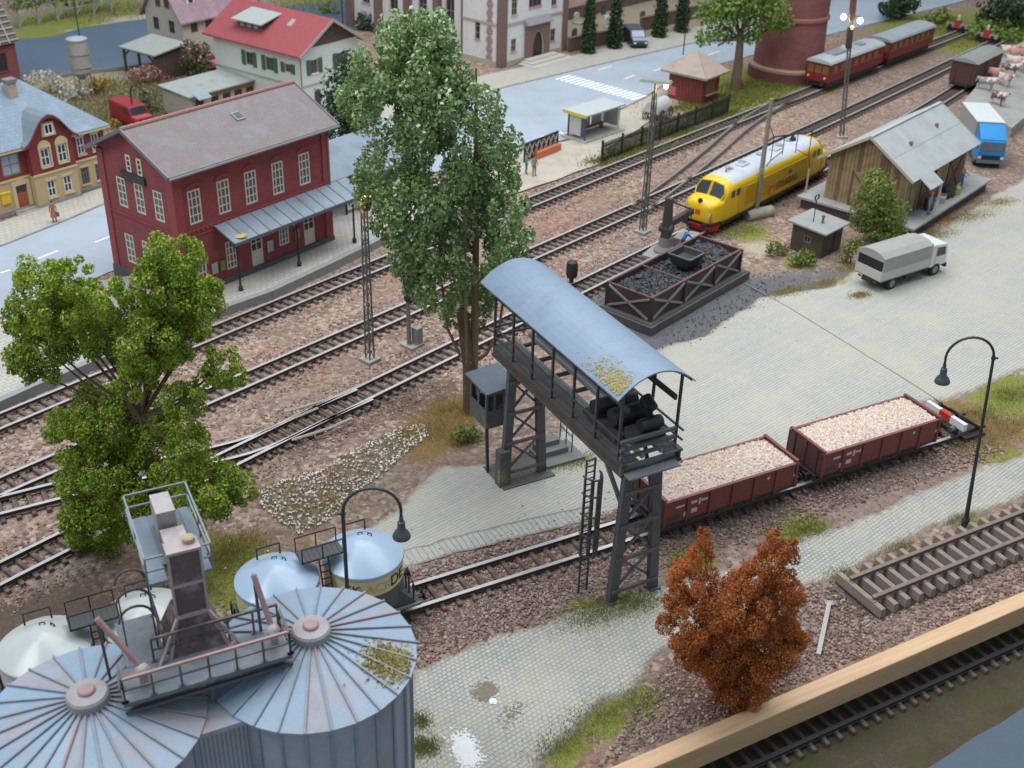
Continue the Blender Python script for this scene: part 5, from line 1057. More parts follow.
# brick building cut off by the left edge
def edge_house():
    t = thing('edge_brick_house', 'red brick house cut by the left edge with slatted grey roof', 'house', (-54.0, 118.0, 0), .95); bm = brickmat('edge_brick', (.21,.062,.06), (.18,.08,.07), .4, .14, .8, .12, (pi/2, 0, 0)); L, W, H, R = 3.6, 6.5, 4.6, 9.5
    o = at(22.5, 86, 0); t.location = (o.x-L*cos(.95), o.y-L*sin(.95), 0)
    shell(t, L, W, H, bm, [(1.3, 1.9, 2.4, 3.7)], (), None, 0); window(t, 'r', 1.3, 1.9, 1.1, 1.8, 2, 2, M('edge_frame', (.05,.035,.03), .6), sill=bm)
    MB().box(-.1, -.1, .0, L+.1, W+.1, .5).build('plinth', M('edge_plinth', (.2,.17,.16), .85), t)
    sm = M('slat_light', (.42,.41,.38), .7, .1, 3); dk = M('slat_roof_dark', (.14,.12,.11), .8)
    MB().hexa([(-.3, -.35, H), (L+.35, -.35, H), (L+.1, 2.2, R), (-.3, 2.2, R), (-.3, -.2, H), (L+.35, -.2, H+.1), (L+.1, 2.4, R), (-.3, 2.4, R)]).build('roof', dk, t)
    for k in range(9):
        f = (k+.5)/9; y = -.4+2.55*f; z = H+(R-H)*f; MB().bar((-.3, y-.05, z+.02), (L+.35-.25*f, y-.05, z+.02), .14, .12).build('roof_slat', sm, t)
    for x in (.6, 1.7, 2.8): MB().bar((x, -.5, H+.05), (x, 2.1, R), .1, .1).build('roof_batten', sm, t)
edge_house()
# ------------------------------------------------------------------ church
def church():
    t = thing('church', 'white church with brown corner stones and pointed portal at the top', 'church', (-2.39, 132.58, 0), .87); L, W, H = 11.6, 6.0, 16
    wp = M('church_white', (.66,.67,.655), .85, .04, 1, dirt=(.56,.56,.52), damt=.3); br = M('church_stone', (.20,.125,.105), .8, .15, 3); ps = M('church_band', (.47,.35,.30), .8, .1); wf = M('church_frame', (.36,.23,.2), .7)
    ro = [(1.65, 1.5, 2.55, 2.95), (8.75, 1.5, 9.65, 2.95), (1.6, 5.6, 2.6, 8.4), (8.7, 5.6, 9.7, 8.4), (4.6, 6.0, 6.9, 9.5)]; lo_ = [(3.3, 2.6, 4.1, 4.8)]
    shell(t, L, W, H, wp, ro, lo_, None, 0)
    for a, c, d, e in ro[:2]: window(t, 'r', a, c, d-a, e-c, 2, 2, wf, sill=ps)
    for a, c, d, e in ro[2:4]: window(t, 'r', a, c, d-a, e-c, 2, 4, wf, sill=ps)
    window(t, 'r', *ro[4][:2], 2.3, 3.5, 3, 4, M('church_red_frame', (.33,.12,.11), .7), sill=ps)
    window(t, 'l', 3.3, 2.6, .8, 2.2, 1, 3, wf, sill=ps)
    for z in (4.55, 10.2): MB().box(-.1, -.12, z, L+.1, 0, z+.28).box(-.12, 0, z, 0, W, z+.28).build('string_course', ps, t)
    MB().box(-.15, -.15, 0, L+.15, W, .6).build('plinth', M('church_plinth', (.43,.38,.31), .85), t)
    for x, y in ((-.16, -.16), (L-.75, -.16)): MB().box(x, y, 0, x+.95, y+.8, H).build('corner_pier', br, t)
    for k in range(20): MB().box(-.1, 1.55-(.0 if k % 2 else .18), .6+k*.5, -.0, 2.1+(.0 if k % 2 else .18), .6+k*.5+.46).build('quoin', M('church_quoin', (.36,.24,.22), .8, .12), t)
    # pointed portal
    px_ = 6.0; b = MB(); n = 10
    arc = lambda w, s, h: [(px_-w*cos(min(a, pi/2))+0, s+h*sin(a)) if a <= pi/2 else (px_+w*cos(pi-a), s+h*sin(a)) for a in np.linspace(0, pi, n*2+1)]
    def pointed(w, zs, zt): 
        L_ = [(px_-w, zs)]; 
        for i in range(1, n+1): f = i/n; L_.append((px_-w*(1-f)**.75*(1) if i < n else px_, zs+(zt-zs)*(1-(1-f)**1.9)))
        return L_+[(2*px_-x, z) for x, z in reversed(L_[:-1])]
    out = [(px_-2.0, .0), (px_-2.0, 4.15), (px_+2.0, 4.15), (px_+2.0, .0)]; inn = [(px_-1.05, 0)]+pointed(1.05, 1.7, 3.45)+[(px_+1.05, 0)]
    lft = [(px_-2.0, 0), (px_-2.0, 4.15), (px_, 4.15)]+[q for q in reversed(inn[:n+2])]; rgt = [(2*px_-x, z) for x, z in lft]
    for q in (lft, rgt): b.prism([(x, -.55, z) for x, z in q], (0, .5, 0))
    b.build('portal', br, t); MB().box(px_-1.05, -.2, 0, px_+1.05, -.08, 3.4).build('door', M('church_door', (.05,.035,.035), .6), t)
    b = MB()
    i2 = pointed(.98, 1.7, 3.3); 
    for (x0, z0), (x1, z1) in zip(i2, i2[1:]): b.bar((x0, -.36, z0), (x1, -.36, z1), .14)
    for s in (-.98, .98): b.bar((px_+s, -.36, 0), (px_+s, -.36, 1.75), .14)
    b.build('portal_moulding', ps, t)
    MB().hexa([(px_-2.2, -.8, 4.15), (px_+2.2, -.8, 4.15), (px_+2.2, 0, 4.15), (px_-2.2, 0, 4.15), (px_-2.2, -.8, 4.25), (px_+2.2, -.8, 4.25), (px_+2.2, 0, 4.9), (px_-2.2, 0, 4.9)]).build('portal_roof', M('portal_slate', (.27,.245,.27), .6), t)
    for k in range(3): MB().box(px_-3.6+k*.5, -3.2+k*.85, .0, px_+3.6-k*.5, -.56, .17*(k+1)).build('step', M('church_step', (.50,.49,.45), .85, .06), t)
    # nave behind to the left
    nv = MB(); nv.facade((.0+1.2, 27, 0), (0, -1, 0), 21, 13, [(2.5, 3.2, 4.0, 10.5), (7.5, 3.2, 9.0, 10.5), (12.5, 3.2, 14.0, 10.5), (17.0, 3.2, 18.5, 10.5)], .3); nv.facade((1.2, 6, 0), (1, 0, 0), 9, 13, []); nv.facade((10.2, 27, 0), (-1, 0, 0), 9, 13, []); nv.facade((10.2, 6, 0), (0, 1, 0), 21, 13, []); nv.build('nave_wall', wp, t)
    for s in (2.5, 7.5, 12.5, 17.0): window(t, 'l', 27-s-1.5, 3.2, 1.5, 7.3, 2, 5, wf, depth=.25, x=1.2, sill=ps)
    for s in (.2, 5.4, 10.6, 15.6, 20.2): MB().box(.5, 27-s-.9, 0, 1.2, 27-s, 12).build('buttress', br, t)
    MB().prism([(.6, 6, 13), (10.8, 6, 13), (5.7, 6, 18)], (0, 21.5, 0)).build('nave_roof', M('church_slate', (.13,.13,.15), .6), t)
    MB().prism([(-.3, -.3, H), (L+.3, -.3, H), (L/2, -.3, H+5)], (0, W+.5, 0)).build('tower_roof', _mats['church_slate'], t)
church()
# ------------------------------------------------------------------ cemetery wall, graves
cwm = M('cemetery_wall_stone', (.14,.09,.07), .9, .2, 3, bump=.5)
def wall_run(name, label, pts, h, w, cap=True):
    P = [at(*p) for p in pts]; t = thing(name, label, 'wall', P[0]); b = MB(); c = MB()
    for p, q in zip(P, P[1:]):
        p = p-P[0]; q = q-P[0]; b.bar(p+Vector((0, 0, h/2)), q+Vector((0, 0, h/2)), w, h); c.bar(p+Vector((0, 0, h+.06)), q+Vector((0, 0, h+.06)), w+.14, .12)
    b.build('wall', cwm, t)
    if cap: c.build('coping', M('coping_brown', (.19,.13,.1), .85), t)
wall_run('cemetery_wall', 'brown cemetery wall along the pavement between church and cypresses', [(568,52),(600,45.5),(622,40.5)], 1.6, .35)
wall_run('cemetery_wall', 'brown cemetery wall behind the black van, right of the gate', [(640,31),(668,24.5),(700,17),(740,8)], 1.6, .35)
wall_run('cemetery_wall', 'low brown rear wall of the cemetery at the top edge', [(566,20),(610,10),(650,0),(690,-8)], 1.4, .35)
gvd = M('grave_dark', (.05,.06,.07), .35); gvl = M('grave_light', (.50,.49,.46), .6)
for i, (px, py, mt, lb, hh) in enumerate(((575,38,gvd,'small dark gravestone beside the church corner',1.1),(577,23,gvl,'pale gravestone in the cemetery behind the leftmost cypress',1.3),(604,16,gvd,'tall dark gravestone between the two left cypresses',1.6),(607,27,gvl,'grey gravestone left of the second cypress',1.2),(643,18,gvd,'dark flat gravestone behind the black van',.8),(668,12,gvl,'pale gravestone between the two right cypresses',1.1),(603,5,gvl,'white gravestone at the top behind the tall dark stone',1.3))):
    p = at(px, py); t = thing('gravestone', lb, 'gravestone', p, .87+random.uniform(-.15, .15), 'gravestones in the cemetery'); b = MB(); b.prism([(-.45, 0, .15), (.45, 0, .15), (.45, 0, hh-.2)]+[(.45*cos(a), 0, hh-.2+.3*sin(a)) for a in np.linspace(.3, pi-.3, 5)]+[(-.45, 0, hh-.2)], (0, .22, 0)); b.build('stone', mt, t); MB().box(-.6, -.9, 0, .6, .35, .15).build('base', gvl if mt is gvd else concrete, t)
# ------------------------------------------------------------------ kiosk
def kiosk():
    t = thing('kiosk', 'small red-brown kiosk with tan pyramid roof near the fence', 'kiosk', (18.92, 120.01, 0), .9); L, W, H = 3.3, 4.2, 3.05; bm = M('kiosk_boards', (.20,.04,.032), .7, .12, 3)
    ro = [(.6, 1.1, 2.7, 2.3)]; shell(t, L, W, H, bm, ro, (), None, 0); MB().box(.6, .07, 1.1, 2.7, .12, 2.3).build('hatch', M('kiosk_hatch', (.26,.13,.07), .6), t); MB().box(.5, -.35, 1.0, 2.8, 0, 1.08).build('counter', M('kiosk_counter', (.33,.22,.14), .7), t)
    for k in range(10): MB().box(-.04, .05+k*.4, 0, -.0, .05+k*.4+.36, H).build('board', bm, t)
    o_ = .7; ap = (L/2, W/2, 5.15); c = [(-o_, -o_, H), (L+o_, -o_, H), (L+o_, W+o_, H), (-o_, W+o_, H)]; rm = M('kiosk_roof_felt', (.40,.315,.26), .8, .08, 1.5, dirt=(.32,.25,.2), damt=.4)
    for i in range(4):
        q = [c[i], c[(i+1) % 4], ap]; nn = (Vector(q[1])-Vector(q[0])).cross(Vector(q[2])-Vector(q[0])).normalized(); MB().prism(q, nn*.1).build('roof_slope', rm, t)
    MB().box(-o_, -o_, H-.14, L+o_, W+o_, H).build('eaves', M('kiosk_eaves', (.33,.36,.27), .7), t)
    p = MB(); p.box(-.06, 3.2, .5, -.045, 4.1, 1.4); p.build('poster', M('kiosk_poster', (.60,.14,.14), .6, .3, 6), t)
kiosk()
# water tower
def water_tower():
    t = thing('water_tower', 'round red-brown brick water tower beside the red railcar', 'water tower', (30.3, 133.2, 0)); bm = brickmat('tower_brick', (.235,.085,.075), (.2,.09,.08), .5, .18, .8, .1, (pi/2, 0, 0), (.28,.11,.1), .4)
    MB().lathe([(4.35, 0), (4.35, 1.2)], 40).build('base', M('tower_base', (.15,.055,.05), .8, .15), t, smooth=True); MB().lathe([(4.4, 1.2), (4.4, 1.45), (3.95, 1.6)], 40).build('base_ledge', M('tower_ledge', (.36,.25,.16), .8), t, smooth=True)
    MB().lathe([(3.9, 1.5), (3.72, 6.6)], 40).build('shaft', bm, t, smooth=True); MB().lathe([(3.72, 6.55), (3.9, 6.7), (3.9, 7.0), (3.72, 7.15)], 40).build('ring', M('tower_ring', (.29,.12,.1), .8), t, smooth=True); MB().lathe([(3.72, 7.1), (3.65, 11.5), (4.6, 12.6), (4.6, 17), (.2, 20)], 40).build('upper_shaft', bm, t, smooth=True)
water_tower()
# bus shelter
def bus_shelter():
    t = thing('bus_shelter', 'glass bus shelter with pale flat roof and yellow front edge', 'bus shelter', (6.18, 106.91, .1), .83); L, W, H = 5.2, 2.2, 2.5; fr_ = M('shelter_frame', (.16,.15,.15), .5)
    MB().box(-.4, -.4, -.1, L+.5, W+.4, .1).build('base', concrete, t)
    for x in (.05, L-.05):
        for y in (.05, W-.05): MB().bar((x, y, .1), (x, y, H), .12).build('post', white if x > 1 else M('shelter_post_blue', (.06,.07,.13), .5), t)
    MB().box(-.35, -.35, H, L+.35, W+.35, H+.16).build('roof', M('shelter_roof', (.46,.50,.52), .5, .04), t); MB().box(-.42, -.38, H-.1, -.352, W+.38, H+.2).build('roof_edge', M('shelter_yellow', (.62,.52,.02), .5), t)
    gl = M('shelter_glass', (.52,.52,.48), .15, .12, 1.2)
    for x in np.linspace(.1, L-.1, 4)[:-1]: MB().box(x+.05, W-.07, .35, x+1.55, W-.04, H-.15).build('glass_panel', gl, t)
    MB().box(.03, .2, .4, .06, .5, H-.2).build('side_panel', M('shelter_dark_panel', (.07,.08,.13), .3), t); MB().box(.03, .6, .4, .06, W-.2, H-.2).build('glass_panel', gl, t); MB().box(L-.06, .2, .4, L-.03, W-.2, H-.2).build('glass_panel', gl, t)
    MB().box(.5, 1.4, .55, L-.5, 1.85, .63).build('bench', M('bench_red', (.22,.10,.08), .6), t)
    for x in (.8, L-.8): MB().box(x-.05, 1.45, .1, x+.05, 1.8, .55).build('bench_leg', fr_, t)
bus_shelter()
# ------------------------------------------------------------------ freight shed
def freight_shed():
    dk = M('ramp_boards', (.36,.365,.36), .85, .08, 2, dirt=(.28,.27,.25), damt=.4)
    t = thing('freight_shed', 'timber freight shed with pale grey roof on a raised loading platform', 'freight shed', (31.2, 85.3, 0), .87)
    MB().box(.25, .25, 0, 15.8, 10.0, .82).build('platform_base', M('ramp_base_dark', (.07,.06,.055), .85), t); MB().box(0, 0, .82, 16.1, 10.3, 1.0).build('platform_deck', dk, t)
    x0, x1, y0, y1, zb, H, R = 1.3, 13.3, 1.75, 8.55, 1.0, 4.85, 7.05; bd = M('freight_boards', (.36,.265,.125), .85, .16, 3, dirt=(.22,.145,.08), damt=.6, dscale=1.4); bd2 = M('freight_boards_brown', (.20,.125,.085), .85, .16, 3, dirt=(.12,.10,.06), damt=.4)
    MB().box(x0+.08, y0+.08, zb, x1-.08, y1-.08, H).build('wall', M('freight_core', (.08,.055,.04), .9), t)
    rr = random.Random(4)
    def boards(n, f):
        for k in range(n):
            b = MB(); f(b, k); b.build('board', bd if rr.random() < .6 else bd2, t)
    n = 40; w = (x1-x0)/n
    boards(n, lambda b, k: b.box(x0+k*w+.015, y0, zb, x0+(k+1)*w-.015, y0+.06+rr.uniform(0, .02), H))
    n2 = 22; w2 = (y1-y0)/n2; zt = lambda y: H+(R-H)*(1-abs(y-(y0+y1)/2)/((y1-y0)/2))-.05
    boards(n2, lambda b, k: b.prism([(x0, y0+k*w2+.012, zb), (x0, y0+(k+1)*w2-.012, zb), (x0, y0+(k+1)*w2-.012, zt(y0+(k+1)*w2-.012)), (x0, y0+k*w2+.012, zt(y0+k*w2+.012))], (.06, 0, 0)))
    MB().prism([(x1, y0, zb), (x1, y1, zb), (x1, y1, H), (x1, (y0+y1)/2, R), (x1, y0, H)], (-.1, 0, 0)).build('end_wall', bd, t)
    # sliding doors with cross brace: gable end and platform side
    b = MB(); b.box(x0-.1, y0+1.4, zb, x0-.02, y0+4.6, zb+2.9); dr = b.build('sliding_door', M('freight_door', (.33,.24,.13), .85, .15, 4), t); b = MB()
    for a, c in (((y0+1.4, zb), (y0+4.6, zb+2.9)), ((y0+4.6, zb), (y0+1.4, zb+2.9))): b.bar((x0-.13, a[0], a[1]), (x0-.13, c[0], c[1]), .14, .06)
    for y in (y0+1.45, y0+4.55): b.bar((x0-.13, y, zb), (x0-.13, y, zb+2.9), .16, .06, up=(1,0,0))
    b.build('door_brace', M('door_brace_red', (.19,.085,.06), .8), dr)
    for xa in (x0+3.0, x0+8.4):
        b = MB(); b.box(xa, y0-.1, zb, xa+2.6, y0-.02, zb+2.7); dr = b.build('sliding_door', M('freight_door_brown', (.15,.085,.06), .85, .2, 4), t); b = MB()
        for a, c in (((xa, zb), (xa+2.6, zb+2.7)), ((xa+2.6, zb), (xa, zb+2.7))): b.bar((a[0], y0-.12, a[1]), (c[0], y0-.12, c[1]), .12, .05)
        b.build('door_brace', _mats['door_brace_red'], dr)
    for x in np.linspace(x0, x1, 7): MB().box(x-.09, y0-.05, zb, x+.09, y0+.03, H).build('wall_post', M('wall_post_grey', (.30,.27,.22), .8), t)
    # roof in sheets
    rf = M('freight_roof_felt', (.40,.435,.435), .75, .05, 1, bump=.1, dirt=(.34,.355,.345), damt=.5, dscale=.6); ym = (y0+y1)/2; ov = .75; sl = (R-H)/((y1-y0)/2)
    n = 3
    for s in (0, 1):
        for k in range(n):
            a = x0-.7+(x1-x0+1.4)*k/n; c = x0-.7+(x1-x0+1.4)*(k+1)/n; ya = (y0-ov) if s == 0 else (y1+ov); za = H-sl*ov
            for j in range(2):
                u0, u1 = j/2, (j+1)/2; A = (ya+(ym-ya)*u0, za+(R-za)*u0); B = (ya+(ym-ya)*u1, za+(R-za)*u1); dz = .03*(1-j)
                MB().hexa([(a+.01, A[0], A[1]+.06), (c-.01, A[0], A[1]+.06), (c-.01, B[0], B[1]+.06), (a+.01, B[0], B[1]+.06), (a+.01, A[0], A[1]+.13-dz), (c-.01, A[0], A[1]+.13-dz), (c-.01, B[0], B[1]+.13-dz), (a+.01, B[0], B[1]+.13-dz)] if s == 0 else [(a+.01, B[0], B[1]+.06), (c-.01, B[0], B[1]+.06), (c-.01, A[0], A[1]+.06), (a+.01, A[0], A[1]+.06), (a+.01, B[0], B[1]+.13-dz), (c-.01, B[0], B[1]+.13-dz), (c-.01, A[0], A[1]+.13-dz), (a+.01, A[0], A[1]+.13-dz)]).build('roof_sheet', rf, t)
    b = MB()
    for ya in (y0-ov, y1+ov): [MB().bar((xv, ya, H-sl*ov+.05), (xv, ym, R+.05), .06, .22).build('verge_board', M('verge_cream', (.47,.43,.33), .7), t) for xv in (x0-.72, x1+.72)]
    MB().bar((x0-.7, ym, R+.14), (x1+.7, ym, R+.14), .3, .05).build('ridge_cap', rf, t)
    MB().hexa([(x0+.6, y0-ov-1.0, H-sl*(ov+1)+.0), (x0+3.0, y0-ov-1.0, H-sl*(ov+1)+.0), (x0+3.0, y0-ov+.1, H-sl*ov+.08), (x0+.6, y0-ov+.1, H-sl*ov+.08), (x0+.6, y0-ov-1.0, H-sl*(ov+1)+.08), (x0+3.0, y0-ov-1.0, H-sl*(ov+1)+.08), (x0+3.0, y0-ov+.1, H-sl*ov+.16), (x0+.6, y0-ov+.1, H-sl*ov+.16)]).build('porch_roof', rf, t)
    MB().bar((x0+2.7, y0-1.7, zb), (x0+2.7, y0-1.7, H-sl*1.8), .16).build('porch_post', M('porch_post_white', (.55,.55,.52), .7), t)
    for x, y in ((x0+3.2, y0+1.6), (x0+8.8, y0+1.9)):
        z = H+sl*(y-y0)+.13; MB().box(x-.12, y-.12, z-.1, x+.12, y+.12, z+.28).build('roof_vent', M('vent_brown', (.2,.14,.1), .7), t)
freight_shed()
# hut
def hut():
    t = thing('signal_hut', 'small dark brown hut with flat grey roof beside the freight platform', 'hut', (23.13, 81.29, 0), .82); L, W, H = 2.9, 2.7, 2.05; bm = M('hut_wall', (.075,.058,.042), .85, .2, 3, dirt=(.11,.085,.065), damt=.4)
    shell(t, L, W, H, bm, [(.9, .1, 1.8, 1.8)], [(1.0, .9, 1.7, 1.5)], None, 0); MB().box(.9, .08, .1, 1.8, .13, 1.8).build('door', M('hut_door', (.08,.065,.05), .7), t); window(t, 'l', 1.0, .9, .7, .6, 2, 1, M('hut_frame', (.20,.19,.16), .7))
    MB().hexa([(-.35, -.35, H), (L+.35, -.35, H), (L+.35, W+.35, H+.18), (-.35, W+.35, H+.18), (-.35, -.35, H+.13), (L+.35, -.35, H+.13), (L+.35, W+.35, H+.31), (-.35, W+.35, H+.31)]).build('roof', M('hut_roof_felt', (.31,.315,.31), .75, .07, 1.5, dirt=(.25,.25,.24), damt=.4), t)
    b = MB(); b.tube([(1.0, 1.6, H+.2), (1.15, 1.7, H+1.9)], .04, 6); b.tube([(1.15+.22*cos(a), 1.7, H+2.12+.22*sin(a)) for a in np.linspace(0, 2*pi, 12)], .04, 5, caps=False); b.bar((.88, 1.7, H+1.95), (.88, 1.7, H+2.3), .07); b.bar((1.42, 1.7, H+1.95), (1.42, 1.7, H+2.3), .07); b.build('loudspeaker_mast', black, t)
    MB().lathe([(.09, 0), (.09, .5), (.15, .5), (.15, .6), (0, .62)], 8, (1.35, 1.0, H+.2)).build('stove_pipe', M('stove_pipe', (.12,.12,.12), .6), t)
hut()
# ------------------------------------------------------------------ coal bunker
def coal_bunker():
    t = thing('coal_bunker', 'dark coal bunker with braced steel walls on a concrete kerb', 'coal bunker', (9.1, 67.26, 0), .87); bs = M('bunker_steel', (.055,.036,.034), .65, .2, 2, dirt=(.10,.055,.048), damt=.4); br_ = M('bunker_brace', (.27,.255,.25), .6, .15, 3); rim = M('bunker_rim', (.15,.075,.07), .7, .2)
    MB().box(.4, .4, 0, 12.9, 5.0, .55).build('plinth', M('bunker_plinth', (.115,.105,.105), .8, .15, 2, dirt=(.06,.06,.06), damt=.4), t); MB().box(.6, .6, .55, 12.7, 4.85, .62).build('plinth_top', M('plinth_top', (.10,.095,.095), .8), t)
    x0, x1, y0, y1, zb, zt = 1.1, 12.2, 1.0, 4.6, .6, 2.3
    bays = [(x0, x0+3.85), (x0+3.85, x0+7.65), (x0+7.65, x1)]
    for a, c in bays:
        MB().box(a+.05, y0, zb, c-.05, y0+.09, zt).build('wall_panel', bs, t); MB().box(a+.05, y1-.09, zb, c-.05, y1, zt).build('wall_panel', bs, t)
        for pq in (((a+.15, zt-.1), (c-.15, zb+.1)), ((a+.15, zb+.1), (c-.15, zt-.1))): MB().bar((pq[0][0], y0-.07, pq[0][1]), (pq[1][0], y0-.07, pq[1][1]), .13, .15).build('brace', br_, t)
    for x in (x0, x1): 
        MB().box(x-.05, y0+.02, zb, x+.05, y1-.02, zt).build('wall_panel', bs, t)
        xx = x-.1 if x == x0 else x+.1
        for pq in (((y0+.15, zt-.1), (y1-.15, zb+.1)), ((y0+.15, zb+.1), (y1-.15, zt-.1))): MB().bar((xx, pq[0][0], pq[0][1]), (xx, pq[1][0], pq[1][1]), .13, .15, up=(1, 0, 0)).build('brace', br_, t)
    for x in [x0]+[c for a, c in bays]:
        for y in (y0-.05, y1+.05): MB().box(x-.09, y-.1, zb, x+.09, y+.1, zt+.02).build('post', bs, t)
    for y in (y0, y1): MB().box(x0-.08, y-.07, zt, x1+.08, y+.09, zt+.08).build('rim', rim, t)
    for x in [x0, x0+3.85, x0+7.65, x1]: MB().box(x-.06, y0+.1, zt-.03, x+.06, y1-.1, zt+.05).build('rim', rim, t)
    # coal
    V = []; nx, ny = 46, 15
    for i in range(nx):
        for j in range(ny):
            u = i/(nx-1); v = j/(ny-1); V.append((x0+.1+(x1-x0-.2)*u, y0+.1+(y1-y0-.2)*v, 1.85+.35*sin(u*9)*sin(v*3.1)+rng.normal(0, .06)))
    cm = NT('coal'); cm.color(cm.mix(cm.noise(9, 4), (.018,.02,.024), (.07,.078,.09))); cm.bsdf.inputs['Roughness'].default_value = .38; cm.bump(cm.noise(14, 4), .6, .06)
    link('coal_heap', npmesh('coal_heap', V, [(i*ny+j, (i+1)*ny+j, (i+1)*ny+j+1, i*ny+j+1) for i in range(nx-1) for j in range(ny-1)], cm.mat), t)
    k = rng.integers(0, nx*ny, 2200); pos = np.array(V)[k]+rng.normal(0, .08, (2200, 3))*np.array([1, 1, .4]); pos[:, 0] = np.clip(pos[:, 0], x0+.15, x1-.15); pos[:, 1] = np.clip(pos[:, 1], y0+.15, y1-.15); stones('coal_lumps', pos, .12, cm.mat, t)
    return cm.mat
coalm = coal_bunker()
bk = lambda x, y, z=0: Vector((9.1+x*cos(.87)-y*sin(.87), 67.26+x*sin(.87)+y*cos(.87), z))
# loose coal round the bunker
pp = [tuple(bk(random.gauss(7, 5), random.gauss(-1.2, .8), .06)) for _ in range(260)]; stones('coal_spill', pp, .05, coalm)
t = thing('coal_tub', 'black open coal tub standing on the bunker coal', 'coal tub', bk(7.9, 2.9, 1.95), .87); b = MB()
w0, w1 = .6, .92
for q in ([(-w0,-w0),(w0,-w0),(w1,-w1),(-w1,-w1)], [(w0,-w0),(w0,w0),(w1,w1),(w1,-w1)], [(w0,w0),(-w0,w0),(-w1,w1),(w1,w1)], [(-w0,w0),(-w0,-w0),(-w1,-w1),(-w1,w1)]):
    pts = [(q[0][0],q[0][1],0),(q[1][0],q[1][1],0),(q[2][0],q[2][1],.85),(q[3][0],q[3][1],.85)]; nn = (Vector(pts[1])-Vector(pts[0])).cross(Vector(pts[2])-Vector(pts[0])).normalized(); b.prism(pts, nn*.06)
b.box(-w0, -w0, 0, w0, w0, .06); b.build('body', M('tub_steel', (.045,.047,.048), .5, .2), t); MB().box(-w0-.12, -w0-.12, .45, w0+.12, w0+.12, .5).build('slag', coalm, t)
b = MB()
for s in (-1, 1): b.box(-w1-.04, s*w1-.05, .8, w1+.04, s*w1+.05, .9); b.box(s*w1-.05, -w1, .8, s*w1+.05, w1, .9)
b.build('rim', M('tub_rim', (.14,.145,.14), .5), t)
def coal_crane():
    t = thing('coaling_crane', 'dark riveted coaling crane post with short jib behind the bunker', 'crane', bk(12.0, 7.3, 0), .87+.2)
    MB().lathe([(.85, 0), (.85, .5), (.55, .8), (.5, 1.5)], 12).build('base', M('crane_base_concrete', (.22,.215,.21), .85), t); b = MB(); cs = M('crane_steel', (.055,.052,.052), .6, .25, 3)
    b.hexa([(-.42,-.3,1.5),(.42,-.3,1.5),(.42,.3,1.5),(-.42,.3,1.5),(-.32,-.25,4.6),(.1,-.25,4.6),(.1,.25,4.6),(-.32,.25,4.6)]); b.build('post', cs, t)
    b = MB(); b.bar((.1, 0, 2.4), (2.6, -.9, 2.95), .4, .45); b.bar((-.1, 0, 4.4), (2.4, -.85, 3.1), .1); b.build('jib', cs, t); b = MB(); b.bar((2.55, -.88, 2.8), (2.55, -.88, 1.9), .05); b.box(2.4, -1.0, 1.75, 2.7, -.75, 1.95); b.build('hook', black, t)
    b = MB(); b.tube([(-.1, -.5, 2.2), (-.1, .5, 2.2)], .35, 12); b.build('winch', cs, t)
    MB().box(.9, -1.6, 0, 2.9, -.2, 1.15).build('service_platform', M('service_platform', (.36,.35,.33), .85), t); MB().box(-1.6, -1.4, 0, 2.6, 1.2, .3).build('foundation', M('crane_foundation', (.30,.295,.28), .85), t)
coal_crane()
# ------------------------------------------------------------------ loft helper for rounded vehicle bodies
def loft(secs, mats, name, parent, mi=None, smooth=True):
    b = MB(); n = len(secs[0])
    for s in secs: b.v += [tuple(p) for p in s]
    for i in range(len(secs)-1):
        for k in range(n):
            k2 = (k+1) % n; b.f.append((i*n+k, (i+1)*n+k, (i+1)*n+k2, i*n+k2)); b.m.append(mi(i, k) if mi else 0)
    b.f.append(tuple(range(n))); b.m.append(mi(0, 0) if mi else 0); b.f.append(tuple((len(secs)-1)*n+k for k in reversed(range(n)))); b.m.append(mi(len(secs)-2, 0) if mi else 0)
    return b.build(name, mats, parent, smooth=smooth)
def text(body, size, mat, parent, loc, rot, ext=.01, name='lettering', align='CENTER'):
    cu = bpy.data.curves.new(name, 'FONT'); cu.body = body; cu.size = size; cu.align_x = align; cu.extrude = ext; tmp = bpy.data.objects.new(name, cu); COL.objects.link(tmp)
    dg = bpy.context.evaluated_depsgraph_get(); me = bpy.data.meshes.new_from_object(tmp.evaluated_get(dg)); bpy.data.objects.remove(tmp); me.materials.clear(); me.materials.append(mat)
    o = link(name, me, parent, None, loc); o.rotation_euler = rot; return o
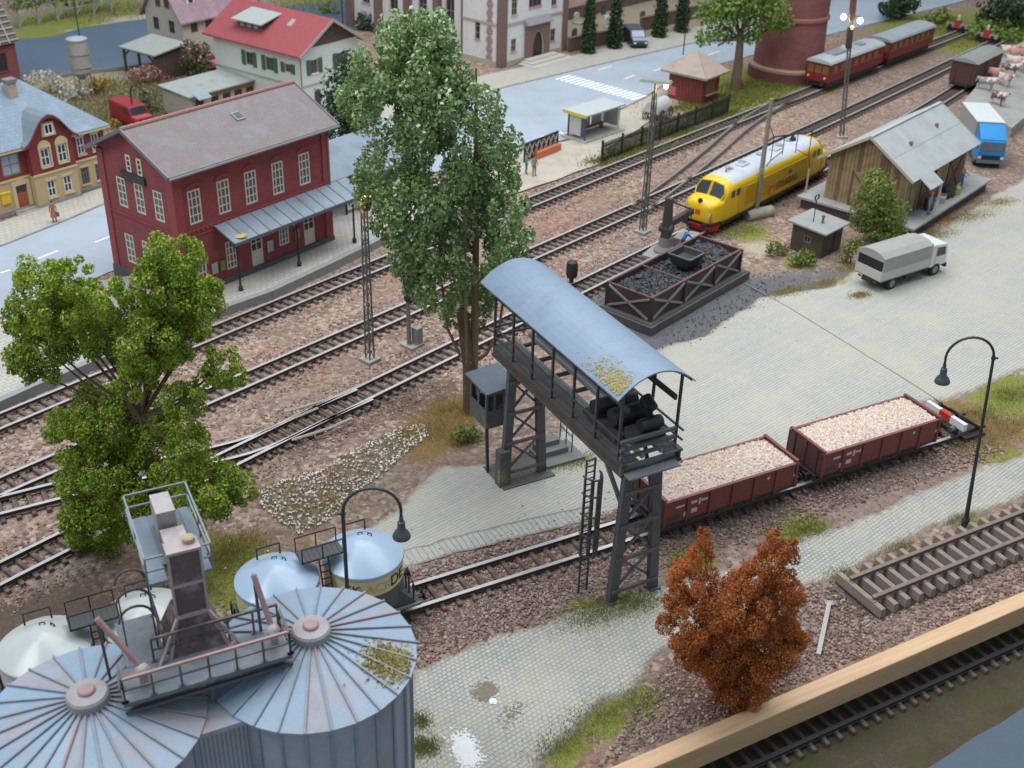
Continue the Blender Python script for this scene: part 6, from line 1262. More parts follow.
# ------------------------------------------------------------------ yellow diesel locomotive
def locomotive():
    c = at(705, 222, .6); P = Vector((15.0, 86.35, 0)); d = Vector((cos(.868), sin(.868), 0)); Qd = Q3; i = int(np.argmin(np.hypot(Q3[:, 0]-P.x, Q3[:, 1]-P.y))); o = Vector((Q3[i][0], Q3[i][1], 0)); o = o - d*0.75
    j = min(len(Q3)-1, i+60); a = atan2(Q3[j][1]-Q3[i][1], Q3[j][0]-Q3[i][0])
    t = thing('diesel_locomotive', 'yellow diesel locomotive with rounded nose, grey roof and red front skirt', 'locomotive', o, a)
    ye = M('loco_yellow', (.76,.50,.008), .32, .03, 1, bump=.02); gr = M('loco_roof_grey', (.52,.56,.60), .4, .05, 1.5, dirt=(.42,.46,.5), damt=.4); L = 18.6; hw = 1.5
    def sec(x, w, z0, zs, zr, n=10):    # half-width, sill, shoulder height, roof height
        pts = [(x, -w*.96, z0), (x, -w, z0+.3), (x, -w, zs)]
        for q in np.linspace(.12, 1, n//2): pts.append((x, -w*cos(q*pi/2)**.75, zs+(zr-zs)*sin(q*pi/2)))
        r = [(x, -y, z) for _, y, z in reversed(pts[:-1])]; return pts+r
    nose = [(-.35, .55, 1.25, 1.9, 2.2), (-.28, .95, 1.1, 2.2, 2.5), (-.1, 1.2, 1.05, 2.35, 2.72), (.25, 1.36, 1.02, 2.45, 2.86), (.7, 1.44, 1.0, 2.5, 2.93), (1.15, 1.47, 1.0, 2.52, 2.96)]
    S = [sec(x, w, z0, zs, zr) for x, w, z0, zs, zr in nose]; loft(S, ye, 'nose', t)
    cab = [(1.1, 1.32, 1.0, 2.55, 2.95), (1.35, 1.44, 1.0, 2.9, 3.55), (1.75, 1.48, 1.0, 3.15, 4.0), (2.3, 1.5, 1.0, 3.3, 4.15), (3.2, 1.5, 1.0, 3.35, 4.2)]
    body = [sec(x, w, z0, zs, zr) for x, w, z0, zs, zr in cab]+[sec(x, 1.5, 1.0, 3.35, 4.2) for x in np.linspace(3.4, L-3.4, 10)]+[sec(L-x, w, z0, zs, zr) for x, w, z0, zs, zr in reversed(cab)]
    nn = len(body[0]); loft(body, [ye, gr], 'body', t, lambda i, k: 1 if (4 <= k <= nn-5 and 3 <= i <= len(body)-5) else 0)
    S = [sec(L-x, w, z0, zs, zr) for x, w, z0, zs, zr in reversed(nose)]; loft(S, ye, 'nose', t)
    # windscreens: two panes at each end set on the sloping cab front
    for e in (0, 1):
        f = (lambda x: x) if e == 0 else (lambda x: L-x)
        for s in (-1, 1):
            pts = [(f(.98), s*.06, 2.9), (f(1.0), s*1.2, 2.8), (f(1.3), s*1.3, 3.2), (f(1.56), s*1.02, 3.78), (f(1.58), s*.06, 3.92)]
            MB().prism(pts, (-.06 if e == 0 else .06, 0, .03)).build('windscreen', M('loco_glass', (.045,.05,.06), .1, .2), t)
            b = MB(); 
            for p_, q_ in zip(pts, pts[1:]+pts[:1]): b.bar(Vector(p_)+Vector((-.05 if e == 0 else .05, 0, .03)), Vector(q_)+Vector((-.05 if e == 0 else .05, 0, .03)), .07)
            b.build('window_frame', ye, t)
            for xx in (2.0, 2.75): MB().box(min(f(xx), f(xx+.5)), s*1.5-.02, 2.75, max(f(xx), f(xx+.5)), s*1.5+.02, 3.3).build('side_window', _mats['loco_glass'], t)
            MB().box(min(f(3.35), f(4.0)), s*1.5-.025, 1.15, max(f(3.35), f(4.0)), s*1.5+.025, 3.25).build('door', M('loco_door_yellow', (.66,.38,.01), .4, .03), t)
            for xx in (3.3, 4.05): MB().bar((f(xx), s*1.56, 1.2), (f(xx), s*1.56, 2.6), .05).build('grab_rail', ye, t)
            b = MB(); b.tube([(f(-.12), s*.95, 1.75), (f(-.32), s*.95, 1.75)], .19, 12); b.build('headlight', M('loco_lamp', (.62,.55,.3), .2), t)
            for yy in (.72, 1.18): MB().bar((f(-.25), s*yy, 1.2), (f(-.25), s*yy, 2.0), .05).build('lamp_rail', M('rail_brown', (.2,.12,.02), .5), t)
        MB().tube([(f(-.05), 0, 2.78), (f(-.28), 0, 2.8)], .16, 12).build('headlight', black, t)
        x_ = f(-.365); MB().box(x_-.012, -.22, 1.65, x_+.012, .22, 2.08).build('emblem', M('loco_red_emblem', (.62,.07,.02), .5), t) if e == 0 else None
        b = MB(); b.hexa([(f(-.25), -1.25, .85), (f(.9), -1.35, .85), (f(.9), 1.35, .85), (f(-.25), 1.25, .85), (f(-.38), -1.3, 1.15), (f(.9), -1.47, 1.15), (f(.9), 1.47, 1.15), (f(-.38), 1.3, 1.15)]); b.build('buffer_beam', black, t)
        b = MB(); b.hexa([(f(-.1), -.95, .3), (f(.9), -1.3, .3), (f(.9), 1.3, .3), (f(-.1), .95, .3), (f(-.42), -1.22, .88), (f(.9), -1.4, .88), (f(.9), 1.4, .88), (f(-.42), 1.22, .88)]); b.build('snow_plough', M('loco_skirt_red', (.50,.035,.02), .45, .08), t)
        for s in (-.87, .87):
            b = MB(); b.tube([(f(-.3), s, 1.02), (f(-.7), s, 1.02)], .12, 8); b.tube([(f(-.7), s, 1.02), (f(-.78), s, 1.02)], .25, 12); b.build('buffer', black, t)
    # ribbed side panels
    for s in (-1, 1):
        b = MB()
        for z in np.linspace(1.5, 3.1, 8): b.box(4.25, s*1.5-.08, z, L-4.25, s*1.5+.08, z+.1)
        b.build('side_rib', M('loco_rib_yellow', (.52,.31,.008), .35, .03), t)  # ribs darker than the body, shading of the ribbing painted in
        MB().box(.9, min(s*1.47, s*1.52), .8, L-.9, max(s*1.47, s*1.52), 1.02).build('sill', black, t)
    MB().box(8.05, -1.60, 1.35, 8.85, -1.585, 2.15).build('emblem', _mats['loco_red_emblem'], t); b = MB(); b.prism([(8.2, -1.615, 1.45), (8.7, -1.615, 1.45), (8.45, -1.615, 2.0)], (0, .012, 0)); b.build('emblem_mark', M('emblem_yellow', (.7,.42,.02), .5), t)
    text('STRABAG', .85, M('loco_lettering', (.045,.05,.03), .5), t, (10.95, -1.60, 1.62), (pi/2, 0, 0)); b = MB(); b.prism([(11.0, -1.61, 2.5), (11.6, -1.61, 2.5), (11.3, -1.61, 2.85)], (0, .02, 0)); b.build('logo_mark', _mats['loco_lettering'], t)
    # roof items
    for x in (4.2, 6.2, 9.0, 12.2, 14.0): b = MB(); b.lathe([(.32, 4.17), (.32, 4.3), (.2, 4.36), (0, 4.37)], 12, (x, .25, 0)); b.build('roof_fan', M('roof_fan_grey', (.28,.33,.38), .5), t)
    for x in (5.2, 10.6): MB().box(x, -.35, 4.17, x+1.2, .35, 4.27).build('roof_hatch', M('roof_hatch_grey', (.45,.48,.52), .5), t)
    MB().tube([(3.3, 0, 4.15), (3.3, 0, 4.4), (3.8, 0, 4.42)], .07, 8).build('horn', M('horn_orange', (.5,.16,.05), .5), t)
    # bogies
    for x in (4.0, L-4.0):
        bg_ = MB(); 
        for s in (-1, 1): bg_.box(x-2.4, s*1.1-.12, .55, x+2.4, s*1.1+.12, .95); [bg_.box(x+k-.22, s*1.22-.08, .5, x+k+.22, s*1.22+.1, 1.0) for k in (-1.7, 0, 1.7)]
        bo = bg_.build('bogie', black, t)
        for k in (-1.7, 0, 1.7): b = MB(); wheelset(b, x+k, .48); b.build('wheelset', _mats['wheel_steel'], bo, smooth=True)
    MB().box(6.7, -1.3, .45, L-6.7, 1.3, 1.0).build('fuel_tank', black, t)
locomotive()
# ------------------------------------------------------------------ red railcar with trailer
def railcar(name, label, px, py, L, lead):
    p = at(px, py, .6); i = int(np.argmin(np.hypot(Q1[:, 0]-p.x, Q1[:, 1]-p.y))); j = min(len(Q1)-1, i+40); a = atan2(Q1[j][1]-Q1[i][1], Q1[j][0]-Q1[i][0])
    t = thing(name, label, 'railcar', (Q1[i][0], Q1[i][1], 0), a, 'red railcar train'); rd = M('railcar_red', (.21,.018,.022), .4, .06, 1.5); rf = M('railcar_roof', (.45,.48,.50), .5, .07, 1, dirt=(.36,.39,.42), damt=.4); rf2 = M('trailer_roof', (.34,.38,.41), .5, .08, 1, dirt=(.27,.28,.29), damt=.5)
    W = 1.45; zb, zs, zr = 1.2, 3.2, 3.66; nw = 7; ww = 1.15; step = (L-1.6)/nw; ops = [(.9+k*step, .95, .9+k*step+ww, 1.75) for k in range(nw)]
    b = MB(); b.facade((0, -W, zb), (1, 0, 0), L, zs-zb, ops, .1); b.facade((L, W, zb), (-1, 0, 0), L, zs-zb, [(L-c, d, L-a_, e) for a_, d, c, e in ops], .1); fo = [(.15, .85, .95, 1.78), (1.05, .85, 1.85, 1.78), (1.95, .85, 2.75, 1.78)]
    b.facade((0, W, zb), (0, -1, 0), 2*W, zs-zb, fo, .1); b.facade((L, -W, zb), (0, 1, 0), 2*W, zs-zb, fo, .1); b.build('body', rd, t)
    wg = M('railcar_window', (.30,.17,.06), .2, .3, 1.5)
    for a_, d, c, e in ops:
        for y in (-W+.08, W-.1): MB().box(a_, y, zb+d, c, y+.03, zb+e).build('window', wg, t)
    for a_, d, c, e in fo:
        for x in (.08, L-.1): MB().box(x, W-c, zb+d, x+.03, W-a_, zb+e).build('window', M('railcar_front_window', (.22,.13,.05), .15, .3), t)
    MB().box(.0, -W-.02, zb+.92, L, -W-.002, zb+.98).box(0, W+.002, zb+.92, L, W+.02, zb+.98).build('stripe', M('railcar_stripe', (.45,.16,.08), .5), t)
    prof = [(-W-.06, zs-.02), (-W*.95, zs+.2), (-W*.6, zr-.1), (0, zr), (W*.6, zr-.1), (W*.95, zs+.2), (W+.06, zs-.02)]; MB().prism([(-.12, y, z) for y, z in prof], (L+.24, 0, 0)).build('roof', rf if lead else rf2, t)
    if lead:
        MB().box(2.4, -.6, zr-.15, 5.2, .6, zr+.12).build('roof_cooler', M('roof_cooler_grey', (.25,.30,.34), .5), t); MB().box(8.6, -.5, zr-.1, 9.8, .4, zr+.1).build('roof_box', _mats['roof_cooler_grey'], t); MB().box(6.3, -.6, zr-.1, 6.5, .8, zr+.2).build('roof_vane', white, t)
        for y in (-1.0, 1.0): MB().tube([(-.02, y, zb+.45), (-.12, y, zb+.45)], .12, 10).build('headlight', M('railcar_lamp', (.7,.62,.45), .2), t)
        MB().tube([(-.02, 0, zs+.15), (-.1, 0, zs+.2)], .12, 8).build('headlight', _mats['railcar_lamp'], t)
    MB().box(.3, -1.2, .6, L-.3, 1.2, zb).build('underframe', black, t)
    for x in (3.0, L-3.0): b = MB(); wheelset(b, x, .45); b.build('wheelset', black, t, smooth=True)
    for x, s in ((0, -1), (L, 1)):
        for y in (-.87, .87): MB().tube([(x, y, 1.0), (x+s*.4, y, 1.0)], .16, 8).build('buffer', black, t)
railcar('railcar', 'red motor railcar with pale grey roof beside the brick water tower', 809, 85, 12.7, True)
railcar('railcar_trailer', 'red railcar trailer with plain grey roof behind the motor railcar', 873, 62.5, 11.8, False)
# ------------------------------------------------------------------ brown boxcar
def boxcar():
    p = at(960, 85, .8); i = int(np.argmin(np.hypot(Q3[:, 0]-p.x, Q3[:, 1]-p.y))); a = .885; t = thing('boxcar', 'brown covered goods wagon with grey roof by the loading ramp', 'goods wagon', (p.x, p.y, 0), a); L, W, zb, zs = 7.8, 1.4, 1.0, 3.35; bm = M('boxcar_brown', (.10,.042,.036), .7, .15, 2.5, dirt=(.07,.035,.03), damt=.4)
    MB().box(.05, -W+.05, zb, L-.05, W-.05, zs).build('core', M('boxcar_core', (.04,.02,.02), .8), t)
    for y, s in ((-W, 1), (W, -1)):
        for k in range(8): z = zb+(zs-zb)*k/8; MB().box(0, min(y, y+s*.06), z+.015, L, max(y, y+s*.06), z+(zs-zb)/8-.015).build('board', bm, t)
    for x, s in ((0, 1), (L, -1)):
        for k in range(8): z = zb+(zs-zb)*k/8; MB().box(min(x, x+s*.06), -W+.06, z+.015, max(x, x+s*.06), W-.06, z+(zs-zb)/8-.015).build('board', bm, t)
        for y in (-.9, .9): MB().box(min(x, x-s*.08), y-.07, zb-.1, max(x, x-s*.08), y+.07, zs+.1).build('end_post', bm, t)
    MB().box(2.9, -W-.1, zb, 4.9, -W-.02, zs-.1).build('sliding_door', bm, t)
    prof = [(-W-.1, zs-.02), (-W*.6, zs+.32), (0, zs+.45), (W*.6, zs+.32), (W+.1, zs-.02)]; MB().prism([(-.15, y, z) for y, z in prof], (L+.3, 0, 0)).build('roof', M('boxcar_roof', (.285,.29,.27), .7, .08, 1.2, dirt=(.21,.21,.2), damt=.4), t)
    MB().box(-.2, -1.2, .75, L+.2, 1.2, 1.0).build('underframe', black, t)
    for x in (1.6, L-1.6): b = MB(); wheelset(b, x); b.build('wheelset', black, t, smooth=True)
    for x, s in ((-.2, -1), (L+.2, 1)):
        for y in (-.87, .87): MB().tube([(x, y, 1.0), (x+s*.5, y, 1.0)], .17, 8).build('buffer', black, t)
boxcar()
# ------------------------------------------------------------------ lorries and van
def wheel(parent, x, y, r=.5, w=.3):
    t_ = MB().tube([(x, y-w/2, r), (x, y+w/2, r)], r, 18).build('wheel', rubber, parent, smooth=True); MB().tube([(x, y-w/2-.015, r), (x, y+w/2+.015, r)], r*.55, 12).build('rim', M('rim_grey', (.25,.25,.24), .5), t_); return t_
def grey_lorry():
    c = at(874, 290); a = .60; t = thing('tarpaulin_lorry', 'grey tarpaulin lorry parked on the cobbled yard, seen from behind', 'lorry', (25.35, 76.3, 0), a); tp = M('tarpaulin_grey', (.345,.35,.325), .75, .06, 1.2, bump=.1, dirt=(.28,.285,.26), damt=.4); sd = M('lorry_side_grey', (.50,.50,.455), .55, .05, 1); cb = M('lorry_cab_white', (.66,.67,.65), .35, .04, 1); L = 5.2; W = 1.2
    for y in (-W, W-.07): MB().box(0, y, 1.0, L, y+.07, 1.75).build('drop_side', sd, t)
    MB().box(-.07, -W, 1.0, 0, W, 1.7).build('tailboard', sd, t); MB().box(0, -W, .9, L, W, 1.0).build('bed', M('lorry_bed', (.15,.15,.14), .7), t)
    prof = [(-W-.02, 1.7), (-W-.02, 2.72), (-W*.55, 2.98), (0, 3.06), (W*.55, 2.98), (W+.02, 2.72), (W+.02, 1.7)]; inn = [(y*.94, z-.07) for y, z in prof]
    b = MB(); b.prism([(0, y, z) for y, z in prof]+[(0, y, z) for y, z in reversed(inn)], (L, 0, 0)); b.build('tarpaulin', tp, t)
    MB().box(L-.12, -W, 1.7, L, W, 2.8).build('tarpaulin_front', tp, t); MB().prism([(-.03, -W-.02, 2.45), (-.03, -W-.02, 2.72), (-.03, -W*.55, 2.98), (-.03, 0, 3.06), (-.03, W*.55, 2.98), (-.03, W+.02, 2.72), (-.03, W+.02, 2.45)], (.03, 0, 0)).build('rear_flap', tp, t)
    MB().box(.05, -W+.1, 1.02, .15, W-.1, 2.4).build('dark_interior', M('lorry_inside', (.02,.02,.02), .9), t)
    b = MB(); b.prism([(L+.15, -1.12, .75), (L+2.0, -1.12, .75), (L+2.05, -1.12, 1.55), (L+1.85, -1.12, 2.45), (L+.3, -1.12, 2.6), (L+.15, -1.12, 2.45)], (0, 2.24, 0)); o = b.build('cab', cb, t); bv = o.modifiers.new('bevel', 'BEVEL'); bv.width = .12; bv.segments = 2
    for y in (-1.135, 1.125): MB().prism([(L+.75, y, 1.6), (L+1.75, y, 1.6), (L+1.6, y, 2.25), (L+.75, y, 2.3)], (0, .012, 0)).build('side_window', GL, t); MB().box(L+.65, min(y, y+.005), .85, L+.68, max(y, y+.012), 2.35).build('door_seam', M('seam_grey', (.2,.2,.2), .6), t)
    MB().prism([(L+2.02, -.95, 1.65), (L+2.02, .95, 1.65), (L+1.87, .95, 2.32), (L+1.87, -.95, 2.32)], (.04, 0, .01)).build('windscreen', GL, t)
    MB().box(L+2.0, -1.15, .5, L+2.15, 1.15, .8).build('bumper', black, t); MB().box(-.1, -.45, .6, L+1.9, .45, .9).build('chassis', black, t)
    for s in (-1, 1):
        wheel(t, 1.4, s*.98, .5, .34); wheel(t, L+.95, s*.98, .5, .3); MB().box(-.1, s*.7-.18, .75, -.05, s*.7+.12, .88).build('rear_light', M('rear_light_dark', (.16,.02,.02), .4), t); MB().box(.9, min(s*.85, s*1.15), 1.02-.06, 1.95, max(s*.85, s*1.15), 1.02).build('mudguard', black, t)
    MB().box(3.0, -1.0, .45, 4.1, -.5, .85).build('fuel_tank', black, t)
grey_lorry()
def blue_lorry():
    t = thing('box_lorry', 'blue-cabbed box lorry with pale roof beyond the freight shed', 'lorry', at(988, 168), -1.66+.0); bl = M('lorry_blue', (.012,.26,.62), .3, .05, 1); bx = M('lorry_box_grey', (.36,.37,.36), .5, .05, 1); rf = M('lorry_box_roof', (.62,.66,.645), .5, .03, 1)
    # front at x=0, body extends to -x
    b = MB(); b.prism([(0, -1.22, .6), (.06, -1.22, 1.5), (-.18, -1.22, 2.5), (-.9, -1.22, 2.6), (-2.0, -1.22, 2.6), (-2.0, -1.22, .6)], (0, 2.44, 0)); o = b.build('cab', bl, t); bv = o.modifiers.new('bevel', 'BEVEL'); bv.width = .09; bv.segments = 2
    b = MB(); b.prism([(-.25, -1.15, 2.55), (-1.95, -1.2, 2.55), (-1.95, -1.2, 3.6), (-1.5, -1.2, 3.62)], (0, 2.35, 0)); o = b.build('wind_deflector', bl, t); bv = o.modifiers.new('bevel', 'BEVEL'); bv.width = .07; bv.segments = 2
    MB().prism([(.075, -1.08, 1.62), (.075, 1.08, 1.62), (-.12, 1.08, 2.38), (-.12, -1.08, 2.38)], (.02, 0, .01)).build('windscreen', M('lorry_glass', (.12,.12,.14), .15, .25), t)
    MB().box(-.02, -1.2, .45, .1, 1.2, .78).build('bumper', M('lorry_bumper', (.16,.19,.20), .5), t); MB().box(.03, -.85, .85, .085, .85, 1.2).build('grille', black, t)
    for s in (-1, 1): MB().box(.02, s*1.0-.14, .88, .09, s*1.0+.14, 1.08).build('headlight', white, t); MB().prism([(-.35, s*1.235, 1.65), (-1.15, s*1.235, 1.65), (-1.15, s*1.235, 2.35), (-.5, s*1.235, 2.35)], (0, s*.015, 0)).build('side_window', GL, t)
    MB().box(-8.3, -1.25, 1.05, -2.15, 1.25, 3.62).build('box_body', bx, t); MB().box(-8.35, -1.28, 3.62, -2.1, 1.28, 3.7).build('box_roof', rf, t); MB().box(-8.2, -.5, .6, -1.5, .5, 1.05).build('chassis', black, t)
    for s in (-1, 1): wheel(t, -1.0, s*1.05, .5, .3); wheel(t, -6.4, s*1.0, .5, .45)
blue_lorry()
def van():
    t = thing('black_van', 'black van parked between cemetery walls beside the road', 'van', at(640, 50), -1.38); t.scale = (1.15,)*3; bm = M('van_black', (.035,.037,.045), .22, .2, 1)
    b = MB(); b.prism([(0, -.85, .35), (.02, -.85, .85), (-.9, -.85, 1.1), (-1.5, -.85, 1.75), (-4.2, -.85, 1.8), (-4.3, -.85, .4)], (0, 1.7, 0)); o = b.build('body', bm, t); bv = o.modifiers.new('bevel', 'BEVEL'); bv.width = .12; bv.segments = 3
    MB().prism([(-.93, -.7, 1.15), (-.93, .7, 1.15), (-1.42, .65, 1.68), (-1.42, -.65, 1.68)], (.03, 0, .02)).build('windscreen', M('van_glass', (.30,.36,.42), .15, .3), t); MB().prism([(-.1, -.75, .93), (-.1, .75, .93), (-.8, .75, 1.1), (-.8, -.75, 1.1)], (0, 0, .02)).build('bonnet', M('van_bonnet', (.30,.37,.46), .25), t)
    for s in (-1, 1):
        MB().box(-3.9, s*.86-.01, 1.1, -1.6, s*.86+.01, 1.6).build('side_window', GL, t); wheel(t, -.8, s*.78, .33, .22); wheel(t, -3.4, s*.78, .33, .22); MB().box(-.0, s*.6-.14, .65, .04, s*.6+.14, .8).build('headlight', white, t)
van()
def red_car(label, px, py, a, group=None):
    t = thing('red_van', label, 'van', at(px, py), a); rm = M('van_red', (.30,.012,.022), .35, .06, 1); rl = M('van_pink_red', (.55,.09,.11), .3, .05)
    b = MB(); b.prism([(0, -.95, .4), (0, -.95, 1.2), (-.7, -.95, 1.35), (-1.1, -.95, 2.2), (-4.8, -.95, 2.25), (-4.8, -.95, .4)], (0, 1.9, 0)); o = b.build('body', rm, t); bv = o.modifiers.new('bevel', 'BEVEL'); bv.width = .12; bv.segments = 2
    MB().prism([(-.75, -.8, 1.42), (-.75, .8, 1.42), (-1.08, .78, 2.1), (-1.08, -.78, 2.1)], (.03, 0, .02)).build('windscreen', GL, t); MB().box(-.65, -.85, 1.2, .0, .85, 1.36).build('bonnet', rl, t)
    for s in (-1, 1): wheel(t, -.9, s*.85, .36, .24); wheel(t, -3.8, s*.85, .36, .24); MB().box(-2.2, s*.96-.01, 1.45, -1.2, s*.96+.01, 2.0).build('side_window', GL, t)
red_car('red delivery van half hidden behind the station roof', 146, 131, -.75)
# red parasol / boat shape seen over the garden shed: small red car by the white house
t = thing('pink_red_car', 'small pinkish red car parked in front of the white house', 'car', at(218, 70), -.6); b = MB(); b.prism([(0, -.8, .35), (0, -.8, .8), (-.8, -.8, .95), (-1.3, -.8, 1.4), (-2.8, -.8, 1.4), (-3.4, -.8, .95), (-3.9, -.8, .85), (-3.9, -.8, .35)], (0, 1.6, 0)); o = b.build('body', M('car_pink_red', (.60,.10,.13), .3), t); bv = o.modifiers.new('bevel', 'BEVEL'); bv.width = .1; bv.segments = 2
for s in (-1, 1): wheel(t, -.8, s*.72, .3, .2); wheel(t, -3.1, s*.72, .3, .2)
MB().prism([(-.85, -.68, 1.0), (-.85, .68, 1.0), (-1.28, .62, 1.36), (-1.28, -.62, 1.36)], (.02, 0, .02)).build('windscreen', GL, t)
# covered cart by the kiosk
def cart():
    t = thing('covered_cart', 'grey-hooded cart with tall spoked wheels beside the kiosk', 'cart', at(657, 119), .87+.1); cv = M('cart_canvas', (.48,.49,.48), .8, .06); wd = M('cart_wood', (.13,.12,.115), .8)
    MB().box(-1.3, -.75, .75, 1.3, .75, .95).build('bed', wd, t); b = MB(); pr = [(.85*-cos(a), .95+1.15*sin(a)) for a in np.linspace(0, pi, 11)]; b.prism([(-1.4, y, z) for y, z in pr], (2.8, 0, 0)); b.build('hood', cv, t)
    for x in (-.85, .85):
        for s in (-1, 1):
            b = MB(); b.tube([(x+.62*cos(a), s*.9, .66+.62*sin(a)) for a in np.linspace(0, 2*pi, 17)], .06, 5, caps=False)
            for a in np.linspace(0, pi, 5)[:-1]: b.bar((x-.6*cos(a), s*.9, .66-.6*sin(a)), (x+.6*cos(a), s*.9, .66+.6*sin(a)), .06)
            b.build('wheel', wd, t)
cart()
# ------------------------------------------------------------------ masts, signals, lamps
lat = M('mast_green_grey', (.13,.14,.125), .6, .15, 3)
def lattice_mast(name, label, base, H, head, group='lattice light masts along the tracks', w0=.38, w1=.24, lean=0):
    t = thing(name, label, 'light mast', base, .87, group); t.rotation_euler = (0, lean, .0) if lean else (0, 0, .87); MB().box(-.5, -.5, 0, .5, .5, .16).build('base', concrete, t); b = MB(); c = []
    for sx in (-1, 1):
        for sy in (-1, 1): b.bar((sx*w0/2, sy*w0/2, .1), (sx*w1/2, sy*w1/2, H), .07)
    b.build('mast_leg', lat, t); b = MB(); n = int(H/.8)
    for k in range(n):
        f0, f1 = k/n, (k+1)/n; a0, a1 = (w0+(w1-w0)*f0)/2, (w0+(w1-w0)*f1)/2; z0, z1 = .15+(H-.15)*f0, .15+(H-.15)*f1; s = 1 if k % 2 else -1
        for sy in (-1, 1): b.bar((-s*a0, sy*a0, z0), (s*a1, sy*a1, z1), .035); b.bar((sy*a0, -s*a0, z0), (sy*a1, s*a1, z1), .035)
        for sy in (-1, 1): b.bar((-a1, sy*a1, z1), (a1, sy*a1, z1), .03); b.bar((sy*a1, -a1, z1), (sy*a1, a1, z1), .03)
    b.build('lattice', lat, t); head(t, H); return t
def bulb(t, p, r, col, e):
    MB().ball(p, r, 8).build('lamp_bulb', emit('bulb_%d' % int(e*10), col, e), t, smooth=True)
    l = bpy.data.lights.new('lamp_light', 'POINT'); l.energy = 60; l.color = col; l.shadow_soft_size = .2; o = bpy.data.objects.new('lamp_light', l); COL.objects.link(o); o.parent = t; o.location = Vector(p)+Vector((0, 0, -.5))
def head_flat(t, H):
    MB().bar((0, 0, H-.1), (0, 0, H+.65), .14).build('head_stem', M('stem_orange', (.50,.20,.11), .6), t); b = MB(); b.hexa([(-1.2,-.45,H+.75),(1.2,-.45,H+.75),(1.2,.45,H+.75),(-1.2,.45,H+.75),(-1.1,-.35,H+.92),(1.1,-.35,H+.92),(1.1,.35,H+.92),(-1.1,.35,H+.92)]); o = b.build('lamp_hood', M('hood_grey_green', (.23,.26,.23), .6), t); o.rotation_euler = (0, 0, -1.15)
    bulb(t, (.25, -.75, H+.55), .2, (1.0, .82, .55), 3.5)
def head_orange(t, H): b = MB(); b.box(-.7, -.25, H+.1, .7, .25, H+.3); b.build('lamp_hood', M('hood_dark', (.12,.12,.11), .6), t); bulb(t, (-.15, -.1, H), .2, (1.0, .36, .10), 2.2); bulb(t, (.35, -.1, H+.02), .15, (1.0, .36, .10), 2.2)
def head_two(t, H):
    MB().bar((0, 0, H), (0, 0, H+2.2), .5).build('signal_box', M('mast_box_brown', (.16,.065,.04), .6), t); MB().bar((-.1, -.1, H-2.6), (-.1, -.1, H-.6), .5).build('cable_box', M('mast_cable_box', (.05,.035,.03), .6), t); MB().bar((-.75, .55, H+.35), (.75, -.55, H+.35), .08).build('cross_arm', lat, t); bulb(t, (-.66, .48, H+.2), .27, (1, .86, .66), 5); bulb(t, (.66, -.48, H+.0), .27, (1, .86, .66), 5); MB().ball((0, -.2, H-.7), .2, 8).build('warm_lamp', emit('bulb_orange', (1, .4, .12), 2), t)
lattice_mast('lattice_mast', 'lattice light mast with orange lit lamps against the canopy end', at(370, 360), 10.9, head_orange)
lattice_mast('lattice_mast', 'lattice light mast with flat tilted hood in front of the kiosk', at(642.5, 232), 11.2, head_flat)
lattice_mast('lattice_mast', 'tall mast with two glowing white lamps before the railcar', at(841.5, 137), 11.3, head_two, w0=.34, w1=.24, lean=-.085)
def loading_gauge():
    p = at(755, 217); t = thing('loading_gauge', 'wooden pole with hanging loading gauge frame in front of the yellow locomotive', 'loading gauge', p, 0); wp = M('pole_wood_grey', (.27,.235,.19), .8, .15, 4)
    MB().tube([(0, 0, 0), (0, 0, 9.85)], [.22, .16], 10).build('pole', wp, t); cb = MB(); cb.tube([(-.9, -.75, .3), (1.4, .65, .3)], .52, 10); cb.build('concrete_block', M('pole_block', (.36,.34,.29), .9, .12, 2, dirt=(.27,.24,.17), damt=.5), t, smooth=True); MB().box(-.16, -.3, 3.7, .16, -.1, 4.2).build('pole_box', M('pole_box', (.30,.27,.22), .6), t)
    A = at(774, 137, 6.3)-p; B = at(813, 131.5, 6.3)-p; A.z = B.z = 6.3; u = (B-A).normalized(); wr = M('gauge_iron', (.055,.055,.05), .6); b = MB(); b.bar(A, B, .1); b.bar((0, 0, 6.3), A, .1); b.bar((0, 0, 8.0), A, .05); b.build('gauge_beam', wr, t)
    L = (B-A).length
    for i, (f, l) in enumerate(((0.0, 2.0), (.28, 1.6), (.62, 1.6), (.98, 2.1))): q = A+u*L*f; MB().bar(q, q-Vector((0, 0, l)), .06).build('hanger', wr, t)
    q0 = A+Vector((0, 0, -2.0)); q1 = B+Vector((0, 0, -2.1)); b = MB(); b.bar(q0, A+u*L*.28+Vector((0, 0, -1.3)), .06); b.bar(q0, q0-u*1.1+Vector((0, 0, -1.1)), .06); b.bar(q1, A+u*L*.66+Vector((0, 0, -1.4)), .06); b.bar(q1, q1+u*.25+Vector((0, 0, -1.1)), .06); b.build('gauge_frame', wr, t)
    e = q1+u*.25+Vector((0, 0, -1.1)); MB().bar(e, (e.x, e.y, 0), .12).build('end_post', M('gauge_post', (.5,.48,.38), .7), t); m = (A+B)/2; MB().lathe([(.0, -.55), (.28, -.5), (.22, -.25), (.05, -.1), (.04, 0)], 10, m).build('bell', black, t)
loading_gauge()
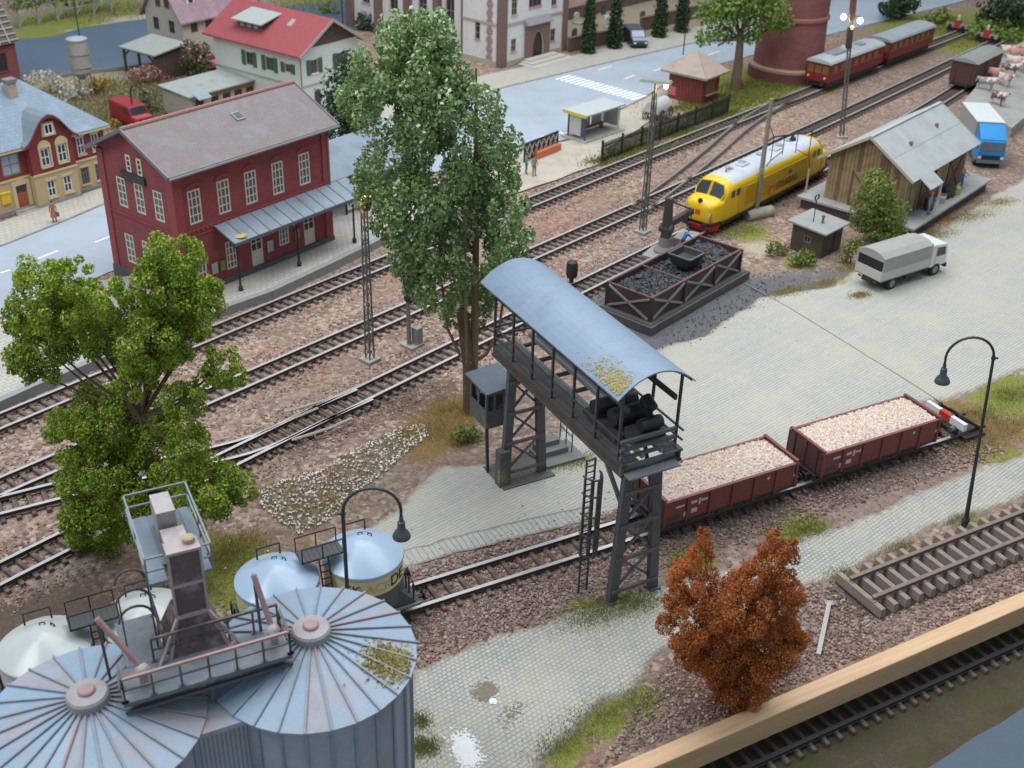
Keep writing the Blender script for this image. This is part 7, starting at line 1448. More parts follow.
def signal(label, px, py, H):
    t = thing('railway_signal', label, 'signal', at(px, py), .87); MB().box(-.55, -.55, 0, .55, .55, .12).build('base', concrete, t); MB().box(.05, -.45, .1, .55, .05, 1.25).build('relay_box', M('relay_box_grey', (.24,.25,.24), .6), t); MB().tube([(-.15, .1, .1), (-.2, .1, H-1.3)], [.15, .13], 8).build('post', M('signal_post', (.21,.21,.20), .6), t); b = MB(); b.box(-.55, -.2, H-1.4, .1, .1, H); b.ball((-.25, -.1, H-1.5), .36, 8); b.build('signal_head', black, t)
    for z in (H-.4, H-.95): MB().tube([(-.25, -.2, z), (-.25, -.42, z+.05)], .15, 8).build('signal_hood', black, t)
signal('slim grey signal with black head under the poplar branches', 412, 345, 5.0)
t = thing('dwarf_signal', 'short black dwarf signal post above the gantry roof edge', 'signal', at(571, 287), .87); MB().tube([(0, 0, 0), (0, 0, 1.0)], .16, 8).build('post', black, t); b = MB(); b.lathe([(.36, .8), (.42, 1.0), (.42, 1.7), (.36, 1.95), (.0, 2.1)], 12); b.build('signal_head', black, t, smooth=True)
# town street lamps
def pole_lamp(label, px, py, H, ang, reach=.9):
    t = thing('town_lamp', label, 'street lamp', at(px, py), ang, 'thin black town lamps'); b = MB(); r = reach/2; pts = [(0, 0, 0), (0, 0, H-r)]+[(r-r*cos(a), 0, H-r+r*sin(a)) for a in np.linspace(.3, pi, 8)]; b.tube(pts+[(reach, 0, H-r-.2)], .07, 6); b.build('post', black, t); MB().lathe([(.24, 0), (.2, .3), (.08, .45), (0, .47)], 10, (reach, 0, H-r-.7)).build('lamp_shade', black, t)
pole_lamp('thin black lamp post on the road edge behind the kiosk', 683, 55, 7.6, 2.2)
pole_lamp('black hooked lamp standing by the red delivery van', 135, 126, 4.0, -.4, 1.6)
pole_lamp('black hooked lamp above the grey storage tank by the river', 80, 40, 5.2, 2.6, 1.4)
pole_lamp('thin black lamp rising behind the red roof of the white house', 343, 30, 8, .5)
# fence
def fence(label, p0, p1, n, h):
    A, B = at(*p0), at(*p1); d = B-A; L = d.length; t = thing('picket_fence', label, 'fence', A, atan2(d.y, d.x)); fm = M('fence_black_green', (.022,.03,.022), .6, .2)
    pk = MB(); pk.prism([(-.065, -.03, .12), (.065, -.03, .12), (.065, -.03, h-.12), (0, -.03, h), (-.065, -.03, h-.12)], (0, .03, 0)); me = pk.mesh('picket', fm); ps = MB().box(-.08, -.08, 0, .08, .08, h+.15).mesh('post', fm)
    m = int(L/.21)
    for k in range(m): link('picket', me, t, None, (.1+k*.21, 0, 0))
    for k in range(n+1): link('post', ps, t, None, (L*k/n, .06, 0))
    for z in (.35, h-.45): MB().box(0, .0, z, L, .05, z+.1).build('fence_rail', fm, t)
fence('black picket fence between the platform track and the lawn', (602, 163.5), (727.5, 115), 7, 2.0)
# orange planter with lattice railing at the crossing
A, B = at(538, 160), at(560, 151); d = B-A; t = thing('railing_planter', 'orange planter with black and white lattice railing by the bus shelter', 'planter', A, atan2(d.y, d.x)); L = d.length
MB().box(-.1, -.12, 0, L, .25, .75).build('planter', M('planter_orange', (.62,.17,.08), .7, .12, 3), t); b = MB()
for k in range(7): a = -1.6+(L+1.6)*k/7; c = -1.6+(L+1.6)*(k+1)/7; b.bar((a, .35, .35), (c, .35, 1.75), .09); b.bar((a, .35, 1.75), (c, .35, .35), .09)
b.build('lattice', M('lattice_white', (.5,.48,.45), .6), t); b = MB()
for z in (.3, 1.8): b.bar((-1.6, .35, z), (L, .35, z), .12)
for x in (-1.6, -.2, L): b.bar((x, .35, 0), (x, .35, 1.85), .12)
b.build('railing_frame', black, t); MB().box(-1.6, .42, .3, L, .46, 1.75).build('railing_backing', M('railing_dark', (.07,.06,.06), .7), t)
# far buffer stops at the end of the tracks
def far_stop(label, px, py):
    t = thing('track_end_stop', label, 'buffer stop', at(px, py), .87, 'track end stops at the top right'); b = MB(); b.box(-.4, -1.3, 0, 1.6, 1.3, .8); b.build('frame', black, t); MB().box(-.6, -1.45, .8, -.3, 1.45, 1.25).build('beam', M('end_beam_grey', (.34,.30,.25), .7, .2), t)
    MB().box(-.66, -.4, .75, -.25, .4, 1.75).build('red_panel', M('end_stop_red', (.36,.03,.03), .5), t); MB().lathe([(.05, 1.7), (.2, 1.75), (.2, 2.2), (.08, 2.4), (0, 2.45)], 10, (-.4, 0, 0)).build('lantern', M('end_lantern', (.5,.47,.42), .5), t)
    for s in (-.87, .87): MB().tube([(-.6, s, 1.0), (-1.1, s, 1.0)], .2, 8).build('buffer', black, t)
far_stop('dark track end stop with red panel behind the railcar trailer', 957, 33)
far_stop('dark track end stop with red panel just above the brown boxcar', 986, 43)
# goods on the freight platform
def on_shed(x, y, z=1.0): return Vector((31.2+x*cos(.87)-y*sin(.87), 85.3+x*sin(.87)+y*cos(.87), z))
def barrel(label, p, col, group='barrels on the freight platform', r=.42, h=1.0):
    t = thing('barrel', label, 'barrel', p, random.random()*3, group); m = M('barrel_%s' % label.split()[0], col, .6, .15); MB().lathe([(r*.86, 0), (r*.98, h*.28), (r, h*.5), (r*.98, h*.72), (r*.86, h), (r*.78, h), (r*.78, h-.06), (0, h-.06)], 16).build('drum', m, t, smooth=True)
    for z in (.2*h, .75*h): MB().lathe([(r*.98, z), (r*1.03, z), (r*1.03, z+.06), (r*.98, z+.06)], 16).build('hoop', black, t)
barrel('reddish barrel standing at the freight shed gable door', on_shed(1.0, 4.3), (.21,.05,.05), r=.5, h=1.25)
barrel('dark-green barrel on the platform right of the freight shed door', on_shed(9.2, .95), (.05,.075,.045))
barrel('blackish barrel beside the dark-green barrel', on_shed(8.6, 1.1), (.03,.04,.032)); barrel('mossy barrel on the platform near the bush', on_shed(4.9, 1.0), (.055,.065,.05), h=1.1)
for i, (x, y, s, c, lb) in enumerate(((7.9, 1.1, .45, (.30,.14,.11), 'reddish small crate between the barrels and the shed wall'), (7.4, .9, .42, (.50,.49,.45), 'pale sack-coloured crate left of the reddish crate'), (10.2, .9, .55, (.46,.40,.08), 'yellow-green crate next to the dark-green barrel'))):
    t = thing('crate', lb, 'crate', on_shed(x, y), .87+i*.3, 'crates on the freight platform'); cm = M('crate_paint_%d' % i, c, .8, .15); MB().box(-s*.75, -s*.6, 0, s*.75, s*.6, s*1.1).build('box', cm, t)
    b = MB()
    for z in (.05, s*.95): b.box(-s*.78, -s*.63, z, s*.78, s*.63, z+.08)
    b.build('band', cm, t)
# small things near the front
t = thing('loose_beam', 'pale loose rail length lying on gravel beside the rusty bush', 'beam', at(829, 604, .08), 0); q = at(818, 656, .08)-at(829, 604, .08); MB().bar((0, 0, .05), q+Vector((0, 0, .05)), .2, .16).build('bar', M('pale_rail', (.42,.40,.38), .5, .15), t); MB().box(-.2, -.15, 0, .2, .15, .1).build('end_plate', M('plate_grey', (.3,.29,.28), .6), t)
# ------------------------------------------------------------------ vegetation
bark = M('bark_brown', (.13,.09,.055), .9, .25, 5, bump=.5, dirt=(.22,.16,.08), damt=.4)
def sub_lumps(C, dens, K=16, f=.40, ez=1.0, drop=.2):
    P, N = [], []
    for c, r in C:
        r = r if isinstance(r, float) else r[0]; k = max(5, int(K*(.5+.5*min(2, r)))); i = np.arange(k)+.5; ph = np.arccos(1-2*i/k); th = pi*(1+5**.5)*i+rng.uniform(0, 6)
        d = np.stack([np.cos(th)*np.sin(ph), np.sin(th)*np.sin(ph), np.cos(ph)], 1)+rng.normal(0, .18, (k, 3)); d = d[rng.random(k) > drop]
        for q in d:
            q = q/np.linalg.norm(q); rs = r*f*rng.uniform(.65, 1.2); cc = np.array(c)+q*(r-rs*.75)*rng.uniform(.8, 1.08); n = int(dens*rs*rs)+8
            e = rng.normal(0, 1, (n, 3)); e /= np.linalg.norm(e, axis=1)[:, None]; rad = rs*(.45+.55*rng.random(n)**.5); P.append(cc+e*rad[:, None]*np.array([1, 1, ez])); N.append(e*.8+q*.3)
    return np.concatenate(P), np.concatenate(N)
def clump_leaves(C, dens, shell=.55):
    P, N = [], []
    for c, r in C:
        n = max(40, int(dens*r[0]*r[0] if not isinstance(r, float) else dens*r*r)); rr = np.array(r if not isinstance(r, float) else (r, r, r*.9))
        d = rng.normal(0, 1, (n, 3)); d /= np.linalg.norm(d, axis=1)[:, None]; q = rng.random(n)**shell; q = .35+.65*q
        lump = 1+.16*np.sin(d[:, 0]*5+c[0]*3)*np.sin(d[:, 1]*6+c[1])+.12*np.sin(d[:, 2]*8+c[2]*2)
        P.append(np.array(c)+d*rr*(q*lump)[:, None]); N.append(d)
    return np.concatenate(P), np.concatenate(N)
def tree(name, label, cat, base, clumps, mat, dens, lsize, limbs=True, trunk_r=.25, fork=.45, group=None, jit=.7, asp=1.5, bk=None, shell=.55, sub=None):
    t = thing(name, label, cat, base, 0, group); C = [((Vector(c)-Vector(base)), r) for c, r in clumps]; C = [(tuple(c), r) for c, r in C]
    P, N = clump_leaves(C, dens, shell) if sub is None else sub_lumps(C, dens, *sub); keep = P[:, 2] > .05; V, F = leaves_geo(P[keep], N[keep], lsize, asp, jit); link('crown', npmesh('crown', V, F, mat), t)
    top = max(c[0][2] for c in C); b = MB(); fz = top*fork; cx = np.mean([c[0][0] for c in C]); cy = np.mean([c[0][1] for c in C])
    f = Vector((cx*.35, cy*.35, fz)); b.tube([(0, 0, 0), (f.x*.3+.05, f.y*.3, fz*.45), f], [trunk_r*1.25, trunk_r, trunk_r*.75], 8); b.build('trunk', bk or bark, t, smooth=True)
    if limbs:
        for c, r in C:
            b = MB(); c = Vector(c); m = f.lerp(c, .5)+Vector((random.uniform(-.2, .2), random.uniform(-.2, .2), -.15*(c-f).length*.3)); s = f if c.z > fz*.8 else Vector((f.x*.5, f.y*.5, max(.2, min(fz, c.z*.7))))
            b.tube([s, m, c], [trunk_r*.4, trunk_r*.25, trunk_r*.1], 6); b.build('limb', bk or bark, t, smooth=True)
    return t
def clumps_px(base, L, depth=1.0):
    out = []; 
    for q in L:
        px, py, r = q[:3]; dy = q[3] if len(q) > 3 else random.uniform(-depth, depth); p = aty(px, py, base.y+dy); z = (p-Vector((0, 0, CH))).dot(_fw); out.append((p, float(r*z/CF)))
    return out
# big light green tree in the left foreground
g1 = leafmat('bright_foliage', (.10,.19,.014), (.50,.62,.08), .65)
base = Vector((-16.4, 43.6, 0))
GT = [(172,258,32),(168,296,42),(203,298,24),(192,322,22),(152,280,24),(42,284,32),(75,280,24),(22,318,22),(40,345,38),(85,325,38),(108,300,24),(62,310,34),(25,368,18),(120,340,30),(150,340,36),(178,340,26),(222,366,22),(236,378,13),(206,380,14),(110,420,42),(78,440,34),(150,426,34),(182,400,24),(60,425,20),(100,485,42),(152,482,40),(205,490,38),(240,488,20),(182,510,34),(100,528,32),(76,518,20),(150,522,30),(188,450,28),(132,385,24),(142,362,26)]
tree('broadleaf_tree', 'large bright green tree in the left foreground covering the tracks', 'tree', base, clumps_px(base, GT, 1.3), g1, 1350, .10, True, .22, .5, jit=1.1, asp=1.25, sub=(26, .32, 1.0, .3))
# tall poplar in the middle
g2 = leafmat('poplar_foliage', (.11,.20,.05), (.37,.54,.20), .3, (.60,.70,.50), .88, .7)
base = at(472, 411)
PT = [(398,40,26),(432,42,30),(450,75,26),(378,72,32),(415,80,42),(352,98,22),(385,115,38),(432,118,44),(480,108,28),(500,140,26),(395,160,40),(448,165,46),(496,178,30),(375,185,26),(415,208,42),(465,210,40),(505,215,26),(390,222,22),(428,248,38),(475,250,36),(515,242,20),(405,258,22),(440,285,30),(480,290,28),(503,265,20),(455,312,18),(420,280,20),(420,28,20),(480,318,12)]
pt = tree('poplar_tree', 'tall poplar with shiny leaves standing between tracks and gantry', 'tree', base, clumps_px(base, PT, 1.6), g2, 560, .15, False, .42, .3, jit=1.1, sub=(16, .30, 1.5, .33))
for dx, ang, ln in ((-.2, 2.9, 1), (.3, .25, 1), (.1, 1.6, 1.2), (-.1, 4.4, .7)):
    b = MB(); x, y = cos(ang), sin(ang); b.tube([(0, 0, 3.2), (x*.8, y*.8, 3.7), (x*1.5*ln, y*1.5*ln, 5.2), (x*2.0*ln, y*2.0*ln, 9.5), (x*1.2, y*1.2, 15)], [.11, .10, .08, .07, .04], 7); b.build('limb', M('poplar_bark', (.25,.17,.085), .9, .2, 4, bump=.4), pt, smooth=True)
b = MB(); b.tube([(0, 0, 0), (.05, 0, 2.0), (.1, .1, 6), (.1, .2, 14), (0, .2, 20)], [.38, .29, .22, .15, .05], 10); b.build('trunk', _mats['poplar_bark'], pt, smooth=True)
# dark round tree behind the station
g3 = leafmat('dark_foliage', (.02,.045,.018), (.06,.11,.04), .6)
base = at(347, 172); tree('round_tree', 'dark round tree between station gable end and poplar', 'tree', base, clumps_px(base, [(345,88,26),(352,68,20),(338,118,24),(358,115,24),(345,142,16),(368,90,20)], .8), g3, 150, .26, True, .22, .35)
# tree on the lawn right
g4 = leafmat('lawn_tree_foliage', (.08,.16,.025), (.29,.43,.09), .6); base = at(735, 90)
tree('lawn_tree', 'light green spreading tree on the lawn beside the water tower', 'tree', base, clumps_px(base, [(712,12,18),(745,2,26),(772,14,20),(704,38,10),(722,34,14),(752,32,14),(782,22,12),(730,10,20),(760,-8,22),(735,-15,22)], 1.2), g4, 150, .26, True, .5, .5, bk=M('lawn_bark', (.17,.11,.075), .9, .2))
# rusty autumn bush in front
g5 = leafmat('autumn_foliage', (.27,.065,.012), (.72,.25,.06), .7, (.50,.38,.26), .97); base = at(735, 708)
AB = [(692,580,28),(688,622,30),(702,552,14),(703,534,8),(738,606,36),(776,562,24),(782,596,24),(772,535,9),(788,548,12),(722,650,38),(768,645,38),(742,685,30),(793,640,18),(722,702,16),(690,655,18),(755,580,22),(675,600,14)]
tree('autumn_bush', 'rusty orange bush growing at the wooden edge board', 'bush', base, clumps_px(base, AB, .5), g5, 3600, .06, True, .13, .3, jit=1.1, asp=1.3, sub=(22, .33, 1.0, .12))
ab = [o for o in bpy.data.objects if o.name == 'autumn_bush'][0]
for k in range(26):
    a = random.uniform(0, 6.28); e = random.uniform(.2, 1.2); s = Vector((random.gauss(0, .3), random.gauss(0, .3), random.uniform(1.0, 5.0))); d = Vector((cos(a)*cos(e), sin(a)*cos(e), sin(e)))*random.uniform(1.0, 2.2)
    MB().tube([s, s+d*.5+Vector((0, 0, .1)), s+d], [.035, .022, .01], 5).build('twig', bark, ab)
c_ = at(735, 706); q = rng.normal(0, 1.3, (420, 2)); q = np.column_stack([c_.x+q[:, 0], c_.y+.8+q[:, 1]*.8, np.full(420, .06)]); q = q[((q[:, 0]-BO.x)*BN.x+(q[:, 1]-BO.y)*BN.y) > .1]
leaf_obj('fallen_leaves', q, .09, g5)['kind'] = 'stuff'
# shrubs
g6 = leafmat('shrub_foliage', (.09,.14,.025), (.33,.41,.10), .65)
def shrub(label, px, py, L, mat, dens, ls, group=None, name='shrub', dep=.4, tr=.06):
    base = at(px, py); return tree(name, label, 'shrub', base, clumps_px(base, L, dep), mat, dens, ls, True, tr, .3, group, .9, 1.4)
shrub('green bush in front of the freight shed gable', 878, 243, [(877,188,20),(868,205,20),(888,210,20),(880,225,22),(862,222,12),(895,228,12),(876,176,10)], g6, 420, .16, tr=.12)
shrub('low round shrub at the near corner of the dark hut', 805, 264, [(804,257,9),(795,260,7),(812,259,6)], g6, 500, .15); shrub('low light shrub left of the dark hut', 778, 255, [(775,247,8),(783,250,7),(770,250,5)], g6, 500, .15); shrub('low shrub between dark hut and grey lorry', 850, 263, [(850,248,8),(845,257,6),(856,243,7)], g6, 500, .15)
shrub('small green shrub beside the poplar trunk', 468, 443, [(468,430,11),(460,436,8),(478,436,6)], g6, 700, .12)
gy = leafmat('yellow_foliage', (.28,.17,.02), (.55,.36,.05), .7); gp = leafmat('pink_foliage', (.28,.12,.11), (.62,.40,.36), .7); gw = leafmat('white_blossom', (.50,.47,.38), (.82,.79,.70), .7); gr_ = leafmat('red_foliage', (.16,.04,.04), (.33,.11,.11), .7); grose = leafmat('rose_tree_foliage', (.03,.085,.025), (.13,.22,.07), .6, (.60,.22,.24), .78); golive = leafmat('olive_foliage', (.12,.14,.05), (.32,.33,.16), .7)
shrub('orange-yellow bush below the storage tank', 99, 94, [(99,84,8),(93,88,6),(106,82,6)], gy, 150, .22); shrub('pale pink bush left of the timber lean-to', 143, 84, [(140,76,10),(150,72,9),(132,74,7)], gp, 150, .24); shrub('small dark red bush right of the pink bush', 165, 88, [(164,81,8),(172,83,5)], gr_, 150, .22)
shrub('white blossoming bush left of the storage tank', 50, 92, [(48,78,10),(57,84,9),(38,76,7),(66,88,8)], gw, 140, .24); shrub('white blossoming bush at the storage tank legs', 75, 100, [(74,92,9),(66,96,8),(85,90,5)], gw, 140, .24); shrub('small whitish bush by the brick house corner', 33, 84, [(32,80,6),(27,79,4)], gw, 150, .22)
shrub('red flowering round tree before the cream house', 196, 78, [(196,60,14),(190,48,9),(203,50,9),(196,70,12),(186,62,8),(206,64,8)], grose, 190, .24, name='rose_tree'); shrub('tall olive shrub at the corner of the long shed', 147, 112, [(146,98,9),(140,108,8),(152,104,7),(143,90,6)], golive, 150, .22)
shrub('olive bush left of the long shed in the garden', 118, 104, [(116,98,7),(124,97,6),(110,100,5)], golive, 150, .22); shrub('yellow-green bush beside the villa roof corner', 117, 128, [(116,124,6),(112,122,4)], gy, 150, .2)
# trees along the top edge
shrub('green round bush at the river behind the white house', 372, 30, [(366,22,12),(375,30,10),(362,34,8)], g3, 160, .28); shrub('darker bush beside the red gable at the top', 358, 22, [(358,17,7)], g3, 160, .28)
shrub('low yellow-green bush behind the red roof ridge', 326, 14, [(325,9,6),(334,12,5)], g4, 150, .26); shrub('small conifer beside the church nave', 400, 22, [(399,10,9),(397,0,7)], g3, 150, .26)
for lb, px, py, L in (('dark bush at the top right corner above the cattle', 1005, 30, [(995,12,16),(1010,6,16),(1020,20,14),(985,18,10)]), ('green bush at the top between railcar trailer and water tower', 900, 20, [(897,6,16),(908,2,14),(888,8,10)]), ('yellow-green low bush beside the far end stops', 978, 40, [(975,30,9),(985,26,8),(1000,34,9),(1015,36,9)]), ('low green bush behind the trailer roof', 935, 26, [(930,20,9),(942,16,9),(950,22,8)])): shrub(lb, px, py, L, g4 if 'yellow' in lb else g6 if 'low' in lb else g3, 95, .36, dep=1.5)
# cypresses in the cemetery
for lb, px, py, h in (('leftmost columnar cypress beside the cemetery wall', 588, 54, 6.6), ('columnar cypress just left of the black van', 614, 49, 6.6), ('columnar cypress right of the black van', 659, 38, 6.2), ('rightmost columnar cypress behind the thin lamp post', 681, 33, 6.0)):
    base = at(px, py); C = [(base+Vector((0, 0, .4+h*k/9)), (.95*(1-.45*(k/9)**2),)*2+(.75,)) for k in range(10)]
    tree('cypress', lb, 'tree', base, C, g3, 420, .22, False, .16, .5, 'columnar cypresses in the cemetery')
# vine trellis far top left
t = thing('vine_trellis', 'grey post and rail trellis with vines at the top left corner', 'trellis', at(20, 28), .9)
for k in range(6): MB().bar((k*2.6, 0, 0), (k*2.6, 0, 3.6), .18).build('post', M('trellis_grey', (.28,.31,.32), .7), t)
for z in (1.3, 2.4, 3.4): MB().bar((-.5, 0, z), (13.6, 0, z), .12).build('rail', _mats['trellis_grey'], t)
for k in range(5): MB().bar((k*2.6, 0, .2), (k*2.6+2.6, 0, 3.4), .1).build('brace', _mats['trellis_grey'], t)
P = np.column_stack([rng.uniform(-1, 13.5, 900), rng.normal(0, .4, 900), 2.2+np.abs(rng.normal(0, 1.0, 900))]); leaf_obj('vine_leaves', P, .3, g4, t)
t = thing('yellow_canopy', 'small orange-yellow awning at the very top left', 'awning', at(86, 5), .9); MB().hexa([(-2, -1, 1.6), (2, -1, 1.6), (2, 1, 2.0), (-2, 1, 2.0), (-2, -1, 1.7), (2, -1, 1.7), (2, 1, 2.1), (-2, 1, 2.1)]).build('cloth', M('awning_orange', (.75,.36,.02), .6), t)
for x in (-1.8, 1.8):
    for y in (-.9, .9): MB().bar((x, y, 0), (x, y, 1.6), .09).build('pole', white, t)
# ground cover
gg = leafmat('grass_green', (.19,.22,.05), (.48,.48,.18), .8); gd = leafmat('grass_dry', (.30,.22,.08), (.58,.48,.22), .85); gm = leafmat('grass_moss', (.13,.17,.03), (.36,.34,.09), .85)
def tuft(px, py, r, n, h, mat, name='grass_tufts', w=.06, ax=1.0, ang=.5):
    n = int(n*1.7) if h < .3 else n; c = at(px, py); x = rng.normal(0, r*ax*.5, n); y = rng.normal(0, r*.5, n); X = c.x+x*cos(ang)-y*sin(ang); Y = c.y+x*sin(ang)+y*cos(ang); k = ((X-BO.x)*BN.x+(Y-BO.y)*BN.y) > .1; return np.column_stack([X, Y, np.full(n, .04)])[k]
def ground_cover(name, spots, mat, h, w=.06): blades(name, np.concatenate([tuft(px, py, r, n, h, mat, ax=ax) for px, py, r, n, ax in spots]), h, w, mat)
ground_cover('grass_tufts', [(600,612,1.0,1500,2.4),(640,604,.8,700,1.8),(575,462,.7,600,2.2),(530,474,.7,500,2),(805,530,.8,700,2.2),(690,562,.7,400,2),(560,745,.8,500,2),(600,718,1.0,700,2.2),(640,700,.8,400,2),(425,748,.6,700,1),(420,722,.5,400,1),(225,560,1.6,1300,1.2),(200,590,1.4,900,1.2),(250,600,1.0,500,1),(840,575,.5,250,2.5),(900,548,.4,250,3),(960,520,.4,250,3),(880,600,.5,300,3),(1010,395,1.2,900,1.6),(985,415,1.2,500,1.6),(745,232,1.2,600,1.8),(460,440,.8,400,1.4)], gg, .15, .04)
ground_cover('dry_grass_tufts', [(930,236,1.0,1100,2.6),(965,218,1.1,1100,3.2),(1000,203,.9,600,2.5),(850,268,.8,500,2),(790,292,.7,700,3),(830,283,.6,500,3),(860,296,.5,500,1.8),(450,408,1.4,900,1.5),(435,430,1.2,600,1.3),(955,420,1.3,900,1.8),(985,440,1.3,900,2),(1015,425,1.2,600,2),(240,545,1.2,700,1.4),(215,560,1.0,500,1.2),(330,505,1.2,400,2)], gd, .14, .045)
ground_cover('lawn_grass', [(700,105,2.5,1800,2.5),(740,100,3,2200,2),(770,85,3,2200,2),(640,152,1.6,1200,2.5),(680,132,1.6,1300,2.5),(720,115,1.6,1200,2.5),(600,162,1.0,500,2),(960,30,5,1800,2),(1000,40,5,1800,2)], gm, .32, .12)
ground_cover('garden_grass', [(x, y, 5, 700, 1.4) for x in (100,125,150,175,215,245) for y in (90,105,120)]+[(110,12,5,900,2),(180,5,5,700,2),(320,6,5,700,2)], leafmat('garden_grass_mix', (.16,.16,.06), (.40,.36,.20), .85), .35, .16)
# white flower patch beside the turnout
fw = M('white_petals', (.80,.80,.78), .7, .05); poly = px2d([(258,492),(285,478),(320,470),(350,452),(375,440),(400,428),(424,424),(428,436),(410,452),(388,470),(350,498),(330,520),(300,535),(278,522),(262,508)]); P = scatter(poly, 1800); k = [rng.random() < (.4 if segv > .45 else .95) for segv in segdist(poly, P[:, 0], P[:, 1])[0]]; P = P[np.array(k)]
P = np.concatenate([P, np.array([tuple(at(*q)[:2]) for q in ((240,520),(250,527),(262,530),(225,530),(285,548),(296,556),(268,552),(232,505),(262,577),(226,569),(300,525),(350,520),(345,470))])])
stones('white_flowers', np.column_stack([P, np.full(len(P), .07)]), .055, fw, None, 'stuff', .8, .25); blades('flower_foliage', np.column_stack([scatter(poly, 4500), np.full(4500, .02)]), .16, .06, leafmat('flower_leaves', (.26,.21,.09), (.55,.47,.24), .85))
# white crumbs painting in a glare of light and a dirt spot on the front cobbles
def spot(name, px, py, n, rx, ry, size, mat, ang=-.6, z=.062):
    c = at(px, py); x = rng.normal(0, rx, n); y = rng.normal(0, ry, n); stones(name, np.column_stack([c.x+x*cos(ang)-y*sin(ang), c.y+x*sin(ang)+y*cos(ang), np.full(n, z)]), size, mat, None, 'stuff', .25, .3)
spot('glare_crumbs', 466, 752, 1500, .22, .42, .04, M('glare_white', (.78,.80,.81), .8, .05, 3), .35)
spot('soil_spot', 485, 692, 500, .22, .26, .05, M('soil_spot_brown', (.24,.20,.165), .95, .25, 6)); spot('soil_spot', 512, 715, 120, .2, .4, .035, M('soil_crumbs', (.22,.18,.14), .95, .25, 6)); spot('chalk_lump', 494, 703, 40, .06, .06, .08, M('chalk_white', (.8,.8,.78), .8, .04), 0, .09)
# ------------------------------------------------------------------ people (continuous skinned bodies)
def skin_figure(name, label, cat, loc, rz, joints, bones, mats, scale=1.0, group=None, extras=None, sub=1, root=0):
    me = bpy.data.meshes.new(name); idx = {k: i for i, k in enumerate(joints)}; me.from_pydata([tuple(v[0]) for v in joints.values()], [(idx[a], idx[b]) for a, b, _ in bones], []); o = bpy.data.objects.new(name, me); COL.objects.link(o)
    o.modifiers.new('skin', 'SKIN'); sv = me.skin_vertices[0].data
    for k, i in idx.items(): r = joints[k][1]; sv[i].radius = (r, r) if not isinstance(r, tuple) else r; sv[i].use_root = (i == root)
    s = o.modifiers.new('sub', 'SUBSURF'); s.levels = sub; s.render_levels = sub
    dg = bpy.context.evaluated_depsgraph_get(); nm = bpy.data.meshes.new_from_object(o.evaluated_get(dg)); bpy.data.objects.remove(o)
    t = thing(name, label, cat, loc, rz, group); t.scale = (scale,)*3; b = link('body', nm, t); nm.materials.clear()
    for m in mats: nm.materials.append(m)
    A = np.array([joints[a][0] for a, _, _ in bones]); B = np.array([joints[b_][0] for _, b_, _ in bones]); D = B-A; LL = (D*D).sum(1)+1e-9
    for p in nm.polygons:
        c = np.array(p.center); q = np.clip(((c-A)*D).sum(1)/LL, 0, 1); d = np.linalg.norm(A+D*q[:, None]-c, axis=1); p.material_index = bones[int(np.argmin(d))][2]; p.use_smooth = True
    if extras: extras(t)
    return t
skinm = M('skin_tone', (.52,.30,.20), .6, .05)
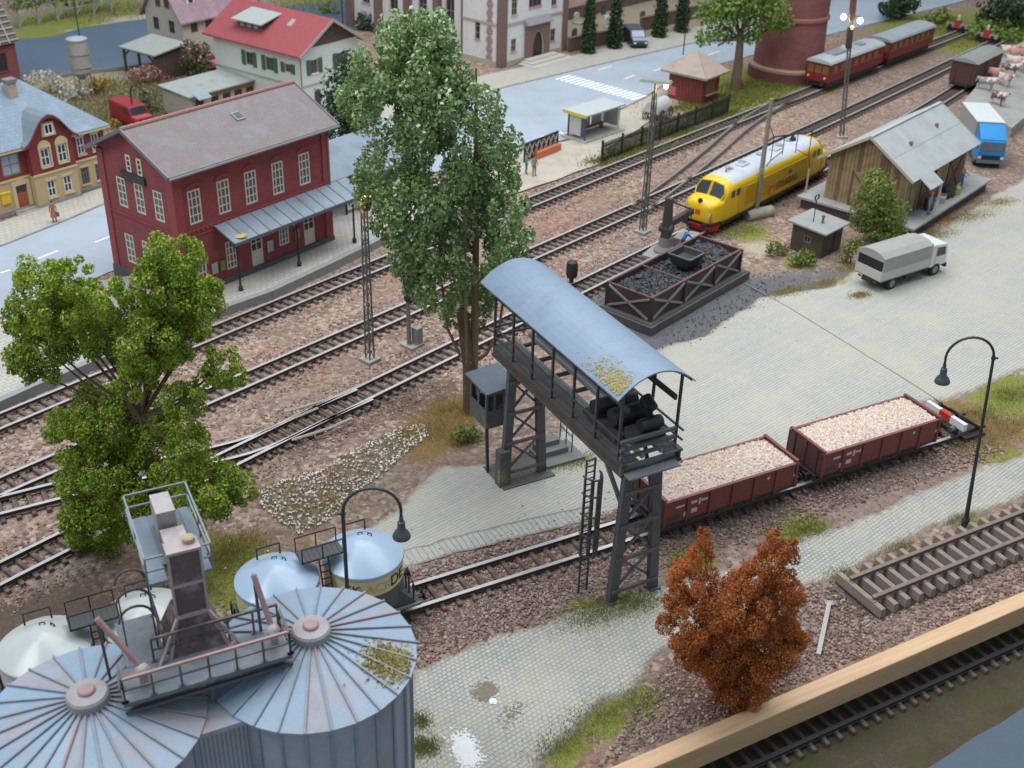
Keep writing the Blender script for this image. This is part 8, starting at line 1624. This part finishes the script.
def person(label, loc, rz, top, trousers, hair=(.08,.05,.03), pose='stand', hat=None, scale=1.0, group='small figures in the scene', bag=None, dress=False):
    J = {'pel': ((0,0,.95), (.15,.11)), 'wst': ((0,0,1.12), (.14,.10)), 'chs': ((0,0,1.36), (.17,.11)), 'nk': ((0,0,1.5), (.06,.06)), 'hb': ((0,-.01,1.58), (.085,.095)), 'ht': ((0,-.01,1.72), (.075,.085)),
         'sl': ((.17,0,1.42), .065), 'el': ((.25,.03,1.15), .048), 'wl': ((.26,-.06,.92), .036), 'fl': ((.265,-.09,.80), .03), 'sr': ((-.17,0,1.42), .065), 'er': ((-.25,.03,1.15), .048), 'wr': ((-.26,-.06,.92), .036), 'fr': ((-.265,-.09,.80), .03),
         'kl': ((.10,-.02,.50), .07), 'al': ((.11,.03,.09), .05), 'tl': ((.12,-.13,.04), .04), 'hl': ((.09,0,.88), .10), 'hr': ((-.09,0,.88), .10), 'kr': ((-.10,-.02,.50), .07), 'ar': ((-.11,.03,.09), .05), 'tr': ((-.12,-.13,.04), .04)}
    if pose == 'reach': J['el'] = ((.24,-.22,1.25), .048); J['wl'] = ((.2,-.42,1.2), .036); J['fl'] = ((.2,-.53,1.22), .03); J['er'] = ((-.24,-.2,1.22), .048); J['wr'] = ((-.18,-.42,1.15), .036); J['fr'] = ((-.18,-.53,1.16), .03)
    if pose == 'bend':
        for k in ('wst', 'chs', 'nk', 'hb', 'ht', 'sl', 'sr', 'el', 'er', 'wl', 'wr', 'fl', 'fr'):
            (x, y, z), r = J[k]; a = .65; dz = z-.95; J[k] = ((x, y*cos(a)-dz*sin(a), .95+dz*cos(a)+y*sin(a)), r)
        for s, q in (('l', 1), ('r', -1)): J['e'+s] = ((q*.24,-.5,1.05), .048); J['w'+s] = ((q*.16,-.72,.95), .036); J['f'+s] = ((q*.14,-.83,.93), .03)
    if pose == 'walk': J['kl'] = ((.10,-.16,.52), .07); J['al'] = ((.10,-.2,.1), .05); J['tl'] = ((.1,-.36,.05), .04); J['kr'] = ((-.1,.08,.5), .07); J['ar'] = ((-.1,.27,.13), .05); J['tr'] = ((-.1,.15,.04), .04)
    bones = [('pel','wst',0),('wst','chs',0),('chs','nk',0),('nk','hb',2),('hb','ht',2),('chs','sl',0),('sl','el',0),('el','wl',0),('wl','fl',2),('chs','sr',0),('sr','er',0),('er','wr',0),('wr','fr',2),('pel','hl',0 if dress else 1),('hl','kl',0 if dress else 1),('kl','al',1),('al','tl',3),('pel','hr',0 if dress else 1),('hr','kr',0 if dress else 1),('kr','ar',1),('ar','tr',3)]
    cm = lambda nm, c: M('cloth_%s_%02d%02d%02d' % (nm, int(c[0]*99), int(c[1]*99), int(c[2]*99)), c, .8, .1)
    def ex(t):
        h = Vector(J['ht'][0]); b = MB()
        if hat: b.lathe([(.15, -.02), (.125, .03), (.12, .09), (.07, .13), (0, .14)], 12, h+Vector((0, -.02, 0))); b.build('hard_hat' if hat[0] > .5 else 'cap', cm('hat', hat), t, smooth=True)
        else: b.ball(h+Vector((0, .03, 0)), .108, 8); b.build('hair', cm('hair', hair), t, smooth=True)
        f = Vector(J['hb'][0]).lerp(h, .5); b = MB()
        for s in (-.032, .032): b.ball(f+Vector((s, -.098, .0)), .014, 6)
        b.build('eyes', black, t); MB().box(f.x-.012, f.y-.125, f.z-.045, f.x+.012, f.y-.09, f.z-.005).build('nose', skinm, t)
        if dress: MB().lathe([(.27, .45), (.24, .62), (.17, .98)], 14).build('skirt', cm('top', top), t, smooth=True)
        if bag: b = MB(); b.box(.2, -.2, .5, .42, .12, .8); b.bar((.3, -.1, .78), (.28, -.06, .92), .03); b.build('bag', cm('bag', bag), t)
    return skin_figure('person', label, 'person', loc, rz, J, bones, [cm('top', top), cm('trousers', trousers), skinm, black], scale, group, ex)
person('person in rust-orange coat carrying a blue bag outside the ochre villa', at(55, 222, .14), .4, (.42,.13,.07), (.20,.10,.06), bag=(.10,.12,.22), dress=True, scale=.98)
person('person in yellow clothes on the station platform by the wall', at(211, 295, .6), .6, (.62,.48,.05), (.58,.45,.05), scale=1.0)
person('person in blue with an orange-red hat behind the green tree', at(108, 318, .6), .3, (.12,.30,.48), (.16,.2,.3), hat=(.62,.13,.05), scale=1.05)
person('person in olive jacket waiting near the orange planter', at(534, 176, .1), .5, (.28,.25,.10), (.24,.21,.10), scale=1.08)
person('person in teal standing left of the olive-clad person', at(526, 174, .1), 1.8, (.06,.32,.26), (.05,.22,.2), scale=1.08)
person('worker in blue bending at the coal crane behind the bunker', at(682, 251.5, 1.15), 2.2, (.01,.13,.42), (.02,.05,.13), pose='bend', scale=1.05)
person('worker in blue with yellow hard hat at the right platform end', on_shed(11.6, 1.0), .9, (.10,.25,.48), (.08,.14,.28), hat=(.72,.42,.03), pose='reach', scale=1.05)
person('worker in pale blue with orange hard hat beside the green bush', on_shed(3.9, .55), .8, (.25,.36,.42), (.2,.26,.3), hat=(.75,.36,.04), scale=1.05)
# ------------------------------------------------------------------ cattle on the ramp
def cow(label, loc, rz, main, patch):
    m = NT('hide'); m.color(m.mix(m.ramp(m.noise(1.4, 2), .48, .52), main, patch)); m.bsdf.inputs['Roughness'].default_value = .8
    J = {'hip': ((0,.75,1.15), (.34,.36)), 'bel': ((0,.1,1.02), (.38,.4)), 'chs': ((0,-.55,1.08), (.33,.38)), 'nk': ((0,-.95,1.35), (.18,.24)), 'hd': ((0,-1.2,1.5), (.15,.17)), 'mz': ((0,-1.55,1.28), (.10,.10)), 'tb': ((0,1.1,1.3), .05), 'te': ((0,1.2,.7), .04)}
    bones = [('bel','hip',0),('bel','chs',0),('chs','nk',0),('nk','hd',0),('hd','mz',0),('hip','tb',0),('tb','te',0)]
    for s, q in (('l', 1), ('r', -1)):
        J['fe'+s] = ((q*.22,-.6,.8), .14); J['fk'+s] = ((q*.2,-.62,.42), .075); J['ff'+s] = ((q*.2,-.64,.04), .07); J['hk'+s] = ((q*.22,.62,.75), .17); J['hh'+s] = ((q*.2,.9,.5), .085); J['hf'+s] = ((q*.2,.84,.04), .07)
        bones += [('chs','fe'+s,0),('fe'+s,'fk'+s,0),('fk'+s,'ff'+s,0),('hip','hk'+s,0),('hk'+s,'hh'+s,0),('hh'+s,'hf'+s,0)]
    def ex(t):
        for s in (-1, 1): MB().tube([(s*.1, -1.2, 1.62), (s*.26, -1.22, 1.75)], [.03, .01], 5).build('horn', white, t); MB().prism([(s*.12, -1.12, 1.58), (s*.33, -1.1, 1.55), (s*.3, -1.1, 1.47)], (0, .04, 0)).build('ear', m.mat, t)
    return skin_figure('cow', label, 'cow', loc, rz, J, bones, [m.mat], 1.0, 'cattle on the loading ramp', ex)
pk, wh, bn, gy_ = (.52,.27,.22), (.66,.58,.54), (.13,.075,.065), (.24,.22,.24)
for lb, px, py, rz, a, c in (('brown and white cow nearest the blue lorry on the ramp', 997, 105, .3, bn, wh), ('grey and white cow at the ramp edge by the boxcar', 985, 90, .9, gy_, wh), ('pinkish tan cow beside the boxcar door', 991, 80, .5, pk, pk), ('pale pink cow behind the brown and white cow', 1003, 86, .2, wh, pk), ('dark-patched cow in the middle of the herd', 1008, 76, 1.0, bn, wh), ('white cow at the upper middle of the herd', 1012, 68, .4, wh, wh), ('reddish tan cow at the top of the ramp', 1016, 60, 1.5, pk, (.5,.2,.16)), ('small pale cow at the far top of the herd', 1008, 57, 1.3, wh, pk), ('tan cow on the right picture edge', 1021, 72, .1, pk, wh)):
    cow(lb, at(px, py, 1.0), rz+random.uniform(-.2, .2), a, c)
